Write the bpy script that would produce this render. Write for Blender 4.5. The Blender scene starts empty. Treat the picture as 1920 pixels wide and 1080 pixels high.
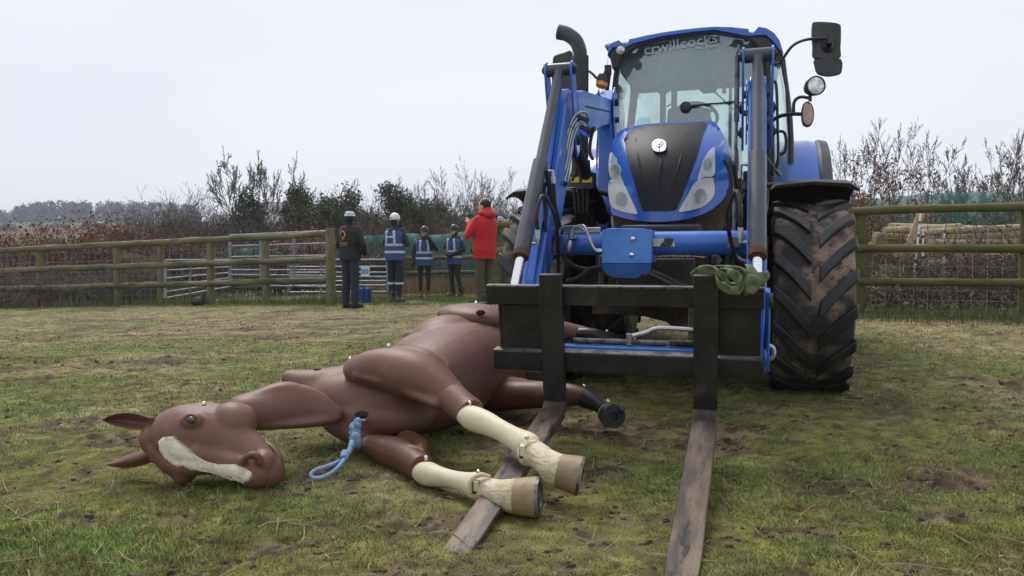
import bpy, bmesh, math, random
import numpy as np
from mathutils import Vector, Matrix
from mathutils.geometry import delaunay_2d_cdt
from mathutils.bvhtree import BVHTree
random.seed(7); RNG = np.random.default_rng(7)
R = math.radians
SC = bpy.context.scene
COL = SC.collection

# ------------------------------------------------------------ camera
F = 1450.0                                   # focal length in pixels of a 1920 wide frame
CAM = Vector((0, 0, 0.88)); PITCH = math.atan(56 / F)
cd = bpy.data.cameras.new('camera'); cam = bpy.data.objects.new('camera', cd); COL.objects.link(cam)
cd.sensor_width = 36; cd.lens = F / 1920 * 36; cd.clip_start = .05; cd.clip_end = 3000
cd.dof.use_dof = True; cd.dof.focus_distance = 4.0; cd.dof.aperture_fstop = 9.0
cam.location = CAM; cam.rotation_euler = (math.pi / 2 - PITCH, 0, 0)
SC.camera = cam

# ------------------------------------------------------------ sky, sun, exposure
w = bpy.data.worlds.new('World'); SC.world = w; w.use_nodes = True
nt = w.node_tree; bg = nt.nodes['Background']
sky = nt.nodes.new('ShaderNodeTexSky'); sky.sky_type = 'NISHITA'; sky.sun_disc = False
SUN_EL, SUN_AZ = R(58), R(-25)               # high, a little behind the scene and to the left, through thick cloud
sky.sun_elevation = SUN_EL; sky.sun_rotation = SUN_AZ
sm = nt.nodes.new('ShaderNodeVectorMath'); sm.operation = 'SCALE'; sm.inputs['Scale'].default_value = 0.10
nt.links.new(sky.outputs[0], sm.inputs[0])
tc = nt.nodes.new('ShaderNodeTexCoord'); mp = nt.nodes.new('ShaderNodeMapping'); mp.inputs['Scale'].default_value = (1.2, 1.2, 3.5)
no = nt.nodes.new('ShaderNodeTexNoise'); no.inputs['Scale'].default_value = 1.1; no.inputs['Detail'].default_value = 5
no.inputs['Roughness'].default_value = .5
cr = nt.nodes.new('ShaderNodeValToRGB')
cr.color_ramp.elements[0].position = .3; cr.color_ramp.elements[0].color = (.675, .70, .765, 1)
cr.color_ramp.elements[1].position = .72; cr.color_ramp.elements[1].color = (.83, .848, .90, 1)
nt.links.new(tc.outputs['Generated'], mp.inputs[0]); nt.links.new(mp.outputs[0], no.inputs['Vector'])
nt.links.new(no.outputs['Fac'], cr.inputs[0])
mx = nt.nodes.new('ShaderNodeMix'); mx.data_type = 'RGBA'; mx.inputs[0].default_value = .95
nt.links.new(sm.outputs[0], mx.inputs[6]); nt.links.new(cr.outputs[0], mx.inputs[7])
nt.links.new(mx.outputs[2], bg.inputs['Color']); bg.inputs['Strength'].default_value = 1.0
sl = bpy.data.lights.new('sun', 'SUN'); sun = bpy.data.objects.new('sun', sl); COL.objects.link(sun)
sl.energy = 2.2; sl.angle = R(25); sl.color = (1, .97, .93)
sdir = Vector((math.sin(SUN_AZ) * math.cos(SUN_EL), math.cos(SUN_AZ) * math.cos(SUN_EL), math.sin(SUN_EL)))
sun.rotation_euler = sdir.to_track_quat('Z', 'Y').to_euler(); sun.location = sdir * 30
SC.view_settings.view_transform = 'Standard'; SC.view_settings.look = 'None'
SC.view_settings.exposure = 0.28; SC.view_settings.gamma = 1.0
SC.cycles.max_bounces = 8; SC.cycles.transparent_max_bounces = 24

# ------------------------------------------------------------ helpers: pixels of the photograph to points at a known distance
CP, SP = math.cos(PITCH), math.sin(PITCH)
def ray(px, py):
    a = (px - 960) / F; b = (540 - py) / F
    return Vector((a, CP + b * SP, -SP + b * CP))
def P(px, py, Y):
    r = ray(px, py); return CAM + r * (Y / r.y)
def sst(a, b, x):
    t = min(1, max(0, (x - a) / (b - a))); return t * t * (3 - 2 * t)
def G(x, y):                                 # ground height
    z = .03 * max(-25, min(12, x)) * sst(5, 10, y) + .012 * max(0, min(18, y) - 3)
    if y > 22:
        z += 17 * sst(60, 380, y) * (1 - .35 * sst(-40, 90, x)) + .018 * (min(y, 70) - 22)
        z += .3 * math.sin(x * .05 + 1) * sst(30, 60, y)
    return z
def foot(px, py):                            # the ground point seen at a pixel
    r = ray(px, py); lo, hi = 1.0, 60.0
    for _ in range(40):
        m = (lo + hi) / 2; p = CAM + r * (m / r.y)
        if p.z > G(p.x, p.y): lo = m
        else: hi = m
    return CAM + r * (lo / r.y)
YAW = R(17); TO = Vector((.512, 3.40, 0)); CY, SY = math.cos(YAW), math.sin(YAW)
def toT(p):
    d = p - TO; return Vector((d.x * CY - d.y * SY, d.x * SY + d.y * CY, d.z))
def fromT(p):
    return Vector((TO.x + p[0] * CY + p[1] * SY, TO.y - p[0] * SY + p[1] * CY, p[2]))
_co = toT(CAM)
def _tray(px, py):
    r = ray(px, py); return Vector((r.x * CY - r.y * SY, r.x * SY + r.y * CY, r.z))
def Tp(px, py, v):                           # tractor-local point on the plane v = const
    r = _tray(px, py); return _co + r * ((v - _co.y) / r.y)
def Tu(px, py, u):
    r = _tray(px, py); return _co + r * ((u - _co.x) / r.x)
def Tf(px, py, vf, off=0):                   # on a surface v = vf(u, z)
    v = 1.5
    for _ in range(40):
        p = Tp(px, py, v); v = .5 * v + .5 * vf(p.x, p.z)
    return Tp(px, py, v) + Vector((0, off, 0))

def catmull(pts, n=6):
    pts = [np.array(p, float) for p in pts]
    if len(pts) < 3 or n < 2: return pts
    q = [2 * pts[0] - pts[1]] + pts + [2 * pts[-1] - pts[-2]]
    out = []
    for i in range(1, len(q) - 2):
        for k in range(n):
            t = k / n
            out.append(.5 * (2 * q[i] + (q[i + 1] - q[i - 1]) * t + (2 * q[i - 1] - 5 * q[i] + 4 * q[i + 1] - q[i + 2]) * t * t
                             + (3 * q[i] - 3 * q[i + 1] + q[i + 2] - q[i - 1]) * t ** 3))
    out.append(pts[-1]); return out

# ------------------------------------------------------------ mesh builder
class MB:
    def __init__(s): s.v = []; s.f = []
    def add(s, vs, fs):
        o = len(s.v); s.v += [tuple(p) for p in vs]; s.f += [tuple(i + o for i in f) for f in fs]; return s
    def box(s, x0, x1, y0, y1, z0, z1, M=None):
        vs = [Vector((x, y, z)) for x in (x0, x1) for y in (y0, y1) for z in (z0, z1)]
        if M: vs = [M @ p for p in vs]
        return s.add(vs, [(0, 1, 3, 2), (4, 6, 7, 5), (0, 4, 5, 1), (2, 3, 7, 6), (0, 2, 6, 4), (1, 5, 7, 3)])
    def beam(s, a, b, w, h, up=(0, 0, 1)):   # rectangular bar from a to b
        a, b = Vector(a), Vector(b); t = (b - a).normalized(); n = t.cross(Vector(up)).normalized(); u = n.cross(t)
        vs = [p + n * (sx * w / 2) + u * (sz * h / 2) for p in (a, b) for sx, sz in ((-1, -1), (1, -1), (1, 1), (-1, 1))]
        return s.add(vs, [(0, 3, 2, 1), (4, 5, 6, 7), (0, 1, 5, 4), (1, 2, 6, 5), (2, 3, 7, 6), (3, 0, 4, 7)])
    def tube(s, pts, r, n=10, cap=True, smooth=0):
        pts = [Vector(p) for p in pts]
        if smooth: pts = [Vector(p) for p in catmull(pts, smooth)]
        k = len(pts); rs = r if isinstance(r, (list, tuple)) else [r] * k
        if len(rs) != k: rs = list(np.interp(np.linspace(0, 1, k), np.linspace(0, 1, len(rs)), rs))
        o = len(s.v); nrm = None
        for i, p in enumerate(pts):
            t = (pts[min(i + 1, k - 1)] - pts[max(i - 1, 0)])
            if t.length < 1e-9: t = Vector((0, 0, 1))
            t.normalize()
            if nrm is None:
                nrm = t.orthogonal().normalized()
            nrm = (nrm - t * nrm.dot(t)); nrm.normalize(); b = t.cross(nrm)
            for j in range(n):
                a = 2 * math.pi * j / n
                s.v.append(tuple(p + (nrm * math.cos(a) + b * math.sin(a)) * rs[i]))
        for i in range(k - 1):
            for j in range(n):
                s.f.append((o + i * n + j, o + i * n + (j + 1) % n, o + (i + 1) * n + (j + 1) % n, o + (i + 1) * n + j))
        if cap:
            s.f.append(tuple(o + j for j in range(n - 1, -1, -1))); s.f.append(tuple(o + (k - 1) * n + j for j in range(n)))
        return s
    def lathe(s, prof, origin, axis, n=32, close=False):   # prof: (along axis, radius)
        ax = Vector(axis).normalized(); a1 = ax.orthogonal().normalized(); a2 = ax.cross(a1); o = len(s.v); O = Vector(origin)
        for h, r in prof:
            for j in range(n):
                a = 2 * math.pi * j / n
                s.v.append(tuple(O + ax * h + (a1 * math.cos(a) + a2 * math.sin(a)) * max(r, 1e-4)))
        m = len(prof)
        for i in range(m - 1 + (1 if close else 0)):
            for j in range(n):
                i2 = (i + 1) % m
                s.f.append((o + i * n + j, o + i2 * n + j, o + i2 * n + (j + 1) % n, o + i * n + (j + 1) % n))
        return s
    def prism(s, poly, ext, fn=None):        # poly of 3D points, extruded by a vector
        ps = [Vector(p) for p in poly]; n = len(ps); e = Vector(ext)
        return s.add(ps + [p + e for p in ps], [tuple(range(n)), tuple(range(2 * n - 1, n - 1, -1))] +
                     [(i, (i + 1) % n, n + (i + 1) % n, n + i) for i in range(n)])
    def ball(s, c, r, n=16, m=10, M=None):
        r = (r, r, r) if isinstance(r, (int, float)) else r; o = len(s.v); c = Vector(c)
        for i in range(1, m):
            th = math.pi * i / m
            for j in range(n):
                a = 2 * math.pi * j / n
                p = Vector((r[0] * math.sin(th) * math.cos(a), r[1] * math.sin(th) * math.sin(a), r[2] * math.cos(th)))
                if M: p = M @ p
                s.v.append(tuple(c + p))
        t = Vector((0, 0, r[2])); b = -t
        if M: t = M @ t; b = M @ b
        s.v += [tuple(c + t), tuple(c + b)]; T, B = o + (m - 1) * n, o + (m - 1) * n + 1
        for i in range(m - 2):
            for j in range(n): s.f.append((o + i * n + j, o + (i + 1) * n + j, o + (i + 1) * n + (j + 1) % n, o + i * n + (j + 1) % n))
        for j in range(n): s.f.append((T, o + j, o + (j + 1) % n)); s.f.append((B, o + (m - 2) * n + (j + 1) % n, o + (m - 2) * n + j))
        return s
    def build(s, name, mat, parent=None, ang=35, bevel=0, off=None, sub=0, seg=2):
        me = bpy.data.meshes.new(name)
        vs = s.v if off is None else [(a[0] - off[0], a[1] - off[1], a[2] - off[2]) for a in s.v]
        me.from_pydata(vs, [], s.f); me.validate()
        bm = bmesh.new(); bm.from_mesh(me); bmesh.ops.recalc_face_normals(bm, faces=bm.faces); bm.to_mesh(me); bm.free()
        if ang:
            me.polygons.foreach_set('use_smooth', [True] * len(me.polygons)); me.set_sharp_from_angle(angle=R(ang))
        return link(name, me, mat, parent, bevel, sub, seg)
def link(name, me, mat, parent=None, bevel=0, sub=0, seg=2):
    if mat:
        for m_ in (mat if isinstance(mat, (list, tuple)) else [mat]): me.materials.append(m_)
    o = bpy.data.objects.new(name, me); COL.objects.link(o)
    if parent: o.parent = parent
    if bevel:
        b = o.modifiers.new('bevel', 'BEVEL'); b.width = bevel; b.segments = seg; b.limit_method = 'ANGLE'; b.angle_limit = R(40)
        b.harden_normals = False
    if sub:
        q = o.modifiers.new('sub', 'SUBSURF'); q.levels = sub; q.render_levels = sub
    return o
def tag(o, label=None, cat=None, group=None, kind=None):
    if label: o['label'] = label
    if cat: o['category'] = cat
    if group: o['group'] = group
    if kind: o['kind'] = kind
    return o
def empty(name, loc, rz=0, label=None, cat=None, group=None):
    o = bpy.data.objects.new(name, None); COL.objects.link(o); o.location = loc; o.rotation_euler = (0, 0, rz)
    o.empty_display_size = .1
    return tag(o, label, cat, group)
def copy_tree(o, parent=None):
    c = o.copy(); COL.objects.link(c); c.parent = parent
    for ch in list(o.children): copy_tree(ch, c)
    return c
def arrays_mesh(name, V, Fc, mat, parent=None, kind=None, smooth=False, cols=None):
    """numpy verts (n,3), faces (m,3 or 4)"""
    me = bpy.data.meshes.new(name); m, k = Fc.shape
    me.vertices.add(len(V)); me.vertices.foreach_set('co', np.ascontiguousarray(V, dtype=np.float32).ravel())
    me.loops.add(m * k); me.loops.foreach_set('vertex_index', np.ascontiguousarray(Fc, dtype=np.int32).ravel())
    me.polygons.add(m); me.polygons.foreach_set('loop_start', np.arange(0, m * k, k, dtype=np.int32))
    me.polygons.foreach_set('loop_total', np.full(m, k, dtype=np.int32))
    if smooth: me.polygons.foreach_set('use_smooth', np.ones(m, dtype=bool))
    me.update(calc_edges=True)
    if cols is not None:
        at = me.color_attributes.new('Col', 'FLOAT_COLOR', 'POINT')
        c4 = np.ones((len(V), 4), dtype=np.float32); c4[:, :cols.shape[1]] = cols
        at.data.foreach_set('color', c4.ravel())
    o = link(name, me, mat, parent)
    if kind: o['kind'] = kind
    return o

# ------------------------------------------------------------ organic solids: blobs joined by voxel remesh and smoothed
def organic(name, mb, mat, parent, voxel=.01, it=8, fac=.6, off=None, bump=0, keep=False):
    me = bpy.data.meshes.new('tmp'); me.from_pydata(mb.v, [], mb.f)
    o = bpy.data.objects.new('tmp', me); COL.objects.link(o)
    rm = o.modifiers.new('r', 'REMESH'); rm.mode = 'VOXEL'; rm.voxel_size = voxel; rm.use_smooth_shade = True
    s = o.modifiers.new('s', 'SMOOTH'); s.factor = fac; s.iterations = it
    dg = bpy.context.evaluated_depsgraph_get(); dg.update()
    ne = bpy.data.meshes.new_from_object(o.evaluated_get(dg)); bpy.data.objects.remove(o); bpy.data.meshes.remove(me)
    bvh = None
    n = len(ne.vertices); co = np.empty(n * 3, dtype=np.float32); ne.vertices.foreach_get('co', co); co = co.reshape(-1, 3)
    if keep: bvh = BVHTree.FromPolygons([tuple(c) for c in co], [tuple(p.vertices) for p in ne.polygons])
    if off is not None:
        co = co - np.array(off, dtype=np.float32); ne.vertices.foreach_set('co', co.ravel())
    ne.name = name; ne.materials.clear(); ne.polygons.foreach_set('use_smooth', [True] * len(ne.polygons))
    ob = link(name, ne, mat, parent)
    return (ob, bvh) if keep else ob
def capsule(mb, a, b, ra, rb, n=14, flat=1.0):
    """tapered capsule, closed; flat scales the second axis"""
    a, b = Vector(a), Vector(b); t = (b - a); L = t.length
    if L < 1e-6: mb.ball(a, ra); return
    t.normalize(); pts = []; rs = []
    for k in range(5):
        th = math.pi / 2 * (1 - k / 4); pts.append(a - t * ra * math.sin(th)); rs.append(max(ra * math.cos(th), ra * .02))
    for k in range(5):
        th = math.pi / 2 * (k / 4); pts.append(b + t * rb * math.sin(th)); rs.append(max(rb * math.cos(th), rb * .02))
    mb.tube(pts, rs, n)
def limb(mb, secs, n=20, sub=5, round_ends=True):
    """secs: (px, py, Y, half thickness across in pixels, half depth in metres)"""
    arr = [list(P(a, b, Y)) + [rp * Y / F, rd] for a, b, Y, rp, rd in secs]
    arr = catmull(arr, sub); k = len(arr); o = len(mb.v)
    C = [Vector(a[:3]) for a in arr]; rings = []
    for i in range(k):
        t = (C[min(i + 1, k - 1)] - C[max(i - 1, 0)]).normalized(); vd = (C[i] - CAM).normalized()
        n1 = vd.cross(t).normalized(); n2 = t.cross(n1).normalized()
        rings.append((C[i], t, n1, n2, max(arr[i][3], .002), max(arr[i][4], .002)))
    if round_ends:
        c, t, a, b, r1, r2 = rings[0]; e = min(r1, r2)
        rings = [(c - t * e * math.sin(th), t, a, b, r1 * math.cos(th), r2 * math.cos(th)) for th in (1.5, 1.2, .8, .4)] + rings
        c, t, a, b, r1, r2 = rings[-1]; e = min(r1, r2)
        rings += [(c + t * e * math.sin(th), t, a, b, r1 * math.cos(th), r2 * math.cos(th)) for th in (.4, .8, 1.2, 1.5)]
    for c, t, a, b, r1, r2 in rings:
        for j in range(n):
            g = 2 * math.pi * j / n; mb.v.append(tuple(c + a * r1 * math.cos(g) + b * r2 * math.sin(g)))
    for i in range(len(rings) - 1):
        for j in range(n): mb.f.append((o + i * n + j, o + i * n + (j + 1) % n, o + (i + 1) * n + (j + 1) % n, o + (i + 1) * n + j))
    mb.f.append(tuple(o + j for j in range(n - 1, -1, -1))); mb.f.append(tuple(o + (len(rings) - 1) * n + j for j in range(n)))
def inside(poly, x, y):
    c = False; j = len(poly) - 1
    for i in range(len(poly)):
        xi, yi = poly[i]; xj, yj = poly[j]
        if (yi > y) != (yj > y) and x < (xj - xi) * (y - yi) / (yj - yi) + xi: c = not c
        j = i
    return c
def fill(poly, step):
    """triangulate a 2D outline with interior points; returns points, tris, boundary count"""
    bd = []
    for i, a in enumerate(poly):
        b = poly[(i + 1) % len(poly)]; L = math.hypot(b[0] - a[0], b[1] - a[1]); k = max(1, int(L / step))
        bd += [(a[0] + (b[0] - a[0]) * q / k, a[1] + (b[1] - a[1]) * q / k) for q in range(k)]
    xs = [p[0] for p in poly]; ys = [p[1] for p in poly]; inn = []
    x = min(xs) + step * .5
    while x < max(xs):
        y = min(ys) + step * .5
        while y < max(ys):
            if inside(poly, x, y) and min((x - a) ** 2 + (y - b) ** 2 for a, b in bd) > (step * .45) ** 2: inn.append((x, y))
            y += step
        x += step
    n = len(bd); pts = [Vector(p) for p in bd + inn]
    r = delaunay_2d_cdt(pts, [(i, (i + 1) % n) for i in range(n)], [], 0, 1e-5)
    vv = [(p.x, p.y) for p in r[0]]; tr = []
    for f in r[2]:
        cx = sum(vv[i][0] for i in f) / len(f); cy = sum(vv[i][1] for i in f) / len(f)
        if inside(poly, cx, cy): tr.append(tuple(f))
    return vv, tr, n
def patch(mb, poly, fn, back, step=8, smooth=0):
    """shell over a pixel outline: fn maps a pixel to its 3D point, back is the thickness vector"""
    if smooth: poly = [tuple(p) for p in catmull(list(poly) + [poly[0]], smooth)][:-1]
    vv, tr, n = fill(poly, step); m = len(vv); top = [Vector(fn(x, y)) for x, y in vv]; b = Vector(back)
    mb.add(top + [p + b for p in top], list(tr) + [tuple(i + m for i in reversed(t)) for t in tr] +
           [(i, (i + 1) % n, m + (i + 1) % n, m + i) for i in range(n)])
    return mb

# ------------------------------------------------------------ materials
def mat(name, col, rough=.5, metal=0, col2=None, scale=4, lo=.45, hi=.6, det=4, bump=0, bscale=60, dirt=None, dscale=3, dlo=.55, dhi=.7,
        coat=0, spec=.5, stretch=(1, 1, 1), rough2=None, alpha=None, trans=0, attr=False, sheen=0):
    m = bpy.data.materials.new(name); m.use_nodes = True; t = m.node_tree; N = t.nodes; L = t.links
    b = N['Principled BSDF']; b.inputs['Roughness'].default_value = rough; b.inputs['Metallic'].default_value = metal
    b.inputs['Coat Weight'].default_value = coat; b.inputs['Coat Roughness'].default_value = .08
    b.inputs['Specular IOR Level'].default_value = spec; b.inputs['Transmission Weight'].default_value = trans
    if sheen: b.inputs['Sheen Weight'].default_value = sheen
    tc = N.new('ShaderNodeTexCoord'); mp = N.new('ShaderNodeMapping'); mp.inputs['Scale'].default_value = stretch
    L.new(tc.outputs['Object'], mp.inputs[0])
    def noise(sc, d, lo_, hi_):
        n = N.new('ShaderNodeTexNoise'); n.inputs['Scale'].default_value = sc; n.inputs['Detail'].default_value = d
        n.inputs['Roughness'].default_value = .62
        L.new(mp.outputs[0], n.inputs['Vector']); r = N.new('ShaderNodeMapRange'); r.interpolation_type = 'SMOOTHSTEP'
        r.inputs[1].default_value = lo_; r.inputs[2].default_value = hi_; L.new(n.outputs['Fac'], r.inputs[0]); return r.outputs[0]
    if attr:
        a = N.new('ShaderNodeAttribute'); a.attribute_name = 'Col'; cur = a.outputs['Color']
    else:
        rgb = N.new('ShaderNodeRGB'); rgb.outputs[0].default_value = (*col, 1); cur = rgb.outputs[0]
    def mixc(fac, A, c):
        x = N.new('ShaderNodeMix'); x.data_type = 'RGBA'; L.new(fac, x.inputs[0]); L.new(A, x.inputs[6]); x.inputs[7].default_value = (*c, 1)
        return x.outputs[2]
    if col2: cur = mixc(noise(scale, det, lo, hi), cur, col2)
    if dirt:
        dn = noise(dscale, 8, dlo, dhi); cur = mixc(dn, cur, dirt)
        rr = N.new('ShaderNodeMapRange'); rr.inputs[3].default_value = rough; rr.inputs[4].default_value = rough2 or min(1, rough + .35)
        L.new(dn, rr.inputs[0]); L.new(rr.outputs[0], b.inputs['Roughness'])
    L.new(cur, b.inputs['Base Color'])
    if bump:
        n = N.new('ShaderNodeTexNoise'); n.inputs['Scale'].default_value = bscale; n.inputs['Detail'].default_value = 5
        L.new(mp.outputs[0], n.inputs['Vector']); bp = N.new('ShaderNodeBump'); bp.inputs['Strength'].default_value = 1
        bp.inputs['Distance'].default_value = bump; L.new(n.outputs['Fac'], bp.inputs['Height']); L.new(bp.outputs[0], b.inputs['Normal'])
    return m
M = {}
M['blue'] = mat('blue_paint', (.022, .115, .50), .22, col2=(.03, .14, .54), scale=2, dirt=(.10, .10, .12), dscale=7, dlo=.6, dhi=.8, coat=.4, bump=.0006, bscale=8)
M['blue_worn'] = mat('worn_blue_paint', (.055, .20, .62), .36, col2=(.08, .25, .66), scale=3, dirt=(.07, .055, .045), dscale=9, dlo=.62, dhi=.72, bump=.0008, bscale=40)
M['arm_blue'] = mat('loader_blue', (.03, .13, .52), .3, col2=(.05, .18, .58), scale=2.5, dirt=(.05, .04, .035), dscale=11, dlo=.63, dhi=.7, coat=.2)
M['black'] = mat('black_plastic', (.018, .018, .02), .45, col2=(.03, .029, .03), scale=5, bump=.0004, bscale=120)
M['grille'] = mat('bonnet_grille', (.012, .0115, .013), .55, spec=.3, col2=(.026, .025, .026), scale=5, lo=.5, hi=.75, dirt=(.16, .15, .145), dscale=5, dlo=.62, dhi=.85, bump=.0012, bscale=9, stretch=(1.4, 1, .6))
M['dark'] = mat('oily_dark_metal', (.012, .012, .013), .5, col2=(.03, .026, .022), scale=9, dirt=(.075, .055, .04), dscale=6, dlo=.52, dhi=.7, bump=.001, bscale=40)
M['carriage'] = mat('black_steel', (.008, .0083, .008), .42, col2=(.018, .0185, .018), scale=6, dirt=(.065, .034, .021), dscale=9, dlo=.54, dhi=.74, bump=.0006, bscale=60)
M['edge'] = mat('scuffed_steel', (.14, .145, .13), .5, col2=(.04, .04, .038), scale=18, dirt=(.1, .06, .04), dscale=9)
M['fork'] = mat('worn_fork_steel', (.042, .031, .027), .45, metal=.2, col2=(.17, .125, .09), scale=3.0, lo=.34, hi=.70, det=7, dirt=(.034, .030, .033), dscale=3.4, dlo=.58, dhi=.63, bump=.0008, bscale=50, rough2=.3, stretch=(5, 1.1, 1))
M['cyl'] = mat('grey_cylinder', (.042, .047, .060), .4, col2=(.058, .064, .078), scale=3, dirt=(.22, .13, .08), dscale=14, dlo=.68, dhi=.72, coat=.15)
M['chrome'] = mat('chrome', (.8, .8, .8), .18, metal=1)
M['steel'] = mat('zinc_pipe', (.42, .43, .44), .35, metal=.85, dirt=(.08, .07, .06), dscale=14, dlo=.6, dhi=.75)
M['hose'] = mat('rubber_hose', (.018, .017, .017), .55, dirt=(.07, .055, .04), dscale=10, dlo=.55, dhi=.8)
M['rust'] = mat('rusty_steel', (.12, .045, .022), .8, col2=(.05, .024, .016), scale=14, bump=.002, bscale=50)
M['tyre'] = mat('muddy_tyre', (.022, .021, .021), .8, col2=(.27, .19, .14), scale=3.4, lo=.42, hi=.62, det=10, dirt=(.035, .032, .030), dscale=22, dlo=.5, dhi=.64, bump=.003, bscale=60, rough2=.8)
M['lug'] = mat('tyre_lug_rubber', (.012, .0125, .014), .5, col2=(.03, .029, .031), scale=8, dirt=(.12, .085, .06), dscale=8, dlo=.63, dhi=.82, bump=.0015, bscale=50)
M['tyre_dark'] = mat('rear_tyre', (.018, .017, .016), .75, col2=(.07, .05, .038), scale=4, bump=.003, bscale=40)
M['mudmetal'] = mat('mud_caked_metal', (.035, .024, .018), .8, col2=(.075, .05, .033), scale=7, bump=.004, bscale=35)
M['lens'] = mat('headlamp_lens', (.50, .51, .50), .25, col2=(.64, .65, .63), scale=4, lo=.4, hi=.65, coat=1)
M['lens2'] = mat('headlamp_bowl', (.25, .255, .26), .3, col2=(.36, .36, .36), scale=9, coat=1)
M['badge'] = mat('silver_badge', (.68, .69, .71), .25, metal=.4, coat=.5)
M['white'] = mat('white_lettering', (.78, .84, .84), .6)
M['mirror'] = mat('mirror_shell', (.035, .035, .038), .5, col2=(.06, .06, .066), scale=4)
M['orange'] = mat('amber_lens', (.75, .28, .02), .25, coat=.6)
M['pink'] = mat('indicator_lens', (.42, .24, .2), .3, col2=(.5, .36, .32), scale=14, coat=.6)
M['yellow'] = mat('yellow_label', (.75, .5, .02), .5)
M['lampglass'] = mat('work_lamp_glass', (.5, .5, .5), .12, metal=.55, col2=(.8, .8, .8), scale=24)
M['interior'] = mat('cab_interior', (.05, .052, .054), .75)
M['liner'] = mat('roof_liner', (.36, .37, .38), .9)
M['strap'] = mat('green_webbing', (.125, .15, .068), .9, col2=(.095, .115, .05), scale=12, dirt=(.12, .08, .05), dscale=7, dlo=.66, dhi=.8, bump=.002, bscale=160, stretch=(1, 1, 2.5))
M['rope'] = mat('blue_webbing', (.17, .27, .42), .85, col2=(.12, .20, .33), scale=30, bump=.002, bscale=150, dirt=(.2, .18, .15), dscale=12, dlo=.65, dhi=.8)
M['horse'] = mat('brown_moulded_plastic', (.140, .064, .045), .53, col2=(.168, .082, .059), scale=3.5, lo=.35, hi=.7, dirt=(.215, .135, .10), dscale=11, dlo=.57, dhi=.78, bump=.0012, bscale=45, rough2=.65)
M['horse_low'] = mat('muddy_brown_plastic', (.125, .052, .032), .48, col2=(.10, .042, .026), scale=4, dirt=(.28, .19, .14), dscale=7, dlo=.57, dhi=.72, bump=.001, bscale=26)
M['seam'] = mat('dark_gap', (.015, .01, .009), .8)
M['cream'] = mat('cream_plastic', (.60, .54, .38), .55, col2=(.53, .47, .31), scale=4, dirt=(.30, .24, .17), dscale=9, dlo=.60, dhi=.8, bump=.0008, bscale=40)
M['feather'] = mat('cream_textured_plastic', (.58, .52, .36), .7, col2=(.44, .37, .24), scale=22, bump=.006, bscale=70, stretch=(.6, .6, 1.4))
M['hoof'] = mat('tan_hoof', (.27, .205, .11), .55, col2=(.22, .16, .085), scale=6, dirt=(.10, .06, .04), dscale=28, dlo=.64, dhi=.7, bump=.0012, bscale=60)
M['sole'] = mat('steel_shoe', (.06, .058, .055), .45, metal=.5, col2=(.2, .19, .18), scale=18)
M['hair'] = mat('cream_bristles', (.78, .74, .60), .8, col2=(.70, .65, .50), scale=40)
M['blackleg'] = mat('black_plastic_leg', (.014, .015, .019), .38, dirt=(.12, .11, .1), dscale=12, dlo=.68, dhi=.8, bump=.0015, bscale=20)
M['eye'] = mat('dark_eye', (.045, .048, .058), .3, coat=.5)
M['bolt'] = mat('bolt_steel', (.7, .7, .7), .22, metal=1)
# ============================================================ tractor with front loader and pallet forks
T = empty('tractor', TO, -YAW, 'blue farm tractor with a grey-armed front loader and black pallet forks lowered to the grass', 'tractor')
def tt(mb, name, m, parent=None, **k): return mb.build(name, M[m], parent or T, **k)
AX = 2.10                                    # front axle
# ---- wheels
def wheel(uc, vc, rad, wid, nl, mt, ml, lugh=.042):
    s = 1 if uc > 0 else -1
    w2 = wid / 2
    mb = MB(); prof = [(-w2 * .72, rad * .56), (-w2 * .96, rad * .66), (-w2 * 1.0, rad * .80), (-w2 * .93, rad * .91), (-w2 * .80, rad * .945),
                       (-w2 * .4, rad * .958), (0, rad * .962), (w2 * .4, rad * .958), (w2 * .80, rad * .945), (w2 * .93, rad * .91), (w2 * 1.0, rad * .80),
                       (w2 * .96, rad * .66), (w2 * .72, rad * .56)]
    mb.lathe(prof, (uc, vc, rad - .012), (1, 0, 0), 64)
    tyre = tt(mb, 'tyre', mt)
    lug = MB()
    for side in (-1, 1):
        for k in range(nl):
            ph0 = 2 * math.pi * (k + (.5 if side > 0 else 0)) / nl + .08
            rows = []
            for i, sx in enumerate((1.03, .98, .82, .60, .36, .10)):
                drop = 0.40 * max(0, 1 - sx) ** 1.2
                phc = ph0 - drop; hw = (.034 + .013 * (i / 5)) / rad * (rad / .64)
                rb = rad * (.90 if i == 0 else .94); rt = rad * (.935 if i == 0 else (.985 if i == 1 else 1.0)) + (0 if i < 1 else 0)
                for r_, h_ in ((rb, hw * 1.25), (rt, hw), (rt, -hw), (rb, -hw * 1.25)):
                    a = phc + h_
                    rows.append((uc + side * w2 * sx, vc - r_ * math.cos(a), rad - .012 + r_ * math.sin(a)))
            fs = [(i * 4 + j, i * 4 + j + 1, i * 4 + 5 + j, i * 4 + 4 + j) for i in range(5) for j in range(3)] + [(0, 3, 2, 1), (20, 21, 22, 23)]
            lug.add(rows, fs)
    lg = lug.build('tread_lugs', M[ml], tyre, bevel=.006)
    rim = MB(); rim.lathe([(-w2 * .72, rad * .56), (-w2 * .72, rad * .60), (-w2 * .5, rad * .50), (0, rad * .45), (w2 * .5, rad * .50), (w2 * .72, rad * .6), (w2 * .72, rad * .56)], (uc, vc, rad - .012), (1, 0, 0), 48)
    rim.lathe([(-s * w2 * .1, rad * .49), (-s * w2 * .2, rad * .32), (-s * w2 * .55, rad * .26), (-s * w2 * .62, rad * .16), (-s * w2 * .8, 0.001)], (uc, vc, rad - .012), (1, 0, 0), 40)
    tt(rim, 'rim', 'mudmetal', tyre)
wheel(.885, AX, .64, .47, 18, 'tyre', 'lug'); wheel(-.87, AX, .64, .47, 18, 'tyre', 'lug')
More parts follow.
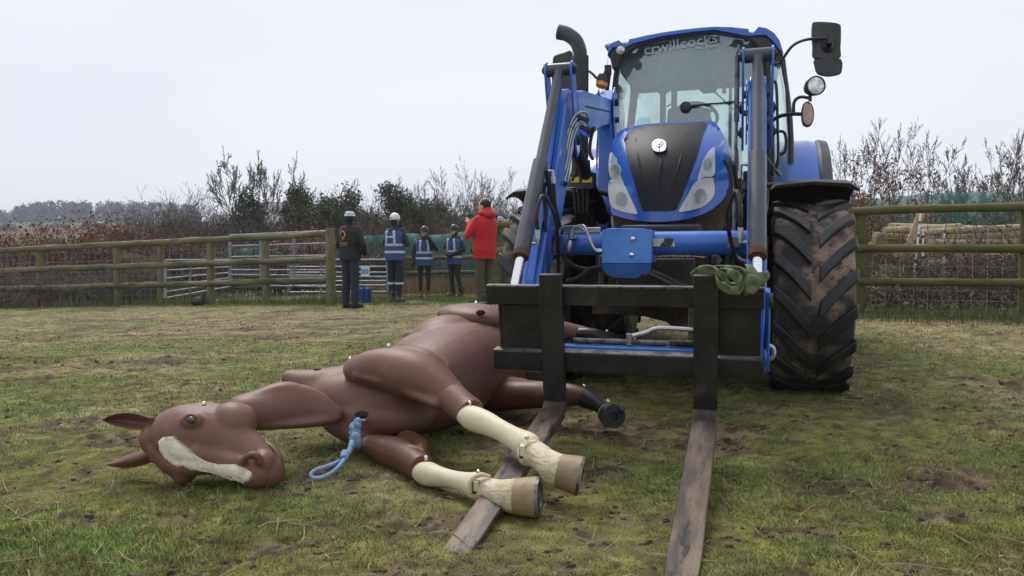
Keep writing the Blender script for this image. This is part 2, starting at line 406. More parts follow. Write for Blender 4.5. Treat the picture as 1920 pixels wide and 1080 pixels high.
wheel(.90, 4.5, .84, .5, 20, 'tyre_dark', 'lug'); wheel(-.86, 4.5, .84, .5, 20, 'tyre_dark', 'lug')
# ---- front mudguards (curved shells with a turned-down rim)
for uc, s in ((.885, 1), (-.87, -1)):
    mb = MB(); prof = [(-.25, -.02), (-.22, .01), (0, .03), (.22, .012), (.28, -.03), (.275, -.045), (.2, -.01), (0, .01), (-.22, -.01)]
    n = 18; o = 0
    for i in range(n + 1):
        a = R(70 + 75 * i / n)
        for h, dr in prof:
            r_ = .74 + dr + .03 * max(0, math.cos(a) * 1.0)
            mb.v.append((uc + h * (1 if s > 0 else -1), AX - r_ * math.cos(a), .63 + r_ * math.sin(a)))
    k = len(prof)
    for i in range(n):
        for j in range(k): mb.f.append((i * k + j, i * k + (j + 1) % k, (i + 1) * k + (j + 1) % k, (i + 1) * k + j))
    mb.f.append(tuple(range(k))); mb.f.append(tuple(n * k + j for j in range(k - 1, -1, -1)))
    md = tt(mb, 'front_mudguard', 'hose', ang=50)
    st = MB(); st.tube([(uc - s * .52, AX - .1, 1.0), (uc - s * .5, AX - .12, 1.26), (uc - s * .36, AX - .13, 1.345), (uc - s * .1, AX - .12, 1.37)], .016, 8, smooth=5)
    tt(st, 'bracket', 'dark', md)
# ---- rear mudguards
for s in (-1, 1):
    mb = MB(); n = 22
    prof = [(.62, .87), (.72, .905), (1.0, .915), (1.07, .90), (1.07, .875), (.66, .87)]
    for i in range(n + 1):
        a = R(5 + 150 * i / n)
        for h, r_ in prof: mb.v.append((s * h, 4.45 - (r_ + .12) * math.cos(a), .93 + (r_ + .14) * math.sin(a)))
    k = len(prof)
    for i in range(n):
        for j in range(k): mb.f.append((i * k + j, i * k + (j + 1) % k, (i + 1) * k + (j + 1) % k, (i + 1) * k + j))
    mb.f.append(tuple(range(k))); mb.f.append(tuple(n * k + j for j in range(k - 1, -1, -1)))
    rg = tt(mb, 'rear_mudguard', 'blue', ang=40)
    mb = MB()
    for i in range(n + 1):
        a = R(5 + 150 * i / n)
        for h, r_ in ((1.073, .90), (1.10, .915), (1.17, .90), (1.18, .87), (1.073, .87)): mb.v.append((s * h, 4.45 - (r_ + .12) * math.cos(a), .93 + (r_ + .14) * math.sin(a)))
    k = 5
    for i in range(n):
        for j in range(k): mb.f.append((i * k + j, i * k + (j + 1) % k, (i + 1) * k + (j + 1) % k, (i + 1) * k + j))
    mb.f.append(tuple(range(k))); mb.f.append(tuple(n * k + j for j in range(k - 1, -1, -1)))
    tt(mb, 'mudguard_extension', 'mirror', rg, ang=40)
# ---- chassis, axle, engine
ch = MB(); ch.box(-.24, .24, 1.25, 4.6, .62, 1.08); tt(ch, 'chassis', 'dark', bevel=.02)
ch = MB(); ch.box(-.30, .30, 1.12, 1.75, .70, .98); ch.box(-.22, .22, 1.02, 1.14, .60, .88); ch.box(-.34, -.30, 1.1, 1.5, .6, .9); ch.box(.30, .34, 1.1, 1.5, .6, .9)
fw = tt(ch, 'front_support', 'dark', bevel=.012)
for k in range(4):
    b = MB(); b.lathe([(0, .018), (-.014, .018), (-.014, .0)], (.325 + .02, 1.09, .66 + .07 * k), (0, 1, 0), 6); tt(b, 'bolt', 'edge', fw)
ax = MB(); ax.tube([(-.62, AX, .60), (-.3, AX, .58), (0, AX - .02, .57), (.3, AX, .58), (.62, AX, .60)], [.11, .09, .13, .09, .11], 16, smooth=4)
ax.lathe([(-.68, .17), (-.62, .2), (-.5, .14)], (0, AX, .61), (1, 0, 0), 20); ax.lathe([(.68, .17), (.62, .2), (.5, .14)], (0, AX, .61), (1, 0, 0), 20)
tt(ax, 'front_axle', 'mudmetal')
mb = MB(); r_ = random.Random(9)
for _ in range(700):
    u0 = r_.gauss(.12, .10); v0 = r_.uniform(1.03, 1.30); z0 = (.885 if v0 < 1.12 else .985) + r_.random() * .02 * max(0, 1 - abs(u0 - .12) / .15)
    if abs(u0) > .28: continue
    a_ = r_.random() * 3.1; s_ = r_.uniform(.004, .011); d_ = Vector((math.cos(a_), math.sin(a_), r_.uniform(-.3, .3))) * s_; e_ = Vector((-d_.y, d_.x, s_ * .4)) * .45; p_ = Vector((u0, v0, z0)); mb.add([p_ - d_, p_ + e_, p_ + d_, p_ - e_, p_ + Vector((0, 0, .003))], [(0, 1, 4), (1, 2, 4), (2, 3, 4), (3, 0, 4)])
M['chips'] = mat('dry_chaff', (.22, .13, .07), .9, col2=(.42, .32, .2), scale=60); o_ = mb.build('chaff', M['chips'], fw, ang=0); o_['kind'] = 'stuff'
# belly pan with the rounded underside
bp = MB(); prof = [Tp(x, y, 1.6) for x, y in ((1110, 590), (1200, 592), (1250, 604), (1262, 614), (1325, 614), (1372, 596), (1400, 575), (1400, 560), (1110, 560))]
bp.prism(prof, (0, .8, 0)); tt(bp, 'sump_guard', 'mudmetal', bevel=.01)
en = MB(); en.box(-.30, .30, 1.9, 2.95, .95, 1.5); en.box(-.42, -.3, 2.1, 2.9, .9, 1.3); en.box(.3, .42, 2.1, 2.9, .9, 1.35)
en.tube([(-.4, 2.0, 1.0), (-.44, 2.4, 1.2), (-.38, 2.8, 1.1)], .05, 10, smooth=4); en.tube([(.4, 1.9, 1.1), (.44, 2.3, 1.4), (.36, 2.8, 1.2)], .04, 10, smooth=4)
tt(en, 'engine', 'dark', bevel=.01)
ra = MB(); ra.box(-.65, .65, 4.35, 4.65, .65, 1.0); ra.box(-.3, .3, 3.0, 4.8, .7, 1.25); tt(ra, 'rear_axle', 'dark', bevel=.02)
# ---- bonnet, a curved nose with grille, lamps and badge
ZB = 1.09
def vn(u, z):
    s = max(-.1, (z - ZB) / .72); return 1.34 + .10 * s + .50 * max(0, s) ** 3.2 + 1.05 * u * u
nose = [(1140, 322), (1144, 285), (1150, 262), (1163, 245), (1190, 236), (1230, 231), (1290, 228), (1330, 226), (1342, 232), (1352, 245), (1358, 262), (1364, 300), (1366, 350),
        (1352, 378), (1325, 398), (1290, 410), (1240, 416), (1190, 413), (1160, 406), (1146, 398), (1141, 360)]
mb = MB(); patch(mb, nose, lambda x, y: Tf(x, y, vn), (0, .03, 0), 9, smooth=3)
bn = tt(mb, 'bonnet', 'blue', ang=50)
sk = MB(); out = [Tf(x, y, vn, .012) for x, y in catmull(nose, 3)]; out = out + [out[0]]
n = len(out); rows = []
for q in (0, .25, .6, 1.0):
    rows.append([Vector((p.x * (1 + .10 * q), p.y + (3.0 - p.y) * q, p.z + (.05 * q if p.z > 1.5 else -.05 * q * (1 if p.z < 1.3 else 0)))) for p in out])
sk.v = [tuple(p) for r_ in rows for p in r_]; sk.f = [(i * n + j, i * n + j + 1, (i + 1) * n + j + 1, (i + 1) * n + j) for i in range(3) for j in range(n - 1)]
sk.build('bonnet_side', M['blue'], bn, ang=50)
for z0, z1, v0, v1 in ((1.28, 1.62, 1.95, 2.28), (1.3, 1.66, 2.35, 2.8)):
    for s_ in (-1, 1): vent = MB(); vent.box(s_ * .405, s_ * .425, v0, v1, z0, z1); vent.build('side_vent', M['black'], bn, bevel=.01)
gr = [(1170, 262), (1180, 247), (1200, 239), (1235, 234), (1290, 231), (1326, 230), (1318, 255), (1305, 300), (1288, 345), (1272, 385), (1262, 394), (1210, 395), (1203, 388), (1192, 350), (1178, 300)]
mb = MB(); patch(mb, gr, lambda x, y: Tf(x, y, vn, -.009), (0, .03, 0), 7, smooth=3); mb.build('grille', M['grille'], bn, ang=60)
for rib in ([(1192, 262), (1198, 300), (1206, 345), (1214, 385)], [(1286, 252), (1276, 300), (1262, 345), (1250, 385)], [(1244, 236), (1240, 300), (1236, 345), (1234, 390)]):
    mb = MB(); mb.tube([Tf(x, y, vn, -.006) for x, y in rib], [.006, .008, .007, .004], 8, smooth=5); mb.build('grille_rib', M['grille'], bn)
def vl(u, z): return vn(u, z)
lampL = [[(1141, 318), (1143, 292), (1148, 286), (1156, 300), (1164, 330), (1170, 345), (1160, 340), (1146, 335)],
         [(1142, 372), (1141, 344), (1152, 336), (1170, 346), (1182, 370), (1195, 398), (1190, 401), (1165, 396), (1148, 388)]]
lampR = [[(1340, 275), (1341, 310), (1338, 330), (1320, 332), (1308, 338), (1316, 310), (1328, 285)],
         [(1338, 334), (1340, 362), (1330, 378), (1312, 390), (1280, 397), (1274, 394), (1290, 365), (1304, 342), (1322, 334)]]
for L_ in (lampL, lampR):
    for k, poly in enumerate(L_):
        mb = MB(); patch(mb, poly, lambda x, y: Tf(x, y, vn, -.010), (0, .03, 0), 5, smooth=3); hl = mb.build('headlight', M['lens'], bn, ang=60)
        cx, cy = ((1155, 320), (1165, 374))[k] if L_ is lampL else ((1327, 308), (1314, 368))[k]
        rr = 13 if k == 0 else 17
        for nm, f_, off_, m_ in (('lamp_ring', 1.0, -.014, 'badge'), ('lamp_bowl', .82, -.017, 'lens2')):
            b = MB(); patch(b, [(cx + rr * f_ * .78 * math.cos(t_), cy + rr * f_ * math.sin(t_)) for t_ in [R(20 * q_) for q_ in range(18)]], lambda x, y: Tf(x, y, vn, off_), (0, .02, 0), 6); b.build(nm, M['lens' if nm == 'lamp_ring' else 'lens2'], hl)
mb = MB(); patch(mb, [(1237 + 13.5 * math.copysign(abs(math.cos(a)) ** .75, math.cos(a)), 274 + 12 * math.copysign(abs(math.sin(a)) ** .8, math.sin(a))) for a in [2 * math.pi * i / 28 for i in range(28)]], lambda x, y: Tf(x, y, vn, -.030), (0, .04, 0), 8)
bd = mb.build('badge', M['badge'], bn, bevel=.004, seg=3)
lf = MB()
for a, b in (((0, 9), (0, -8)), ((0, 4), (-8.5, -4)), ((0, 4), (8.5, -4)), ((0, -1), (-7, -8)), ((0, -1), (7, -8))):
    lf.beam(Tf(1237 + a[0], 274 + a[1], vn, -.032), Tf(1237 + b[0], 274 + b[1], vn, -.032), .0045, .004, (0, 1, 0))
lf.build('emblem_lines', M['black'], bd)
# lower nose, dark and muddy
low = [(1146, 398), (1160, 407), (1190, 414), (1240, 417), (1290, 411), (1325, 399), (1352, 379), (1366, 352), (1368, 395), (1360, 420), (1345, 445), (1160, 445), (1150, 425)]
def vlow(u, z): return 1.36 + 1.0 * u * u + .15 * max(0, ZB + .1 - z)
mb = MB(); patch(mb, low, lambda x, y: Tf(x, y, vlow, .02), (0, .5, 0), 9); tt(mb, 'lower_grille', 'mudmetal', ang=50)
slot = MB(); patch(slot, [(1210, 420), (1262, 419), (1262, 432), (1210, 433)], lambda x, y: Tf(x, y, vlow, .005), (0, .05, 0), 12); tt(slot, 'grille_slot', 'seam')
# ---- cab
def vc(u, z): return 2.98 + .20 * u * u + .03 * (z - 1.8)
fr = MB()
fr.tube([Tf(x, y, vc, .0) for x, y in ((1150, 420), (1149, 330), (1150, 230), (1155, 150), (1164, 108), (1180, 86))], .026, 10, smooth=4)
fr.tube([Tf(x, y, vc, .0) for x, y in ((1452, 420), (1446, 330), (1438, 230), (1432, 150), (1428, 100), (1418, 76))], .028, 10, smooth=4)
for s in (-1, 1):
    fr.tube([(s * .80, 3.75, 1.1), (s * .84, 3.78, 1.9), (s * .76, 3.8, 2.62)], .03, 8, smooth=4)
    fr.tube([(s * .70, 4.62, 1.2), (s * .70, 4.62, 1.9), (s * .62, 4.55, 2.62)], .04, 8, smooth=4)
    fr.tube([(s * .64, 3.0, 1.15), (s * .82, 3.4, 1.0), (s * .84, 3.75, 1.1)], .03, 8, smooth=4)
fr.box(-.68, .68, 4.55, 4.62, 1.45, 1.62); fr.box(-.66, .66, 4.5, 4.6, 2.56, 2.64)
fr.box(-.25, -.20, 4.56, 4.6, 1.6, 2.6); fr.box(.30, .33, 4.56, 4.6, 1.6, 2.6)
cf = tt(fr, 'cab_frame', 'black')
ws = [(1152, 400), (1151, 300), (1152, 220), (1157, 150), (1165, 110), (1182, 86), (1215, 76), (1260, 67), (1310, 60), (1345, 57), (1400, 61), (1420, 70), (1430, 95), (1434, 150), (1440, 230), (1448, 330), (1452, 400)]
mb = MB(); patch(mb, ws, lambda x, y: Tf(x, y, vc, -.01), (0, .006, 0), 24)
def glass(name, tint, refl, rough=.03, sky_veil=0):
    g = bpy.data.materials.new(name); g.use_nodes = True; t = g.node_tree; t.nodes.clear(); o = t.nodes.new('ShaderNodeOutputMaterial')
    a = t.nodes.new('ShaderNodeBsdfTransparent'); a.inputs[0].default_value = (*tint, 1)
    b = t.nodes.new('ShaderNodeBsdfGlossy'); b.inputs['Roughness'].default_value = rough; b.inputs[0].default_value = (.9, .95, .95, 1)
    fz = t.nodes.new('ShaderNodeFresnel'); fz.inputs[0].default_value = 1.5
    ad = t.nodes.new('ShaderNodeMath'); ad.operation = 'ADD'; ad.inputs[1].default_value = refl; t.links.new(fz.outputs[0], ad.inputs[0])
    x = t.nodes.new('ShaderNodeMixShader'); t.links.new(ad.outputs[0], x.inputs[0]); t.links.new(a.outputs[0], x.inputs[1]); t.links.new(b.outputs[0], x.inputs[2])
    last = x
    if sky_veil:                                  # pale diffuse veil that paints reflected sky onto the glass
        d = t.nodes.new('ShaderNodeBsdfDiffuse'); d.inputs[0].default_value = (.42, .5, .5, 1); y = t.nodes.new('ShaderNodeMixShader')
        n = t.nodes.new('ShaderNodeTexNoise'); n.inputs['Scale'].default_value = 3; n.inputs['Detail'].default_value = 8
        tc = t.nodes.new('ShaderNodeTexCoord'); t.links.new(tc.outputs['Object'], n.inputs['Vector'])
        r_ = t.nodes.new('ShaderNodeMapRange'); r_.inputs[1].default_value = .35; r_.inputs[2].default_value = .75
        r_.inputs[3].default_value = sky_veil * .5; r_.inputs[4].default_value = sky_veil * 1.6; t.links.new(n.outputs['Fac'], r_.inputs[0])
        t.links.new(r_.outputs[0], y.inputs[0]); t.links.new(x.outputs[0], y.inputs[1]); t.links.new(d.outputs[0], y.inputs[2]); last = y
    t.links.new(last.outputs[0], o.inputs[0]); return g
M['wind'] = glass('windscreen_glass', (.86, .96, .94), .12, sky_veil=.18); M['side'] = glass('door_glass', (.88, .95, .94), .05, sky_veil=.05); M['rearg'] = glass('rear_glass', (.95, .99, .98), .0, sky_veil=.01)
tt(mb, 'windscreen', 'wind')
for s in (-1, 1):
    mb = MB(); rows = []
    for v_, u0, u1 in ((3.02, .655, .645), (3.3, .76, .71), (3.55, .81, .755), (3.75, .83, .765)):
        rows.append([(s * u_, v_, z_) for u_, z_ in ((u0 - .02, 1.25), (u0, 1.6), (u0 + .0, 1.9), ((u0 + u1) / 2, 2.3), (u1 - .02, 2.58))])
    mb.v = [p for r_ in rows for p in r_]; mb.f = [(i * 5 + j, i * 5 + j + 1, i * 5 + 6 + j, i * 5 + 5 + j) for i in range(3) for j in range(4)]
    k = len(mb.v); mb.v += [(p[0] - s * .006, p[1], p[2]) for p in mb.v[:k]]; mb.f += [tuple(k + i for i in reversed(f)) for f in mb.f[:12]]
    tt(mb, 'door_glass', 'side', ang=60)
    mb = MB(); mb.box(s * .71, s * .72, 3.82, 4.5, 1.62, 2.56); tt(mb, 'rear_side_window', 'rearg')
mb = MB(); mb.box(-.64, .64, 4.585, 4.59, 1.62, 2.56); tt(mb, 'rear_window', 'rearg')
# roof: blue rim, black underside, corner pods
roofp = [(1139, 104), (1141, 88), (1147, 80), (1160, 75), (1168, 82), (1177, 81), (1180, 73), (1210, 66.6), (1240, 61), (1270, 56.7), (1300, 53.2), (1320, 51.2), (1340, 50), (1370, 50.6), (1403, 54), (1405, 61), (1412, 62), (1422, 50), (1438, 53),
         (1452, 62), (1462, 76), (1469, 100), (1460, 92), (1448, 76), (1436, 66), (1422, 66), (1404, 68), (1340, 56), (1300, 60), (1240, 68), (1186, 82), (1168, 92), (1150, 88)]
mb = MB(); front = [Tp(x, y, 2.86) for x, y in roofp]; mb.prism(front, (0, .07, 0)); rf = tt(mb, 'roof', 'blue', bevel=.004)
cap = [Tp(x, y, 2.93) for x, y in roofp[:22]]; c2 = [Vector((p.x * .97, 4.7, p.z + (.03 if abs(p.x) < .5 else 0))) for p in cap]
mb = MB(); n = len(cap); mb.v = [tuple(p) for p in cap + c2]; mb.f = [(i, i + 1, n + i + 1, n + i) for i in range(n - 1)]
mb.build('roof_panel', M['blue'], rf, ang=40)
und = [(1143, 104), (1150, 92), (1168, 92), (1186, 84), (1240, 70), (1300, 62), (1340, 58), (1404, 68), (1422, 67), (1436, 70), (1448, 80), (1458, 95), (1466, 110), (1460, 125), (1445, 105), (1432, 92), (1415, 76), (1400, 69), (1340, 59.5), (1300, 63), (1240, 71.5), (1190, 86), (1170, 102), (1155, 125), (1148, 128)]
mb = MB(); mb.prism([Tp(x, y, 2.88) for x, y in und], (0, .09, 0)); mb.build('roof_trim', M['black'], rf)
mb = MB(); mb.box(-.66, .66, 3.02, 4.6, 2.62, 2.66); mb.box(-.6, .6, 3.2, 4.3, 2.54, 2.62); mb.build('roof_lining', M['liner'], rf, bevel=.02)
mb = MB(); mb.box(-.62, .62, 3.0, 4.6, 1.0, 1.12); mb.box(-.66, -.6, 3.1, 4.5, 1.0, 1.35); mb.box(.60, .66, 3.1, 4.5, 1.0, 1.35); tt(mb, 'cab_floor', 'interior')
# inside the cab
mb = MB(); mb.box(-.26, .26, 3.95, 4.4, 1.45, 1.58); mb.box(-.25, .25, 4.3, 4.42, 1.5, 2.0); mb.box(-.15, .15, 4.1, 4.3, 1.1, 1.45); tt(mb, 'seat', 'interior', bevel=.04, seg=3)
c = Tp(1302, 222, 3.45); mb = MB(); Q = Matrix.Rotation(R(-32), 3, 'X')
mb.tube([c + Q @ Vector((.19 * math.cos(a), .19 * math.sin(a), 0)) for a in [2 * math.pi * i / 36 for i in range(37)]], .015, 8)
for a in (R(90), R(210), R(330)): mb.tube([c, c + Q @ Vector((.19 * math.cos(a), .19 * math.sin(a), 0))], .013, 6)
mb.ball(c, .04); tt(mb, 'steering_wheel', 'interior')
mb = MB(); patch(mb, [(1252, 205), (1262, 200), (1300, 198), (1330, 203), (1335, 232), (1250, 236)], lambda x, y: Tp(x, y, 3.3), (0, .16, 0), 12); mb.tube([c, (c.x, 3.3, 1.2)], .05, 10)
tt(mb, 'dashboard', 'interior', bevel=.01)
mb = MB(); patch(mb, [(1312, 154), (1320, 149), (1342, 150), (1346, 160), (1342, 172), (1318, 174), (1311, 168)], lambda x, y: Tp(x, y, 3.2), (0, .04, 0), 12)
mb.tube([Tp(1338, 170, 3.2), Tp(1375, 205, 3.2)], .007, 6); mb.tube([Tp(1345, 145, 3.3), Tp(1358, 165, 3.3), Tp(1358, 175, 3.3)], .018, 6); tt(mb, 'cab_mirror', 'interior')
mb = MB(); mb.tube([Tf(1287, 202, vc, -.03), Tf(1335, 196, vc, -.035), Tf(1400, 193, vc, -.03)], [.012, .007, .004], 6); mb.lathe([(0, .045), (-.02, .045), (-.035, .03), (-.04, 0)], Tf(1286, 202, vc, -.012), (0, 1, 0), 20)
mb.tube([Tf(1310, 199, vc, -.02), Tf(1380, 190, vc, -.02)], .004, 5); tt(mb, 'windscreen_wiper', 'black')
mb = MB(); patch(mb, [(1188, 155), (1200, 152), (1203, 160), (1226, 168), (1224, 156), (1237, 166), (1237, 245), (1188, 245), (1190, 225), (1186, 200)], lambda x, y: Tp(x, y, 4.2), (0, .003, 0), 30)
mb = MB(); mb.tube([Tp(1243, 245, 4.1), Tp(1243, 155, 4.1)], .03, 6); mb.tube([Tp(1262, 245, 4.0), Tp(1262, 165, 4.0)], .018, 6); mb.tube([Tp(1250, 200, 4.0), Tp(1262, 193, 4.0)], .008, 5)
mb.tube([Tp(1225, 160, 4.1), Tp(1243, 178, 4.1), Tp(1262, 160, 4.1)], .02, 6); tt(mb, 'roll_post', 'interior')
# lettering on the windscreen
def text(body, size, m, parent, loc, rot, name, ext=.0015, wid=None, shear=0, bold=0):
    cu = bpy.data.curves.new('t', 'FONT'); cu.body = body; cu.size = size; cu.extrude = ext; cu.align_x = 'CENTER'; cu.align_y = 'CENTER'; cu.shear = shear; cu.offset = bold
    cu.resolution_u = 3
    o = bpy.data.objects.new('t', cu); COL.objects.link(o); dg = bpy.context.evaluated_depsgraph_get(); dg.update()
    me = bpy.data.meshes.new_from_object(o.evaluated_get(dg)); bpy.data.objects.remove(o)
    if wid:
        xs = [v.co.x for v in me.vertices]; k = wid / (max(xs) - min(xs))
        for v in me.vertices: v.co.x *= k
    me.name = name; me.materials.clear(); q = link(name, me, m, parent); q.location = loc; q.rotation_euler = rot; return q
c = Tf(1276, 84, vc, -.018); wl = (Tf(1345, 72, vc) - Tf(1208, 86, vc)).length
text('crwillcocks', .115, M['white'], T, c, (R(90), -R(5.5), 0), 'windscreen_lettering', wid=wl, bold=.001)
text('est. 1964', .04, M['white'], T, Tf(1324, 89, vc, -.018), (R(90), -R(1), 0), 'windscreen_lettering', wid=.15, bold=.0006)
c = Tf(1362, 74, vc, -.016); mb = MB(); pts = []
for i in range(40):
    a = 2 * math.pi * i / 40; r_ = .052 * (1 + .10 * (i % 2)); pts.append(c + Vector((r_ * math.cos(a) * 1.0, 0, r_ * math.sin(a))))
mb.prism(pts, (0, .003, 0)); mb.prism([c + Vector(p) for p in ((.05, 0, .01), (.085, 0, -.005), (.05, 0, -.012))], (0, .003, 0)); tt(mb, 'windscreen_emblem', 'white')
# ---- exhaust
e0 = Tp(1088, 200, 2.78); u_, v_ = e0.x, e0.y
zt = Tp(1087, 106, 2.78).z; mb = MB(); mb.tube([(u_, v_, 1.35), (u_, v_, zt + .01)], .052, 20)
ex = [Tp(1088, 112, 2.78), Tp(1087, 95, 2.78), Tp(1079, 76, 2.78), Tp(1063, 64, 2.78), Tp(1047, 60, 2.78)]
mb.tube(ex, [.052, .056, .057, .058, .060], 24, cap=False, smooth=6); mb.tube([ex[-2] , ex[-1] - Vector((-.004, 0, 0))], .05, 20)
exh = tt(mb, 'exhaust_pipe', 'mirror')
sh = MB(); hole = MB(); sh.lathe([(0, .066), (zt - 1.5, .066), (zt - 1.5, .058), (0, .058)], (u_, v_, 1.5), (0, 0, 1), 32, close=True)
shd = sh.build('heat_shield', M['black'], exh)
for i in range(26):
    for j in range(9):
        a = R(180 + 30 + (j + .5 * (i % 2)) * 12.5); c = Vector((u_ + .0665 * math.cos(a), v_ + .0665 * math.sin(a), zt - .035 - i * .0125))
        nn = Vector((math.cos(a), math.sin(a), 0)); tn = Vector((-math.sin(a), math.cos(a), 0)); o = len(hole.v)
        hole.v += [tuple(c + (tn * math.cos(b) + Vector((0, 0, 1)) * math.sin(b)) * .0042) for b in [math.pi / 3 * k for k in range(6)]]; hole.f.append(tuple(o + k for k in range(6)))
hh = hole.build('shield_holes', M['seam'], exh); hh['kind'] = 'stuff'
# ---- mirrors, lamps
def slab(poly, v, th, name, m, par=None, sm=3, bev=.008):
    mb = MB(); patch(mb, poly, lambda x, y: Tp(x, y, v), (0, th, 0), 14, smooth=sm); return tt(mb, name, m, par, bevel=bev, ang=40)
mr = slab([(1523, 45), (1526, 41), (1550, 41), (1574, 45), (1577, 60), (1576, 90), (1573, 109), (1528, 108), (1524, 85), (1522, 60)], 2.6, .06, 'door_mirror', 'mirror', bev=.014)
slab([(1526, 112), (1550, 110), (1577, 111), (1579, 130), (1575, 137), (1555, 141), (1537, 138), (1530, 130)], 2.6, .055, 'wide_angle_mirror', 'mirror', mr, bev=.014)
mb = MB(); mb.tube([Tp(1446, 110, 2.75), Tp(1449, 118, 2.72), Tp(1462, 118, 2.7), Tp(1472, 104, 2.65), Tp(1486, 86, 2.62), Tp(1505, 76, 2.6), Tp(1530, 72, 2.57), Tp(1556, 72, 2.56)], .011, 10, smooth=4)
mb.tube([Tp(1556, 66, 2.56), Tp(1556, 82, 2.56)], .02, 10); mb.lathe([(-.045, .02), (-.02, .038), (0, .05)], Tp(1553, 86, 2.6), (0, 1, 0), 20); mb.build('mirror_arm', M['black'], mr)
ml = slab([(1036, 110), (1040, 103), (1056, 98), (1072, 97), (1074, 150), (1072, 190), (1040, 192), (1034, 150)], 3.05, .06, 'door_mirror', 'mirror', bev=.014)
mb = MB(); mb.tube([Tp(1072, 124, 3.05), Tp(1105, 134, 2.95), Tp(1120, 147, 2.9), Tp(1134, 144, 2.9), Tp(1142, 140, 2.9)], .011, 10, smooth=4); mb.build('mirror_arm', M['black'], ml)
# beacon folded down
c = Tp(1131, 148, 2.85); mb = MB(); mb.lathe([(-.035, .02), (-.03, .045), (.0, .055), (.028, .052)], c, (-.25, -.1, -1), 24); mb.tube([c, c + Vector((.02, 0, .06)), c + Vector((.05, .02, .08))], .014, 8); mb.box(c.x + .01, c.x + .06, c.y, c.y + .05, c.z + .04, c.z + .11)
bk = tt(mb, 'beacon', 'black'); mb = MB(); mb.lathe([(.026, .05), (.06, .047), (.075, .03), (.08, .001)], c, (-.25, -.1, -1), 24); mb.build('beacon_lens', M['orange'], bk)
def lamp(c, r_, d, name, depth=.07):
    d = Vector(d).normalized(); mb = MB(); mb.lathe([(0, r_ * .9), (0, r_), (-.012, r_ * 1.02), (-depth * .5, r_ * .93), (-depth, r_ * .6), (-depth * 1.15, .001)], c, d, 28); q = tt(mb, name, 'black')
    mb = MB(); mb.lathe([(-.006, r_ * .9), (-.002, r_ * .6), (0, .001)], c, d, 28); mb.build('lamp_glass', M['lampglass'], q); return q
lamp(Tp(1163, 93, 2.78), .04, (0, -1, -.05), 'roof_lamp')
wl_ = lamp(Tp(1531, 160, 2.5), .068, (.38, -1, 0), 'work_lamp', .12)
mb = MB(); mb.tube([Tp(1519, 178, 2.55), Tp(1519, 190, 2.55)], .012, 8); mb.tube([Tp(1519, 184, 2.55), Tp(1500, 182, 2.58), Tp(1489, 192, 2.58), Tp(1488, 214, 2.58)], .012, 10, smooth=4)
mb.tube([Tp(1442, 230, 2.75), Tp(1462, 218, 2.65), Tp(1485, 214, 2.58), Tp(1506, 214, 2.56)], .014, 10, smooth=4); mb.ball(Tp(1438, 232, 2.75), .05); mb.build('lamp_bracket', M['black'], wl_)
il = slab([(1503, 205), (1506, 195), (1514, 190), (1522, 195), (1526, 206), (1526, 222), (1522, 233), (1514, 237), (1506, 233), (1503, 222)], 2.53, .05, 'indicator_lamp', 'black', bev=.008)
mb = MB(); patch(mb, [(1505, 206), (1508, 197), (1514, 193), (1521, 197), (1524, 206), (1524, 221), (1521, 231), (1514, 235), (1508, 231), (1505, 221)], lambda x, y: Tp(x, y, 2.52), (0, .02, 0), 8, smooth=2); mb.build('indicator_lens', M['pink'], il, bevel=.004)
# grab rails, door hardware on the image-right side
mb = MB(); mb.tube([Tp(1437, 154, 2.95), Tp(1450, 152, 2.93), Tp(1456, 165, 2.93), Tp(1458, 240, 2.93), Tp(1459, 300, 2.93), Tp(1450, 318, 2.95), Tp(1444, 325, 2.97)], .011, 8, smooth=4)
mb.tube([Tp(1440, 110, 2.9), Tp(1446, 200, 2.9), Tp(1450, 330, 2.9)], .014, 8, smooth=4); mb.tube([Tp(1460, 246, 3.1), Tp(1470, 248, 3.1), Tp(1474, 262, 3.1), Tp(1472, 284, 3.1), Tp(1461, 290, 3.1)], .012, 8, smooth=4)
tt(mb, 'grab_rail', 'black')
mb = MB(); mb.tube([Tp(1435, 290, 2.2), Tp(1458, 324, 2.2)], [.006, .006], 6); mb.tube([Tp(1455, 319, 2.2), Tp(1464, 330, 2.2)], .014, 8); tt(mb, 'loader_lever', 'edge')
for b_ in ((.46, .64, 2.7, 3.3, .55, 1.1), (-.66, -.46, 2.7, 3.3, .5, 1.05)): mb = MB(); mb.box(*b_); tt(mb, 'fuel_tank', 'dark', bevel=.015)
mb = MB(); mb.box(.46, .62, 2.35, 2.9, .9, 1.5); tt(mb, 'filter_housing', 'dark', bevel=.015)
for k in range(4): mb = MB(); mb.box(.645, .80, 2.95, 3.3, .5 + k * .18, .53 + k * .18); tt(mb, 'cab_step', 'dark', bevel=.005)

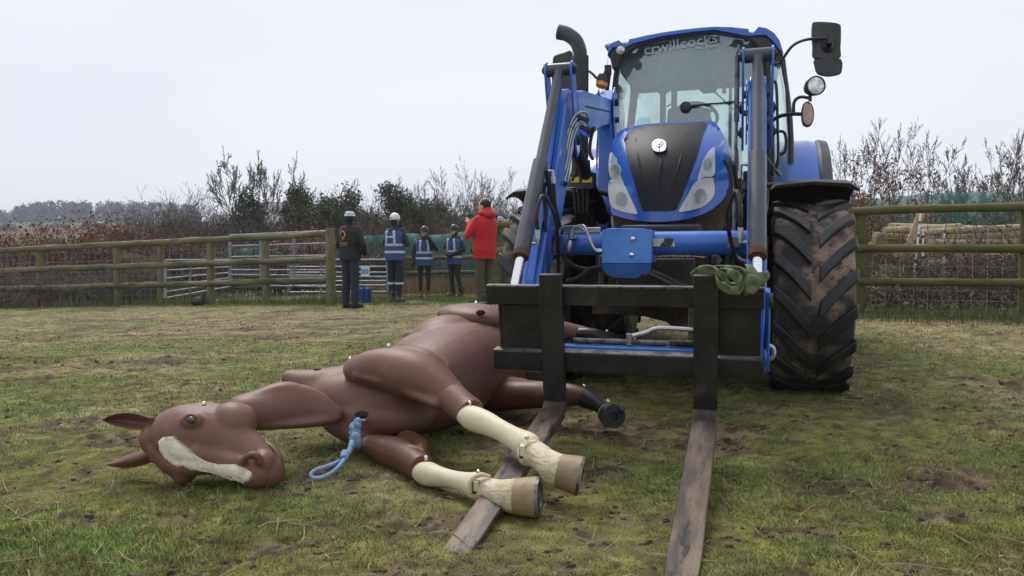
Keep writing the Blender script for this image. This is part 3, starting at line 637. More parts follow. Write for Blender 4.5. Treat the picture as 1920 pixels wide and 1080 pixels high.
# ---- loader: everything in the planes u = -+UL
UL = .54; KN = (1.0, 1.90)
def side(s):
    u = s * UL
    # front arm: tapering box from the knee to the carriage, with a raised flange line
    arm = [(1.08, 1.84), (1.00, 1.86), (.92, 1.76), (.62, 1.22), (.30, .72), (.18, .50), (.16, .40), (.22, .36), (.34, .44), (.50, .72), (.82, 1.10), (1.12, 1.52), (1.16, 1.70)]
    mb = MB(); mb.prism([(u - .045, a, b) for a, b in arm], (.09, 0, 0)); la = tt(mb, 'loader_arm', 'arm_blue', bevel=.010)
    mb = MB(); mb.prism([(u - .02, a - .022, b + .012) for a, b in ((.98, 1.90), (.66, 1.26), (.34, .76), (.30, .70), (.62, 1.18), (.95, 1.82))], (.04, 0, 0)); mb.build('arm_flange', M['arm_blue'], la, bevel=.006)
    # rear arm: deep box from the knee back to the tower
    rear = [(*Tu(x_, y_, -UL).yz,) for x_, y_ in ((1068, 172), (1079, 170), (1140, 188), (1143, 200), (1139, 231), (1112, 240), (1088, 262), (1072, 250))]
    mb = MB(); mb.prism([(u - .05, a, b) for a, b in rear], (.10, 0, 0)); ra_ = tt(mb, 'rear_loader_arm', 'arm_blue', bevel=.010)
    mb = MB(); mb.prism([(u - s * .052, a, b) for a, b in [(*Tu(x_, y_, -UL).yz,) for x_, y_ in ((1083, 199), (1140, 211), (1140, 213), (1083, 201.5))]], (-s * .006, 0, 0)); mb.build('arm_seam', M['dark'], ra_)
    # knee plates and pins
    for k in (-1, 1):
        mb = MB(); pl = [(.895, 1.955), (.905, 1.985), (.94, 2.003), (.98, 1.99), (1.01, 1.93), (1.10, 1.66), (1.13, 1.52), (1.08, 1.47), (1.02, 1.53), (.96, 1.74), (.90, 1.92)]
        q = u + k * .075; mb.prism([(q - .006, a, b) for a, b in pl], (.012, 0, 0)); kp = tt(mb, 'knee_plate', 'arm_blue', bevel=.003)
        for a, b in ((.945, 1.955), (1.07, 1.70), (1.07, 1.57)):
            w_ = MB(); w_.lathe([(0, .030), (k * .010, .030), (k * .012, .018), (k * .02, .016), (k * .02, .001)], (q + k * .006, a, b), (1, 0, 0), 16); w_.build('pivot_pin', M['dark'], kp)
    # tilt cylinder
    top = Vector((u, .945, 1.955)); bot = Vector((u, -.02, .74)) ; bot = Vector((u - .0, .02, .70)); d = (bot - top).normalized()
    mb = MB(); mb.tube([top + Vector((-.068, 0, 0)), top + Vector((.068, 0, 0))], .038, 20); cy = tt(mb, 'tilt_cylinder', 'cyl')
    L = (bot - top).length
    mb = MB(); mb.tube([top + d * .03, top + d * .05, top + d * (L * .46)], [.034, .028, .028], 24); mb.tube([top + d * (L * .46), top + d * (L * .83)], .040, 24); mb.build('cylinder_barrel', M['cyl'], cy)
    mb = MB(); mb.tube([top + d * (L * .83), top + d * (L * .853)], .040, 24); mb.build('cylinder_gland', M['rust'], cy)
    mb = MB(); mb.tube([top + d * (L * .84), bot - d * .02], .0215, 20); mb.build('piston_rod', M['chrome'], cy)
    mb = MB(); mb.tube([bot + Vector((-.03, 0, 0)), bot + Vector((.03, 0, 0))], .036, 20); mb.build('rod_eye', M['dark'], cy)
    for k in (-1, 1):
        mb = MB(); pl = [(bot.y - .045, .735), (bot.y - .02, .755), (bot.y + .02, .755), (bot.y + .05, .73), (bot.y + .10, .62), (bot.y + .20, .5), (bot.y + .17, .46), (bot.y + .04, .62)]
        q = u + k * .043; mb.prism([(q - .009, a, b) for a, b in pl], (.018, 0, 0)); tt(mb, 'link_plate', 'arm_blue', bevel=.004)
        mb = MB(); mb.lathe([(0, .032), (k * .012, .032), (k * .014, .001)], (q + k * .009, bot.y, bot.z), (1, 0, 0), 18); tt(mb, 'pivot_pin', 'dark')
    # cylinder port fitting and hose
    a = top + d * (L * .5) + Vector((.045 * (1 if s < 0 else -1), -.0, 0)); sg = 1 if s < 0 else -1
    mb = MB(); mb.tube([a, a + Vector((sg * .03, 0, 0)), a + Vector((sg * .035, 0, -.05))], .010, 8); mb.tube([a + Vector((sg * .035, 0, -.03)), a + Vector((sg * .035, 0, -.065))], .013, 6); mb.build('port_fitting', M['steel'], cy)
    b2 = top + d * (L * .80) + Vector((sg * .045, 0, 0)); mb = MB(); mb.tube([b2, b2 + Vector((sg * .025, 0, .0)), b2 + Vector((sg * .027, 0, .05))], .010, 8); mb.tube([b2 + Vector((sg * .027, 0, .02)), b2 + Vector((sg * .027, 0, .065))], .013, 6); mb.build('port_fitting', M['steel'], cy)
    mb = MB(); p0 = a + Vector((sg * .035, 0, -.06)); p1 = b2 + Vector((sg * .027, 0, .06)); mb.tube([p0, p0 + Vector((sg * .004, .01, -.15)), p1 + Vector((sg * .03, .03, .30)), Vector((u + sg * .07, .75, .98))], .010, 8, smooth=6)
    mb.tube([p1, p1 + Vector((0, -.02, .08)), p1 + Vector((sg * .02, .03, .17)), p1 + Vector((sg * .06, .12, .05)), Vector((u + sg * .08, .6, .8))], .010, 8, smooth=6); mb.build('hydraulic_hose', M['hose'], cy)
    # lift cylinder from the tower to the arm
    mb = MB(); mb.tube([(u + s * -.0, 1.25, 1.62), (u, 2.35, 1.18)], .040, 20); mb.tube([(u, 2.0, 1.32), (u, 2.5, 1.12)], .05, 20); mb.ball((u, 1.24, 1.625), .055); tt(mb, 'lift_cylinder', 'dark')
    # tower
    mb = MB(); mb.prism([(u - .05, 2.36, 2.02), (u - .05, 2.42, 1.7), (u - .05, 2.36, 1.35), (u - .05, 2.30, .8), (u - .05, 2.55, .75), (u - .05, 2.62, 1.4), (u - .05, 2.62, 2.06), (u - .05, 2.5, 2.16)], (.10, 0, 0)); tw = tt(mb, 'loader_tower', 'arm_blue', bevel=.006)
    for k in (-1, 1):
        mb = MB(); mb.prism([(u + k * .062 - .005, 2.40, 1.95), (u + k * .062 - .005, 2.40, 2.12), (u + k * .062 - .005, 2.46, 2.17), (u + k * .062 - .005, 2.56, 2.12), (u + k * .062 - .005, 2.58, 1.85), (u + k * .062 - .005, 2.5, 1.7)], (.010, 0, 0)); mb.build('tower_plate', M['arm_blue'], tw, bevel=.003)
    mb = MB(); mb.tube([(u - .09, 2.48, 2.06), (u + .09, 2.48, 2.06)], .03, 16); mb.tube([(u - .09, 2.5, 1.93), (u + .09, 2.5, 1.93)], .022, 16); mb.build('pivot_pin', M['dark'], tw)
    mb = MB(); mb.box(min(s * .26, u), max(s * .26, u), 2.3, 2.6, .72, .92); mb.box(u - .05, u + .05, 1.1, 2.4, .78, .88) if 0 else None; tt(mb, 'loader_subframe', 'dark', bevel=.01)
for s in (-1, 1): side(s)
# torsion tube, centre guard
zt_ = Tu(1030, 457, -UL).z; vt = .72
mb = MB(); mb.tube([(-UL + .04, vt, zt_), (UL - .04, vt, zt_)], .062, 28); tq = tt(mb, 'torsion_tube', 'arm_blue')
mb = MB(); mb.box(.40, .47, vt - .085, vt - .05, zt_ - .03, zt_ + .03); mb.build('pipe_clamp', M['edge'], tq, bevel=.004)
mb = MB(); patch(mb, [(1223, 447), (1262, 447), (1266, 462), (1223, 462)], lambda x, y: Tp(x, y, vt - .064), (0, .004, 0), 20); mb.build('peeling_sticker', mat('sticker', (.02, .025, .02), .5, col2=(.5, .5, .47), scale=18, lo=.45, hi=.5), tq)
gp = [(1128, 433), (1140, 428), (1205, 428), (1222, 432), (1222, 494), (1128, 494)]; vg = vt - .12
mb = MB(); patch(mb, gp, lambda x, y: Tp(x, y, vg), (0, .012, 0), 20); gd = tt(mb, 'valve_guard', 'blue_worn', bevel=.003)
low_ = [(1128, 495), (1221, 495), (1220, 508), (1214, 516), (1204, 513), (1198, 520), (1188, 522), (1150, 520), (1138, 514), (1129, 504)]
gz = Tp(1175, 495, vg).z
def vlow2(u, z): return vg + max(0, gz - z) * .75
def lowp(x, y, off=0):
    p = Tp(x, y, vg)
    for _ in range(12): p = Tp(x, y, vlow2(p.x, p.z))
    return p + Vector((0, off, 0))
mb = MB(); patch(mb, low_, lowp, (0, .010, 0), 12); mb.build('guard_lip', M['blue_worn'], gd)
mb = MB(); patch(mb, [(1127, 503), (1138, 513), (1150, 519), (1188, 521), (1198, 518), (1206, 511), (1214, 514), (1221, 496), (1223, 497), (1222, 510), (1216, 520), (1200, 522), (1186, 525), (1150, 523), (1136, 517), (1127, 508)], lambda x, y: lowp(x, y, .004), (0, .008, 0), 12); mb.build('rusted_edge', M['rust'], gd)
mb = MB(); mb.box(Tp(1128, 433, vg).x, Tp(1222, 433, vg).x, vg + .012, vt + .1, zt_ + .055, zt_ + .068); mb.box(Tp(1128, 433, vg).x, Tp(1128, 433, vg).x + .01, vg + .012, vt + .08, gz + .01, zt_ + .055); mb.box(Tp(1222, 433, vg).x - .01, Tp(1222, 433, vg).x, vg + .012, vt + .08, gz + .01, zt_ + .055); mb.build('guard_wall', M['blue_worn'], gd)
for x, y in ((1187, 448), (1184.5, 478)):
    mb = MB(); mb.lathe([(0, .014), (-.010, .012), (-.013, .006), (-.013, .001)], Tp(x, y, vg), (0, 1, 0), 12); mb.build('bolt', M['bolt'], gd)
# rigid hydraulic lines down the image-left arm
pipes = MB(); uq = -UL + .062
for k in range(4):
    o_ = .020 * k
    top = [Tp(1098 + 1 * k, 212 + 8 * k, 1.05), Tp(1080 + 1.5 * k, 216 + 7 * k, 1.0)]
    line = [Tp(1103 - k, 236 + k * 2, 1.1), Tp(1099, 212 + 8 * k, 1.05), Tp(1080 + 1.5 * k, 215 + 8 * k, .98), Tp(1064 + 3.4 * k, 250 + 4 * k, .96), Tp(1054 + 4 * k, 310, .92), Tp(1046 + 4.2 * k, 340, .88), Tp(1034 + 4 * k, 400, .8), Tp(1029 + 3 * k, 430, .74)]
    pipes.tube(line, .0062, 8, smooth=4)
for k in range(3): pipes.tube([Tp(1029 + 3 * k, 430, .74), Tp(1034, 437 - k * 4, .70), Tp(1075, 436 - 4 * k, .69), Tp(1126, 434 - k * 3, .69)], .006, 8, smooth=4)
tt(pipes, 'hydraulic_pipes', 'steel')
for y0, x0 in ((342, 1046), (222, 1086), (240, 1090)):
    mb = MB(); mb.beam(Tp(x0 - 2, y0 - 3, .86 if y0 > 300 else .98), Tp(x0 + 18, y0 + 4, .86 if y0 > 300 else 1.0), .02, .025); tt(mb, 'pipe_clamp', 'dark', bevel=.003)
for x0, y0, m_ in ((1041, 445, 'rust'), (1069, 445, 'steel')):
    mb = MB(); mb.lathe([(0, .010), (.0, .016), (.02, .016), (.022, .012), (.045, .013)], Tp(x0 + 2, y0 + 2, .60), (0, -.1, 1), 12); mb.lathe([(0, .013), (-.03, .018), (-.06, .018 if m_ == 'rust' else .008), (-.062, .001)], Tp(x0, y0 + 6, .60), (.12, .1, 1), 16); mb.box(*[q for q in (Tp(x0, y0, .6).x - .02, Tp(x0, y0, .6).x + .03, .6, .66, Tp(x0, y0, .6).z - .003, Tp(x0, y0, .6).z + .003)]); tt(mb, 'quick_coupler', m_)
mb = MB()
mb.tube([Tp(1047, 442, .60), Tp(1052, 428, .60), Tp(1066, 425, .60), Tp(1090, 427, .58), Tp(1106, 445, .57), Tp(1113, 466, .57), Tp(1128, 469, .57)], .0075, 8, smooth=5)
mb.tube([Tp(1071, 442, .59), Tp(1076, 428, .59), Tp(1090, 423, .58), Tp(1098, 428, .56), Tp(1108, 455, .55), Tp(1118, 470, .55), Tp(1128, 471, .56)], .0075, 8, smooth=5); tt(mb, 'coupler_pipe', 'steel')
for pts, v_ in (([(1035, 360), (1028, 345), (1020, 352), (1022, 400), (1025, 480), (1030, 520)], .5), ([(1040, 440), (1055, 480), (1080, 500), (1110, 506), (1130, 505)], .75), ([(1128, 500), (1105, 505), (1085, 520), (1062, 528)], .6),
                ([(1215, 512), (1240, 524), (1270, 538), (1300, 541)], .55), ([(1222, 508), (1250, 520), (1280, 536), (1300, 538)], .62), ([(1370, 440), (1366, 470), (1362, 500), (1352, 520)], .9), ([(1384, 440), (1380, 470), (1372, 500), (1360, 520)], .9),
                ([(1114, 238), (1108, 260), (1106, 285), (1112, 300)], 1.6), ([(1114, 240), (1100, 250), (1090, 262), (1078, 268)], 1.5), ([(1072, 285), (1080, 320), (1072, 340)], 1.7), ([(1358, 300), (1370, 330), (1376, 400), (1374, 440)], 1.2)):
    mb = MB(); mb.tube([Tp(x, y, v_) for x, y in pts], .0115, 8, smooth=6); tt(mb, 'hydraulic_hose', 'hose')
# quick-coupling valve block with yellow labels
mb = MB(); a = Tp(1069, 324, 1.7); b = Tp(1113, 352, 1.7); mb.box(a.x, b.x, 1.7, 1.8, b.z, a.z); mb.tube([Tp(1068, 353, 1.68), Tp(1110, 353, 1.68)], .008, 8)
for k in range(4): mb.tube([Tp(1076 + k * 9, 300, 1.76), Tp(1076 + k * 9, 325, 1.76)], .016, 8); mb.tube([Tp(1076 + k * 9, 350, 1.76), Tp(1080 + k * 7, 400, 1.8)], .013, 8)
vb = tt(mb, 'hose_coupling_block', 'black', bevel=.004)
for x0, x1 in ((1070, 1086), (1092, 1110)):
    mb = MB(); a = Tp(x0, 332, 1.697); b = Tp(x1, 342, 1.697); mb.box(a.x, b.x, 1.694, 1.698, b.z, a.z); mb.build('warning_label', M['yellow'], vb)
# loader stand rod on the image-right side
mb = MB(); mb.tube([Tp(1385, 84, 1.0), Tp(1382, 112, .98), Tp(1381, 228, .95)], [.006, .014, .014], 10); mb.tube([Tp(1381, 228, .95), Tp(1378, 330, .85), Tp(1376, 440, .72), Tp(1377, 470, .66), Tp(1392, 488, .6), Tp(1415, 492, .56)], .0085, 10, smooth=4)
mb.tube([Tp(1377, 110, .98), Tp(1400, 112, .98)], .006, 6); tt(mb, 'indicator_rod', 'edge')

# ---- pallet fork carriage, tilted nine degrees forward
TL = R(9); piv = Vector((0, 0, .2))
RT = Matrix.Translation(piv) @ Matrix.Rotation(TL, 4, 'X') @ Matrix.Translation(-piv)
def cbox(name, m, x0, x1, y0, y1, z0, z1, par=None, bev=.004):
    mb = MB(); mb.box(x0, x1, y0, y1, z0, z1, RT); return tt(mb, name, m, par, bevel=bev)
cg = cbox('fork_carriage', 'carriage', -.65, .57, .050, .090, .665, .752)
cbox('lower_bar', 'carriage', -.63, .572, .050, .105, .355, .445, cg)
cbox('lower_bar_edge', 'edge', -.63, .572, .052, .112, .4455, .449, cg, 0)
cbox('top_edge', 'edge', -.65, .57, .055, .088, .7525, .7545, cg, 0)
for k in range(11):
    u0 = -.50 + k * .094
    if abs(u0 + .334) > .06 and abs(u0 - .334) > .06: cbox('bar_notch', 'seam', u0 - .006, u0 + .006, .0485, .07, .738, .7535, cg, 0)
cbox('back_plate', 'carriage', -.60, -.395, .095, .107, .40, .70, cg)
cbox('back_plate', 'carriage', .375, .555, .095, .107, .40, .70, cg)
cbox('carriage_rib', 'dark', -.61, -.60, .09, .20, .38, .72, cg); cbox('carriage_rib', 'arm_blue', .585, .595, .09, .20, .38, .72, cg)
for u0 in (-.40, .555): cbox('lug_plate', 'arm_blue', u0, u0 + .012, .10, .26, .36, .70, cg)
cbox('rear_beam', 'blue_worn', -.40, .56, .13, .17, .44, .458, cg)
cbox('drop_hook', 'carriage', -.47, -.38, .03, .10, .315, .36, cg)
for s, uf in (('l', -.334), ('r', .334)):
    sh_ = MB(); w2 = .05
    prof = [(-.042 + .042, .82), (.042, .82), (.042, .20), (.034, .172), (.010, .155), (-.05, .156), (-1.3, .186), (-1.31, .196), (-.06, .200), (-.012, .206), (.0, .222)]
    fk = MB(); n = len(prof)
    fk.v = [tuple(RT @ Vector((uf + sx * w2, a, b))) for sx in (-1, 1) for a, b in prof]
    mb = MB()                                 # upright
    mb.box(uf - w2, uf + w2, 0, .042, .23, .815, RT); up = tt(mb, 'fork', 'carriage', cg, bevel=.004)
    bl = MB(); rows = []
    cs = [(.042, .23, 0, .23), (.042, .20, .0, .23), (.036, .178, -.004, .215), (.02, .162, -.02, .204), (-.03, .157, -.045, .200)]
    # heel and blade as stations: (v, z_bottom, z_top, half width)
    st = [(.030, .165, .23, w2), (.0, .157, .225, w2), (-.03, .155, .204, w2), (-.5, .160, .196, w2), (-.9, .167, .192, w2), (-1.12, .171, .190, w2), (-1.22, .173, .189, w2 * .94), (-1.29, .175, .188, w2 * .83), (-1.33, .177, .187, w2 * .66), (-1.35, .178, .187, w2 * .46), (-1.357, .179, .186, w2 * .25)]
    bl.box(uf - w2, uf + w2, .0, .042, .18, .2295, RT)
    o = len(bl.v)
    for v_, z0, z1, hw in st[1:]:
        for sx, z_ in ((-1, z0), (1, z0), (1, z1), (-1, z1)): bl.v.append(tuple(RT @ Vector((uf + sx * hw, v_, z_))))
    for i in range(len(st) - 2):
        for j in range(4): bl.f.append((o + i * 4 + j, o + i * 4 + (j + 1) % 4, o + (i + 1) * 4 + (j + 1) % 4, o + (i + 1) * 4 + j))
    bl.f.append((o, o + 1, o + 2, o + 3)); k_ = o + (len(st) - 2) * 4; bl.f.append((k_ + 3, k_ + 2, k_ + 1, k_))
    tt(bl, 'fork_blade', 'fork', cg, bevel=.003)
# locking rod, spring, handle behind the lower bar
mb = MB(); mb.tube([RT @ Vector((-.27, .16, .478)), RT @ Vector((.17, .16, .478))], .011, 10); rod = tt(mb, 'locking_rod', 'edge', cg)
mb = MB(); N_ = 26 * 10; mb.tube([RT @ Vector((.17 + .12 * i / N_, .16 + .014 * math.sin(i * .62), .478 + .014 * math.cos(i * .62))) for i in range(N_)], .0028, 5); tt(mb, 'spring', 'dark', cg)
mb = MB(); mb.tube([RT @ Vector(p) for p in ((-.01, .17, .50), (.06, .19, .515), (.12, .2, .535), (.30, .2, .53), (.45, .2, .52))], .011, 10, smooth=4); mb.tube([RT @ Vector((-.012, .16, .465)), RT @ Vector((-.012, .16, .515))], .014, 8)
mb.tube([Tp(x, y, .25) for x, y in ((1425, 650), (1440, 648), (1450, 653), (1450, 668), (1440, 674), (1428, 674))], .010, 10, smooth=4); tt(mb, 'release_handle', 'steel', cg)
# ============================================================ rescue training horse, a life-size jointed dummy lying on its side
HO = Vector((P(760, 820, 3.7).x, 3.9, 0.0))
H = empty('horse_mannequin', HO, 0, 'life-size brown plastic training horse with cream lower forelegs lying on its side across the fork', 'horse mannequin')
def hz(p, e=0): return p
def org(name, mb, m, parent=None, **k): return organic(name, mb, M[m], parent or H, off=HO, **k)
def hb(mb, name, m, parent=None, **k): return mb.build(name, M[m], parent or H, off=HO, **k)
def blob(mb, px, py, Y, rx, ry, rz, az=0, tilt=0, roll=0):
    m_ = Matrix.Rotation(R(az), 3, 'Z') @ Matrix.Rotation(R(tilt), 3, 'Y') @ Matrix.Rotation(R(roll), 3, 'X')
    mb.ball(P(px, py, Y), (rx, ry, rz), 24, 16, m_)
# ---- barrel of the body, from the collar to the rump (axis runs away and to the right)
AZ = 56
mb = MB()
limb(mb, [(600, 742, 3.62, 36, .13), (655, 752, 3.60, 62, .19), (735, 750, 3.68, 72, .25), (810, 718, 3.95, 90, .29), (862, 694, 4.35, 88, .30), (930, 672, 4.8, 76, .29), (990, 655, 5.2, 62, .26)], 28, 6)
blob(mb, 840, 668, 4.42, .30, .23, .24, AZ)            # ribs
blob(mb, 800, 690, 4.15, .26, .20, .20, AZ)
blob(mb, 862, 624, 4.95, .26, .16, .12, AZ)            # loins under the hip piece
blob(mb, 885, 735, 4.0, .085, .10, .11, 20)            # belly bulge
blob(mb, 712, 778, 3.52, .26, .15, .105, 8)            # brisket
blob(mb, 660, 790, 3.52, .17, .13, .09, 0, 20)
limb(mb, [(541, 708, 3.66, 15, .08), (560, 716, 3.64, 24, .09), (595, 726, 3.62, 36, .10), (645, 726, 3.64, 42, .12), (690, 714, 3.68, 42, .12)], 20, 5, round_ends=False)
limb(mb, [(620, 782, 3.50, 20, .08), (655, 812, 3.46, 20, .10), (700, 838, 3.45, 16, .10)], 18, 4)
body, bodybvh = organic('body', mb, M['horse'], H, voxel=.013, it=9, off=HO, keep=True)
def onbody(px, py, lift=0, bvh=None):
    r = ray(px, py).normalized(); h = (bvh or bodybvh).ray_cast(CAM, r)
    if h[0] is None: return P(px, py, 3.6), -r
    n = h[1] if h[1].dot(r) < 0 else -h[1]
    return h[0] + n * lift, n
# ---- neck paddle
mb = MB()
limb(mb, [(455, 775, 3.18, 33, .07), (490, 771, 3.22, 36, .065), (530, 764, 3.27, 40, .06), (565, 762, 3.31, 42, .055), (600, 769, 3.34, 32, .05), (628, 776, 3.36, 17, .045)], 20, 5)
limb(mb, [(440, 752, 3.2, 9, .05), (480, 742, 3.24, 11, .05), (520, 733, 3.28, 16, .05), (552, 735, 3.31, 18, .045), (590, 756, 3.34, 16, .045)], 16, 5)
limb(mb, [(480, 802, 3.2, 6, .05), (540, 797, 3.26, 8, .05), (600, 790, 3.32, 10, .045), (628, 784, 3.35, 11, .04)], 16, 5)
neck = org('neck', mb, 'horse', voxel=.010, it=5)
# ---- head
mb = MB()
limb(mb, [(296, 822, 3.02, 34, .07), (315, 818, 3.02, 48, .10), (350, 815, 3.02, 58, .12), (395, 818, 3.02, 58, .115), (440, 835, 3.0, 46, .085), (480, 866, 2.97, 38, .075), (502, 883, 2.96, 33, .07)], 24, 6)
blob(mb, 434, 795, 3.03, .098, .085, .088, 0)          # round cheek
blob(mb, 392, 782, 3.04, .10, .07, .06, 0, 10)
blob(mb, 452, 783, 3.05, .058, .06, .055, 0)
limb(mb, [(300, 846, 3.0, 22, .07), (322, 865, 2.98, 24, .07), (348, 880, 2.97, 24, .06)], 16, 4)
blob(mb, 360, 789, 2.93, .045, .03, .034, 0)           # orbit
blob(mb, 349, 884, 2.98, .042, .06, .058, 0, 35)       # lower brow resting on the grass
limb(mb, [(352, 872, 2.95, 22, .05), (400, 868, 2.94, 22, .05), (450, 884, 2.91, 18, .05)], 14, 4)
limb(mb, [(375, 798, 2.955, 9, .03), (420, 816, 2.955, 8, .03), (450, 836, 2.95, 7, .03)], 12, 4)
limb(mb, [(340, 838, 2.93, 22, .04), (400, 856, 2.93, 20, .04), (455, 872, 2.91, 20, .04)], 14, 4)
blob(mb, 480, 888, 2.92, .060, .055, .058, 0)          # muzzle
blob(mb, 495, 868, 2.93, .045, .05, .05, 0)
limb(mb, [(455, 866, 2.875, 6, .015), (462, 857, 2.87, 7, .015), (474, 852, 2.87, 7, .015), (484, 856, 2.875, 7, .015), (487, 868, 2.88, 7, .015)], 12, 4)
head, headbvh = organic('head', mb, M['horse'], H, voxel=.0065, it=7, off=HO, keep=True)
def onhead(px, py, lift=0): return onbody(px, py, lift, headbvh)
mb = MB(); limb(mb, [(478, 828, 3.05, 4, .03), (498, 832, 3.04, 7, .04), (515, 845, 3.02, 8, .05), (524, 865, 3.0, 8, .055), (524, 885, 2.98, 7, .045)], 16, 5)
hb(mb, 'lower_lip', 'horse', head, ang=180)
mb = MB(); c, n = onhead(472, 857, .001); t1 = n.orthogonal().normalized()
mb.ball(c, (.015, .006, .005), 16, 10, Matrix.Rotation(R(20), 3, 'Y')); hb(mb, 'nostril', 'seam', head)
c, n = onhead(358, 788, -.003); mb = MB(); mb.ball(c, (.018, .011, .0145), 20, 12, Matrix.Rotation(R(12), 3, 'Y')); hb(mb, 'eye', 'eye', head, ang=180)
mb = MB(); rim_ = [onhead(358 + 11 * math.cos(a) , 788 + 8.5 * math.sin(a) - (2 if math.sin(a) < 0 else 0), .000)[0] for a in [R(180 + 15 * k) for k in range(13)]]
mb.tube(rim_, [.001] + [.0055] * 11 + [.001], 8); hb(mb, 'eyelid', 'horse', head, ang=180)
def ear(pts, Y, name, curl, mid):
    """leaf-shaped cupped shell: pts upper edge and lower edge pixels"""
    mb = MB(); up, lo = pts; k = len(up); m = 7
    for i in range(k):
        for j in range(m):
            t = j / (m - 1); x = up[i][0] * (1 - t) + lo[i][0] * t; y = up[i][1] * (1 - t) + lo[i][1] * t
            dep = curl * math.sin(math.pi * t) * math.sin(math.pi * min(1, (i + .35) / (k - .3)))
            mb.v.append(tuple(P(x, y, Y + dep)))
    mb.f = [(i * m + j, i * m + j + 1, (i + 1) * m + j + 1, (i + 1) * m + j) for i in range(k - 1) for j in range(m - 1)]
    o = hb(mb, name, 'horse', head, ang=180); s = o.modifiers.new('s', 'SOLIDIFY'); s.thickness = .006; q = o.modifiers.new('q', 'SUBSURF'); q.levels = q.render_levels = 1
ear(([(189, 787), (205, 777), (230, 771), (258, 773), (278, 782), (287, 783)], [(189, 788), (205, 797), (230, 805), (258, 808), (276, 806), (288, 798)]), 3.0, 'ear', .05, 0)
ear(([(196, 871), (218, 861), (245, 849), (270, 841), (286, 838), (292, 842)], [(196, 872), (215, 878), (242, 879), (265, 876), (284, 868), (293, 866)]), 3.06, 'ear', -.04, 0)
for (x, y, h_) in ((285, 794, 12), (286, 853, 12)):
    mb = MB(); mb.tube([P(x + 2 * math.sin(q * 3), y - h_ + 2 * h_ * q / 6, 2.98) for q in range(7)], .009, 8, smooth=2); hb(mb, 'ear_seam', 'horse_low', head, ang=180)
# blaze: bristly cream strip following the nose
bz = [(297, 828), (305, 820), (324, 818), (338, 830), (350, 839), (356, 846), (372, 857), (388, 866), (410, 871), (440, 871), (458, 877), (472, 886), (468, 896), (458, 902), (446, 908), (435, 900), (415, 892), (392, 884), (360, 879), (342, 873), (326, 871), (308, 858), (299, 842)]
mb = MB(); vv, tr, nb = fill(bz, 6); top = []; nrm = []
for i, (x, y) in enumerate(vv):
    p, n = onhead(x, y, .001 if i < nb else .004); top.append(p); nrm.append(n)
m_ = len(top); mb.add([p for p in top] + [p - n * .02 for p, n in zip(top, nrm)], list(tr) + [tuple(i + m_ for i in reversed(t)) for t in tr] + [(i, (i + 1) % nb, m_ + (i + 1) % nb, m_ + i) for i in range(nb)])
blz = hb(mb, 'blaze', 'hair', head, ang=80)
rr = random.Random(3); mb = MB(); cen = [(315, 838), (345, 858), (390, 872), (430, 882), (460, 892)]
for _ in range(4200):
    x = rr.uniform(294, 474); y = rr.uniform(816, 910)
    if not inside(bz, x, y): continue
    p, n = onhead(x, y, .002); cy_ = np.interp(x, [c[0] for c in cen], [c[1] for c in cen]); dy = (y - cy_) / 25
    q, _n = onhead(x + 9, y + 6 + 9 * dy, .002)
    d = (q - p); d = d.normalized() if 1e-5 < d.length < .2 else Vector((1, 0, -.3)).normalized(); d = (d * .95 + n * .16).normalized()
    e = p + d * rr.uniform(.010, .017); s_ = d.cross(n).normalized() * .0011; u_ = n * .0012
    mb.add([p + s_, p - s_, p + u_ * 2, e], [(0, 1, 3), (1, 2, 3), (2, 0, 3)])
bo = mb.build('bristles', M['hair'], blz, off=HO, ang=0); bo['kind'] = 'stuff'
def bolt(parent, p, n=(0, -.3, 1), r_=.012, washer=False):
    r_ *= .85
    n = Vector(n).normalized(); mb = MB()
    if washer: mb.lathe([(0, 0.001), (0, r_ * 1.5), (.003, r_ * 1.5), (.003, r_ * .9)], p, n, 16)
    mb.lathe([(.003, r_ * .95), (.010, r_ * .95), (.014, r_ * .8), (.018, r_ * .45), (.019, .0005)], p, n, 16); return hb(mb, 'bolt', 'bolt', parent)
bolt(head, onhead(379, 762, -.002)[0] + Vector((0, .02, 0)), (0, -.2, 1))
# ---- upper foreleg with shoulder paddle
def hoofpart(a, b, px0, r0, r1, parent, m='hoof', shoe=True):
    """cone of horn from a to b (world points) with a flat shod sole"""
    a, b = Vector(a), Vector(b); t = (b - a).normalized(); L = (b - a).length
    mb = MB(); mb.lathe([(0, .001), (0, r0), (L * .5, (r0 + r1) * .505), (L, r1), (L + .001, r1 * .6), (L + .001, .001)], a, t, 28); h = hb(mb, 'hoof', m, parent, ang=50)
    if shoe:
        mb = MB(); mb.lathe([(L, r1 * .7), (L, r1 * .99), (L + .010, r1 * 1.0), (L + .010, r1 * .72), (L + .004, r1 * .68), (L + .004, .001)], a, t, 28); hb(mb, 'shoe', 'sole', h)
    return h
mb = MB()
limb(mb, [(670, 693, 3.50, 26, .07), (700, 691, 3.46, 36, .09), (738, 694, 3.44, 43, .11), (780, 706, 3.40, 45, .115), (818, 726, 3.36, 37, .10), (848, 747, 3.31, 30, .075), (876, 766, 3.26, 27, .055), (884, 771, 3.25, 27, .05)], 24, 6)
limb(mb, [(700, 668, 3.56, 8, .06), (745, 659, 3.54, 10, .08), (800, 668, 3.50, 14, .08), (835, 705, 3.44, 14, .06), (868, 742, 3.33, 12, .05)], 16, 5)
limb(mb, [(672, 706, 3.44, 7, .05), (715, 716, 3.40, 9, .06), (735, 720, 3.38, 10, .05), (775, 740, 3.34, 9, .05), (820, 760, 3.28, 9, .05)], 14, 5)
ul = org('upper_foreleg', mb, 'horse', voxel=.009, it=6)
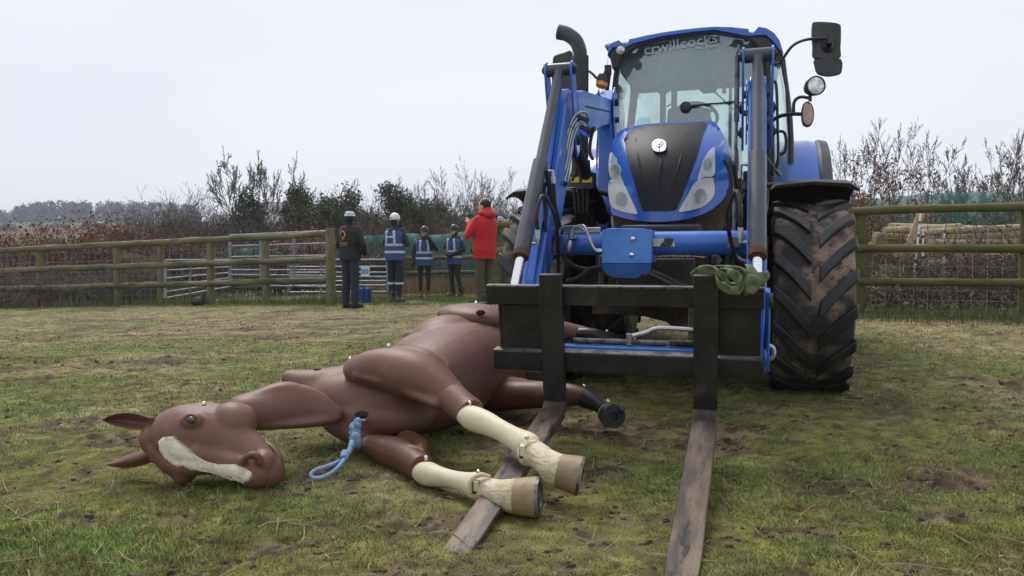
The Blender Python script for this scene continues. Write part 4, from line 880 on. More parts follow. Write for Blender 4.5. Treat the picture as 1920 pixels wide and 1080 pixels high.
mb = MB(); mb.lathe([(0, .001), (0, .045), (.003, .045), (.006, .03)], P(735, 653, 3.50) + Vector((0, 0, -.008)), (0, -.15, 1), 20); hb(mb, 'bolt_recess', 'seam', ul)
mb = MB(); limb(mb, [(842, 744, 3.31, 29, .070), (860, 757, 3.27, 29, .066), (873, 768, 3.235, 28, .063), (881, 775, 3.21, 27.5, .062)], 24, 4, round_ends=False); hb(mb, 'knee_sleeve', 'horse', ul, ang=50, bevel=.003)
bolt(ul, P(729, 652, 3.49), (0, -.2, 1)); bolt(ul, P(881, 759, 3.19), (0, -.3, 1), .010); bolt(body, P(657, 676, 3.62), (0, -.2, 1), .009)
def cannon(secs, fet, h0, h1, r0, r1, bp, parentname, knee):
    mb = MB(); limb(mb, secs, 22, 6); cn = org(parentname, mb, 'cream', voxel=.006, it=4)
    mb = MB(); limb(mb, fet, 22, 6); ft = hb(mb, 'pastern', 'feather', cn, ang=180)
    ho = hoofpart(h0, h1, 0, r0, r1, cn)
    bolt(cn, bp, (0, -.3, 1), .010)
    return cn
c1 = cannon([(874, 778, 3.20, 20, .045), (888, 785, 3.16, 24, .050), (910, 793, 3.11, 23, .045), (935, 805, 3.04, 20, .034), (960, 819, 2.97, 21, .034), (983, 832, 2.90, 25, .042), (992, 836, 2.88, 25, .042)],
            [(990, 848, 2.86, 26, .042), (1005, 852, 2.83, 25, .045), (1022, 864, 2.79, 25, .048), (1040, 878, 2.755, 31, .055), (1050, 883, 2.75, 33, .058)],
            P(1046, 882, 2.75), P(1086, 892, 2.735), .060, .070, P(988, 824, 2.84), 'fore_cannon', None)
c2 = cannon([(792, 886, 2.99, 20, .045), (804, 889, 2.95, 23, .050), (825, 894, 2.91, 19, .042), (850, 899, 2.86, 17, .034), (875, 905, 2.80, 20, .034), (893, 910, 2.76, 26, .042), (900, 912, 2.75, 26, .042)],
            [(898, 917, 2.74, 22, .042), (915, 918, 2.71, 22, .045), (935, 924, 2.67, 25, .048), (955, 929, 2.63, 31, .055), (968, 930, 2.62, 34, .058)],
            P(965, 930, 2.62), P(1007, 932, 2.605), .061, .069, P(897, 889, 2.71), 'fore_cannon', None)
for cn, pts in ((c1, [(978, 866), (976, 848), (985, 834), (1000, 829), (1008, 833)]), (c2, [(882, 926), (880, 908), (886, 896), (900, 890), (918, 893)])):
    Y = 2.83 if cn is c1 else 2.70
    mb = MB(); mb.tube([P(x + 2, y, Y) for x, y in pts], [.006, .009, .009, .009, .005], 8, smooth=5); hb(mb, 'joint_collar', 'cream', cn, ang=180)
    x, y = (980, 846) if cn is c1 else (893, 912)
    mb = MB(); mb.box(P(x - 5, y, Y - .015).x, P(x + 5, y, Y - .015).x, Y - .018, Y + .02, P(x, y + 10, Y - .02).z, P(x, y - 9, Y - .02).z); hb(mb, 'joint_catch', 'edge' if 0 else 'cream', cn, bevel=.002)
    mb = MB(); mb.box(P(x - 6, y, Y).x, P(x + 6, y, Y).x, Y - .012, Y + .01, P(x, y + 12, Y).z, P(x, y - 11, Y).z); hb(mb, 'catch_gap', 'seam', cn)
# ---- lower foreleg: brown upper part under the chest
mb = MB()
limb(mb, [(690, 832, 3.42, 14, .08), (715, 840, 3.35, 24, .10), (745, 852, 3.24, 32, .09), (768, 862, 3.12, 28, .065), (781, 872, 3.06, 26, .055)], 22, 6)
limb(mb, [(765, 828, 3.38, 22, .06), (790, 838, 3.26, 18, .05), (792, 856, 3.14, 13, .05), (798, 866, 3.04, 6, .04)], 16, 5)
ll = org('lower_foreleg', mb, 'horse_low', voxel=.009, it=6)
mb = MB(); limb(mb, [(762, 858, 3.14, 27, .066), (776, 867, 3.08, 27, .064), (787, 875, 3.03, 26, .062), (794, 880, 3.00, 25.5, .060)], 24, 4, round_ends=False); hb(mb, 'knee_sleeve', 'horse_low', ll, ang=50, bevel=.003)
bolt(ll, P(799, 862, 2.98), (0, -.3, 1), .012)
# ---- hind legs
mb = MB()
limb(mb, [(836, 590, 4.72, 15, .10), (862, 594, 4.70, 25, .24), (900, 599, 4.70, 30, .30), (950, 606, 4.72, 28, .24), (1000, 612, 4.72, 24, .14), (1045, 618, 4.7, 19, .08), (1085, 624, 4.68, 15, .06), (1098, 626, 4.66, 14, .05)], 24, 6)
uh = org('upper_hind_leg', mb, 'horse', voxel=.011, it=5)
mb = MB(); mb.lathe([(0, .001), (0, .062), (.004, .06)], P(897, 569, 4.72) + Vector((0, 0, .004)), (0, -.1, 1), 24); hb(mb, 'bolt_recess', 'seam', uh)
bolt(uh, P(893, 570.5, 4.70), (0, -.1, 1), .014)
mb = MB(); mb.ball(P(901, 586, 4.40), (.027, .02, .017), 20, 10); hb(mb, 'drain_hole', 'seam', uh)
mb = MB(); limb(mb, [(1088, 625, 4.66, 12, .05), (1110, 627, 4.64, 13, .05), (1135, 634, 4.62, 13, .045), (1165, 640, 4.6, 11, .036), (1195, 648, 4.58, 12, .038), (1225, 654, 4.56, 12, .04), (1255, 661, 4.54, 13, .045)], 20, 5)
bc_ = org('hind_cannon', mb, 'blackleg', voxel=.007, it=4)
bolt(bc_, P(1138, 623, 4.58), (0, -.2, 1), .010); bolt(bc_, P(1190, 637, 4.55), (0, -.2, 1), .010)
mb = MB(); mb.tube([P(1246, 660, 4.54), P(1268, 664, 4.52)], [.05, .052], 20); hb(mb, 'hoof_band', 'hoof', bc_, bevel=.006)
mb = MB(); mb.tube([P(1268, 664, 4.52), P(1276, 666, 4.51)], [.052, .05], 20); hb(mb, 'hoof', 'blackleg', bc_)
mb = MB()
limb(mb, [(880, 748, 4.3, 30, .14), (930, 742, 4.22, 30, .12), (980, 740, 4.12, 27, .09), (1030, 740, 4.02, 25, .07), (1070, 741, 3.96, 22, .06), (1092, 743, 3.93, 17, .05)], 22, 6)
limb(mb, [(930, 712, 4.3, 14, .1), (985, 722, 4.2, 12, .08), (1040, 728, 4.02, 8, .06), (1086, 731, 3.95, 6, .045)], 14, 5)
lh = org('lower_hind_leg', mb, 'horse_low', voxel=.010, it=5)
mb = MB(); limb(mb, [(1094, 746, 3.93, 19, .05), (1108, 752, 3.9, 17, .045), (1124, 762, 3.87, 13, .04), (1136, 772, 3.85, 13, .042), (1144, 778, 3.84, 20, .055)], 20, 5)
bl2 = org('hind_cannon', mb, 'blackleg', voxel=.007, it=4)
a = P(1140, 776, 3.85); b = P(1151, 781, 3.74); t = (b - a).normalized()
mb = MB(); mb.lathe([(0, .001), (0, .050), (.03, .055), (.045, .055)], a + Vector((-.004, 0, 0)), t, 24); hb(mb, 'hoof_band', 'hoof', bl2, ang=50)
mb = MB(); mb.lathe([(.04, .054), (.05, .057), (.10, .060), (.112, .058), (.112, .022), (.085, .020), (.085, .001)], a, t, 26)
for k in range(1): mb.ball(a + t * .09 + Vector((.040, 0, .030)), (.02, .03, .02), 12, 8)
hb(mb, 'hoof', 'blackleg', bl2, ang=50)
bolt(bl2, P(1095, 727, 3.88), (0, -.2, 1), .010); bolt(bl2, P(1140, 756, 3.8), (0, -.2, 1), .012)
# ---- holes, tow ring
c, n = onbody(678, 777, .0); mb = MB(); mb.ball(c - n * .0, (.030, .008, .016), 20, 10, n.to_track_quat('-Y', 'Z').to_matrix()); hb(mb, 'socket_hole', 'seam', body)
c, n = onbody(858, 731, .0); mb = MB(); mb.ball(c, (.022, .008, .03), 20, 10, n.to_track_quat('-Y', 'Z').to_matrix()); hb(mb, 'socket_hole', 'seam', body)
c, n = onbody(595, 693, .002)
mb = MB(); mb.ball(c, (.02, .012, .004), 14, 8); hb(mb, 'socket_hole', 'seam', body)
a = onbody(688, 786, -.01)[0]; b = onbody(688, 786, .03)[0]; q = onbody(671, 787, .035)[0]; q2 = onbody(671, 793, -.01)[0]
mb = MB(); mb.tube([a, b, q, q2], .0055, 10, smooth=4); hb(mb, 'tow_ring', 'steel', body)
# ---- the blue lead loop hanging from the ring
RO = foot(590, 895); RO.z = 0
ro = empty('rope_loop', RO, 0, 'pale blue webbing lead knotted to the metal ring on the horse chest', 'rope')
def rbuild(mb, name): return mb.build(name, M['rope'], ro, off=RO, ang=180)
A = [P(x, y, Y) for x, y, Y in ((672, 786, 3.24), (666, 795, 3.20), (664, 815, 3.16), (663, 830, 3.12), (652, 850, 3.06), (640, 862, 3.0), (620, 872, 2.93), (595, 880, 2.9), (583, 889, 2.88), (588, 896, 2.87), (605, 895, 2.87), (628, 882, 2.9), (645, 862, 2.98), (655, 845, 3.05), (660, 828, 3.1))]
mb = MB(); mb.tube(A, [.010, .013, .014, .013, .010, .008, .008, .008, .008, .008, .008, .008, .009, .011, .011], 10, smooth=6); rbuild(mb, 'strap')
mb = MB()
for ph in (0, math.pi):
    mb.tube([P(666 + 6.0 * math.sin(k * .9 + ph) , 795 + k * 3.2, 3.185 - .010 * math.cos(k * .9 + ph)) for k in range(14)], .013, 8, smooth=4)
mb.ball(P(668, 824, 3.13), (.022, .02, .03)); mb.ball(P(671, 791, 3.2), (.018, .016, .016)); rbuild(mb, 'knot')
mb = MB(); mb.tube([P(647, 848, 3.02), P(645, 860, 2.985)], [.017, .016], 10); mb.build('stitched_wrap', M['rope'], ro, off=RO, bevel=.003)
# ============================================================ ground
def vnoise(x, y, s=0):                        # smooth value noise, vectorised
    xi = np.floor(x).astype(np.int64); yi = np.floor(y).astype(np.int64); fx = x - xi; fy = y - yi
    fx = fx * fx * (3 - 2 * fx); fy = fy * fy * (3 - 2 * fy)
    def h(a, b):
        n = (a * 374761393 + b * 668265263 + s * 974634777) & 0xffffffff; n = ((n ^ (n >> 13)) * 1274126177) & 0xffffffff
        return ((n ^ (n >> 16)) & 0xffff) / 65535.0
    return (h(xi, yi) * (1 - fx) + h(xi + 1, yi) * fx) * (1 - fy) + (h(xi, yi + 1) * (1 - fx) + h(xi + 1, yi + 1) * fx) * fy
def fbm(x, y, sc, oc=4, s=0):
    v = 0; a = .5; t = 0
    for k in range(oc): v = v + a * vnoise(x * sc * 2 ** k + 17 * k, y * sc * 2 ** k + 31 * k, s + k); t += a; a *= .55
    return v / t
def ss(a, b, x): t = np.clip((x - a) / (b - a), 0, 1); return t * t * (3 - 2 * t)
def Gv(x, y):
    z = .03 * np.clip(x, -25, 12) * ss(5, 10, y) + .012 * np.maximum(0, np.minimum(18, y) - 3)
    far = 17 * ss(60, 380, y) * (1 - .35 * ss(-40, 90, x)) + .018 * (np.minimum(y, 70) - 22) + .3 * np.sin(x * .05 + 1) * ss(30, 60, y)
    return z + np.where(y > 22, far, 0)
def fields(x, y):
    """mud, dry grass and moss amounts at ground points"""
    n1 = fbm(x, y * 1.5, 1.15, 5, 3); n2 = fbm(x, y * 1.6, 3.6, 4, 11); n3 = fbm(x, y, .35, 3, 21)
    mud = ss(.56, .66, .5 * n1 + .5 * n2 + .05 * ss(2.5, 1.0, np.abs(x - 1.6)) * ss(8, 3, y))
    tr = ss(.10, .0, np.abs((x + 2.6) * .9 + (y - 4.5) * .55 + .12 * np.sin(y * 5)))                     # a scuffed line through the turf on the left
    mud = np.clip(mud + .7 * tr * ss(.45, .6, n2) * ss(7, 6, y), 0, 1)
    churn = ss(7.5, 9, y) * ss(12.8, 11.0, y); mud = np.clip(mud + churn * ss(.50, .64, fbm(x, y * 2.2, 2.2, 4, 5)) * .75, 0, 1)
    dry = np.clip(ss(.40, .66, fbm(x, y * 1.3, .9, 4, 41)) * .75 + ss(6.5, 9.5, y) * ss(13.4, 11.5, y) * .32, 0, 1)
    moss = ss(.42, .62, fbm(x, y, 1.6, 4, 61)) * ss(7, 4, y)
    gap = ss(.60, .70, fbm(x, y * 1.2, 13, 3, 171)) * ss(9, 5, y) * .85; mud = np.maximum(mud, gap)
    return mud, dry, moss
def relief(x, y):
    mud, dry, moss = fields(x, y)
    near = ss(16, 6, y)
    z = .030 * (fbm(x, y, 1.4, 4, 71) - .5) + .018 * (fbm(x, y, 7, 3, 81) - .5) * near
    z = z + mud * near * (.085 * (fbm(x, y, 13, 4, 91) - .58)) + .010 * (fbm(x, y, 34, 3, 95) - .5) * near
    fl = ss(1.0, .35, np.hypot((x - .3) / 1.2, (y - 2.9) / 1.4))      # keep it level under the forks and hooves
    return z * (1 - .75 * fl) - .006
rows = np.concatenate([np.geomspace(1.25, 16, 560), np.geomspace(16.3, 80, 70), np.geomspace(84, 900, 60)])
cols_ = np.linspace(-1, 1, 520)
YY, TT = np.meshgrid(rows, cols_, indexing='ij'); XX = TT * (1.2 + YY * .95) ; XX = np.where(YY > 80, TT * (1.2 + YY * 1.1), XX)
ZZ = Gv(XX, YY) + relief(XX, YY)
mud, dry, moss = fields(XX, YY)
n5 = fbm(XX, YY, 9, 3, 101)[..., None]; n6 = fbm(XX, YY, 24, 2, 103)[..., None]
g = np.array([.105, .115, .03]); gd = np.array([.185, .15, .075]); gm = np.array([.085, .085, .014]); mu = np.array([.036, .025, .015]); mu2 = np.array([.135, .10, .062])
C = g * (1 - dry[..., None]) + gd * dry[..., None]; C = C * (1 - .6 * moss[..., None]) + gm * .6 * moss[..., None]
C = C * (.42 + 1.35 * n5); M_ = mu * (1 - n6) + mu2 * n6; C = C * (1 - mud[..., None]) + M_ * mud[..., None]
C = C * (.4 + 1.2 * n6)
farg = ss(40, 100, YY)[..., None]; patchy = ss(.5, .54, vnoise(XX * .012, YY * .02, 5))[..., None]
C = C * (1 - farg) + farg * (np.array([.075, .10, .03]) * patchy + np.array([.10, .06, .045]) * (1 - patchy))
nr, nc = XX.shape; V = np.stack([XX, YY, ZZ], -1).reshape(-1, 3)
i, j = np.meshgrid(np.arange(nr - 1), np.arange(nc - 1), indexing='ij'); a = (i * nc + j).ravel()
Fc = np.stack([a, a + 1, a + nc + 1, a + nc], -1)
gmat = mat('turf_and_mud', (.1, .1, .03), .95, attr=True, bump=.006, bscale=70, spec=.25)
gr_ = arrays_mesh('ground', V, Fc, gmat, kind='structure', smooth=True, cols=C.reshape(-1, 3))
mb = MB(); mb.add([(-900, -300, -.06), (900, -300, -.06), (900, 1.3, -.06), (-900, 1.3, -.06)], [(0, 1, 2, 3)]); b_ = mb.build('ground', mat('turf_behind', (.09, .1, .03), .95)); b_['kind'] = 'structure'
# ------------------------------------------------------------ grass, straw, clods
def blades(name, n, ymin, ymax, hmin, hmax, wd, colf, mat_, lean=.9, seed=1, keepmud=.15, lam=1.0):
    r = np.random.default_rng(seed)
    u = r.random(n); y = 1 / (1 / ymin + u * (1 / ymax - 1 / ymin)) if lam == 1 else ymin * (ymax / ymin) ** u
    x = (r.random(n) * 2 - 1) * (.45 + y * .70)
    mud, dry, moss = fields(x, y)
    k = r.random(n) > mud * (1 - keepmud); x, y, mud, dry, moss = x[k], y[k], mud[k], dry[k], moss[k]; n = len(x)
    z = Gv(x, y) + relief(x, y) - .002
    a = r.random(n) * 2 * np.pi; h = (hmin + (hmax - hmin) * r.random(n) ** 2) * (1 - .45 * moss); sc = np.clip(y / 4, .8, 3)
    tall = 1 + .7 * (fbm(x, y, 1.7, 3, 131) - .5) * 2
    h = h * tall
    w_ = wd * (.6 + .8 * r.random(n)) * sc; ln = lean * h * (.3 + r.random(n)); la = r.random(n) * 2 * np.pi
    dx, dy = np.cos(a) * w_, np.sin(a) * w_
    B = np.stack([x, y, z], -1); D = np.stack([dx, dy, np.zeros(n)], -1)
    mid = B + np.stack([np.cos(la) * ln * .35, np.sin(la) * ln * .35, h * .6], -1); tip = B + np.stack([np.cos(la) * ln, np.sin(la) * ln, h * .9], -1)
    V = np.stack([B - D, B + D, mid + D * .7, mid - D * .7, tip], 1).reshape(-1, 3)
    b0 = np.arange(n) * 5; T_ = np.concatenate([np.stack([b0, b0 + 1, b0 + 2], -1), np.stack([b0, b0 + 2, b0 + 3], -1), np.stack([b0 + 3, b0 + 2, b0 + 4], -1)])
    c = colf(x, y, dry, moss, r); c = np.repeat(c, 5, 0)
    return arrays_mesh(name, V, T_, mat_, kind='stuff', cols=c)
def gcol(x, y, dry, moss, r):
    n = len(x); green = np.array([.165, .215, .042]); strawc = np.array([.34, .275, .14]); mo = np.array([.15, .14, .02]); fresh = np.array([.13, .23, .045])
    f = fbm(x, y, 2.3, 3, 151)[:, None]; fr = ss(.44, .62, f); th = ss(.48, .62, fbm(x, y, 6.5, 4, 181))[:, None]
    c = green * (1 - fr) + fresh * fr; c = c * (1 - .5 * moss[:, None]) + mo * .5 * moss[:, None]
    p = np.clip(.22 + .6 * dry, 0, 1)[:, None]; isd = (r.random(n)[:, None] < p * .6); c = np.where(isd, strawc * (.55 + .5 * r.random((n, 1))), c)
    c = c * (1 - .42 * th) + np.array([.20, .155, .065]) * .42 * th; lum = .55 + .9 * fbm(x, y, 17, 2, 191)[:, None]
    return c * lum * (.56 + 1.0 * r.random((n, 1)))
gm_ = mat('grass_blades', (.1, .15, .03), .7, attr=True, spec=.3)
tag(blades('grass', 430000, 1.7, 15.5, .005, .024, .0018, gcol, gm_, seed=5), 'short trodden grass covering the paddock')
tag(blades('grass', 9000, 1.7, 9, .015, .04, .0016, gcol, gm_, seed=9, lean=1.2, keepmud=.3), 'longer grass tufts dotted over the paddock')
def scol(x, y, dry, moss, r): n = len(x); return np.array([.42, .35, .21]) * (.55 + .6 * r.random((n, 1)))
# straw: thin bent stems lying on the turf
r = np.random.default_rng(33); mb = MB()
for k in range(1100):
    y = 1.9 * (9 / 1.9) ** r.random(); x = (r.random() * 2 - 1) * (.4 + y * .68); L = .012 + .085 * r.random() ** 3; a = r.random() * 6.28; bend = (r.random() - .5) * .5; ps = []
    for q in range(4):
        px_ = x + math.cos(a + bend * q / 3) * L * (q / 3 - .5) * 2; py_ = y + math.sin(a + bend * q / 3) * L * (q / 3 - .5) * 2
        ps.append((px_, py_, G(px_, py_) + float(relief(np.array([px_]), np.array([py_]))[0]) + .010 + .008 * r.random()))
    mb.tube(ps, .0008 + .0009 * r.random(), 4)
o = mb.build('straw', mat('straw', (.34, .28, .16), .7, col2=(.26, .2, .1), scale=3)); o['kind'] = 'stuff'
mb = MB(); r = np.random.default_rng(44); cy_ = 1.8 * (11 / 1.8) ** r.random(26000); cx_ = (r.random(26000) * 2 - 1) * (.4 + cy_ * .68); cm = fields(cx_, cy_)[0]; kk = r.random(26000) < cm * .45 + .012; cx_, cy_ = cx_[kk], cy_[kk]; cz_ = Gv(cx_, cy_) + relief(cx_, cy_)
for x, y, z in zip(cx_, cy_, cz_):
    s_ = .0025 + .0075 * r.random() ** 2 * (1 + y * .05); o_ = len(mb.v); f_ = 1 + .7 * (r.random((8, 3)) - .5); th_ = r.random() * 3; q = np.array([(a_ * math.cos(th_) - b_ * math.sin(th_), a_ * math.sin(th_) + b_ * math.cos(th_), c_) for a_ in (-1, 1) for b_ in (-1, 1) for c_ in (-.7, .7)]) * f_ * s_ * np.array([1, 1, .9]); q[1::2] *= np.array([.6, .6, 1])
    mb.add([(x + v[0] * 1.3, y + v[1], z + v[2] + s_ * .2) for v in q], [(0, 1, 3, 2), (4, 6, 7, 5), (0, 4, 5, 1), (2, 3, 7, 6), (0, 2, 6, 4), (1, 5, 7, 3)])
o = mb.build('mud_clods', mat('mud', (.05, .033, .022), .9, col2=(.09, .06, .04), scale=20, bump=.004, bscale=60), ang=60); o['kind'] = 'stuff'

# ============================================================ fences
M['rail'] = mat('weathered_green_rail', (.115, .105, .05), .85, col2=(.19, .16, .10), scale=3, lo=.42, hi=.62, dirt=(.055, .07, .018), dscale=4, dlo=.48, dhi=.65, bump=.003, bscale=30, stretch=(.5, .5, 2.5))
M['railR'] = mat('mossy_rail', (.105, .095, .03), .85, col2=(.075, .085, .02), scale=2.2, lo=.4, hi=.6, dirt=(.045, .045, .015), dscale=5, dlo=.52, dhi=.68, bump=.003, bscale=30, stretch=(.5, .5, 2.5))
M['post'] = mat('round_timber_post', (.17, .14, .085), .85, col2=(.11, .115, .04), scale=5, bump=.003, bscale=30, stretch=(3, 3, .6))
M['wire'] = mat('galvanised_wire', (.32, .33, .33), .6)
M['gate'] = mat('galvanised_gate', (.25, .28, .32), .45, metal=.3, col2=(.19, .21, .24), scale=6)
def meshy(name, col, a_):
    m = mat(name, col, .85, col2=tuple(c * 1.35 for c in col), scale=.8); t = m.node_tree; b = t.nodes['Principled BSDF']; tr = t.nodes.new('ShaderNodeBsdfTransparent'); x = t.nodes.new('ShaderNodeMixShader'); x.inputs[0].default_value = a_
    t.links.new(tr.outputs[0], x.inputs[1]); t.links.new(b.outputs[0], x.inputs[2]); t.links.new(x.outputs[0], t.nodes['Material Output'].inputs[0]); return m
M['netR'] = meshy('thin_green_netting', (.07, .22, .17), .55)
M['net'] = mat('green_debris_netting', (.05, .145, .12), .9, col2=(.075, .18, .155), scale=.8, bump=.01, bscale=3)
def at(px, py, Y): return P(px, py, Y)
def wobble(a, b, n, amp, rr, r0):
    a, b = Vector(a), Vector(b)
    return [a + (b - a) * (i / n) + Vector((0, 0, rr.uniform(-amp, amp) * (0 < i < n))) for i in range(n + 1)]
def rail_fence(label, ends, rails, posts, r_rail, r_post, mrail, mpost, name='fence', net=None, post_top=.06, group=None):
    """ends: two ground points; rails: list of (height left, height right); posts: parameters 0..1 along"""
    A, B = ends; rr = random.Random(len(label)); o = empty(name, A, 0, label, 'fence', group); dirn = (B - A); L = dirn.length; nrm = Vector((-dirn.y, dirn.x, 0)).normalized()
    if nrm.y > 0: nrm = -nrm
    for hl, hr in rails:
        cuts = [0] + [t for t in posts[1:-1:2]] + [1] if len(posts) > 3 else [0, 1]
        for t0, t1 in zip(cuts[:-1], cuts[1:]):
            pa = A + dirn * t0 + Vector((0, 0, hl + (hr - hl) * t0)) + nrm * (r_post * .7); pb = A + dirn * t1 + Vector((0, 0, hl + (hr - hl) * t1)) + nrm * (r_post * .7)
            e = (pb - pa).normalized() * .03
            mb = MB(); pts = wobble(pa - e * 0, pb + e, 8, .008, rr, r_rail); mb.tube(pts, [r_rail * rr.uniform(.88, 1.08) for _ in pts], 12); mb.build('rail', M[mrail], o, off=A)
    for t in posts:
        p = A + dirn * t; h = rails[0][0] + (rails[0][1] - rails[0][0]) * t + post_top
        mb = MB(); mb.tube([(p.x, p.y, p.z - .1), (p.x, p.y, p.z + h * .5), (p.x, p.y, p.z + h)], [r_post, r_post * .97, r_post * .93], 14); mb.build('post', M[mpost], o, off=A, bevel=.006)
    if net:
        top, cw, chs = net; mb = MB(); n = int(L / cw)
        vs = A + nrm * -.02
        for k in range(n + 1):
            p = A + dirn * (k / n) - nrm * (-.0); mb.beam((p.x, p.y, p.z + .02), (p.x, p.y, p.z + top), .003, .003, (1, 0, 0))
        for h in chs:
            mb.beam(A + Vector((0, 0, h)), B + Vector((0, 0, h)), .0032, .0032)
        w_ = mb.build('wire_mesh', M['wire'], o, off=A, ang=0); w_['kind'] = 'stuff'
    return o
# left paddock fence: ends beyond the frame and at the big gate post
fl = foot(76, 574); fr_ = foot(612, 567); d_ = (fl - fr_); d_ = d_ / d_.x
FL = fr_ + d_ * (-14.5 - fr_.x); FL.z = G(FL.x, FL.y)
def hgt(px, py, base): q = P(px, py, base.y); return q.z - base.z
hL = [hgt(76, y, fl) for y in (466, 505, 540)]; hR = [hgt(612, y, fr_) for y in (439, 486, 525)]
tl = (fl.x - FL.x) / (fr_.x - FL.x)
def ext(a, b): return (a + (a - b) * tl / (1 - tl), b)
pp = []
for px, py in ((76, 574), (220, 573), (302, 571), (395, 569), (499, 566)):
    q = foot(px, py); pp.append(((q.x - FL.x) / (fr_.x - FL.x)))
# intersect posts with the fence line properly
def line_t(px, A, B):
    r_ = ray(px, 540); # solve A + t(B-A) on the vertical plane through the pixel column
    k = r_.x / r_.y; return (k * A.y - A.x) / ((B.x - A.x) - k * (B.y - A.y))
pp = [line_t(px, FL, fr_) for px in (-80, 76, 220, 302, 395, 499)]
fence1 = rail_fence('long three-rail timber fence from the left edge to the thick gate post', (FL, fr_), [ext(a, b) for a, b in zip(hL, hR)], [0] + pp, .062, .075, 'rail', 'post', net=(1.15, .15, (.08, .2, .32, .45, .6, .75, .92, 1.1)))
mb = MB(); q = foot(621, 569); mb.tube([(q.x, q.y, q.z - .1), (q.x, q.y, q.z + .7), (q.x, q.y, q.z + hgt(621, 428, q))], [.088, .086, .084], 16); mb.build('gate_post', M['post'], fence1, off=FL, bevel=.01)
# right fence
ra_ = foot(1608, 586); rb_ = foot(1918, 592); dd = (rb_ - ra_); RB = ra_ + dd * 2.2; RB.z = G(RB.x, RB.y); RA = ra_ - dd * .35; RA.z = G(RA.x, RA.y)
hL = [hgt(1608, y, ra_) for y in (395, 466, 527)]; hR = [hgt(1918, y, rb_) for y in (383, 462, 526)]
t0 = (ra_.x - RA.x) / (RB.x - RA.x); t1 = (rb_.x - RA.x) / (RB.x - RA.x)
def ext2(a, b): k = (b - a) / (t1 - t0); return (a - k * t0, a + k * (1 - t0))
fence2 = rail_fence('mossy three-rail fence behind the front wheel at the right edge', (RA, RB), [ext2(a, b) for a, b in zip(hL, hR)], [line_t(1611, RA, RB), line_t(1922, RA, RB), 1], .052, .07, 'railR', 'railR', net=(1.05, .15, (.05, .18, .3, .44, .58, .74, .92)), post_top=.05)
# far fence behind the people
fa = foot(560, 548); fb = foot(932, 551); 
fa = P(560, 552, 19.5); fa.z = G(fa.x, fa.y); fb = P(932, 550, 17.5); fb.z = G(fb.x, fb.y); 
hL = [P(560, y, 19.5).z - fa.z for y in (487, 513, 538)]; hR = [P(932, y, 17.5).z - fb.z for y in (483, 510, 536)]
def ln(x): return fa + (fb - fa) * ((x - fa.x) / (fb.x - fa.x))
A3 = fa + (fb - fa) * -.5; A3.z = G(A3.x, A3.y); B3 = fa + (fb - fa) * 1.55; B3.z = G(B3.x, B3.y)
fence3 = rail_fence('far mossy post and rail fence behind the group of people', (A3, B3), [(hL[0], hR[0]), (hL[1], hR[1]), (hL[2], hR[2])], [line_t(px, A3, B3) for px in (520, 650, 745, 850, 945, 1060)], .05, .07, 'railR', 'railR')
# weathered boards behind the mesh on the left
q0 = P(300, 560, 17.6); q0.z = G(q0.x, q0.y); bf = empty('fence', q0, 0, 'short weathered board fence behind the netting left of the metal gates', 'fence')
for y0, y1 in ((478, 490), (500, 512), (528, 536)):
    mb = MB(); a = P(228, y0, 17.6); b = P(286, y1, 17.6); mb.beam(a, b, .03, .16); mb.build('board', M['rail'], bf, off=q0, bevel=.004)
for px in (292,): 
    a = P(px, 475, 17.5); g_ = G(a.x, a.y); mb = MB(); mb.tube([(a.x, a.y, g_), (a.x, a.y, a.z)], .10, 10); mb.build('post', M['post'], bf, off=q0)
# post by the red jacket
q0 = foot(929, 560); pst = MB(); pst.tube([(q0.x, q0.y, q0.z), (q0.x, q0.y, P(929, 410, q0.y).z)], [.11, .105], 14); o = pst.build('gate_post', M['railR'], None, bevel=.01); 
tag(o, 'mossy round post standing beside the person in the red jacket, hat on its top', 'post')
mb = MB()
for y_ in (419, 470): a = P(938, y_, q0.y - .02); b = P(975, y_ - 2, q0.y - .3); mb.tube([a, b], .075, 12)
for y_ in (419, 470):
    mb = MB(); a = P(934, y_, q0.y - .05); b = P(1060, y_ - 2, q0.y - 1.2); mb.tube([a, b], .075, 12); mb.build('rail', M['post'], o)
# ------------------------------------------------------------ galvanised gates
def tubegate(name, label, tl_, tr_, bl_, br_, Yl, Yr, ys, vert, rad=.017):
    """corner pixels (x, y) with depths; ys: fractions of the bars from the top; vert: fractions of uprights"""
    base = P(bl_[0], bl_[1], Yl); o = empty(name, base, 0, label, 'gate')
    def pt(u, v):
        x = tl_[0] + (tr_[0] - tl_[0]) * u; y0 = tl_[1] + (tr_[1] - tl_[1]) * u; y1 = bl_[1] + (br_[1] - bl_[1]) * u
        a = P(tl_[0], y0, Yl); 
        k = u; px = x; Y = 1 / ((1 - k) / Yl + k / Yr); return P(px, y0 + (y1 - y0) * v, Y)
    for v in ys:
        mb = MB(); mb.tube([pt(0, v), pt(.5, v), pt(1, v)], rad, 8); mb.build('bar', M['gate'], o, off=base)
    for u, w_ in vert:
        mb = MB(); mb.beam(pt(u, min(ys)), pt(u, max(ys)), w_, .03, (0, 1, 0)); mb.build('upright', M['gate'], o, off=base)
    return o
tubegate('metal_gate', 'low galvanised gate angled away at the left, behind the paddock fence', (310, 488), (433, 487), (312, 559), (433, 537), 15.6, 17.0, (0, .27, .48, .68, .84, 1), ((0, .06), (.38, .04), (1, .06)))
tubegate('metal_hurdle', 'tall galvanised sheep hurdle with six bars, middle of the three metal gates', (431, 441), (613, 433), (432, 534), (613, 538), 16.2, 15.4, (0, .22, .44, .56, .70, .80, 1), ((0, .06), (.32, .06), (.66, .05), (1, .05)))
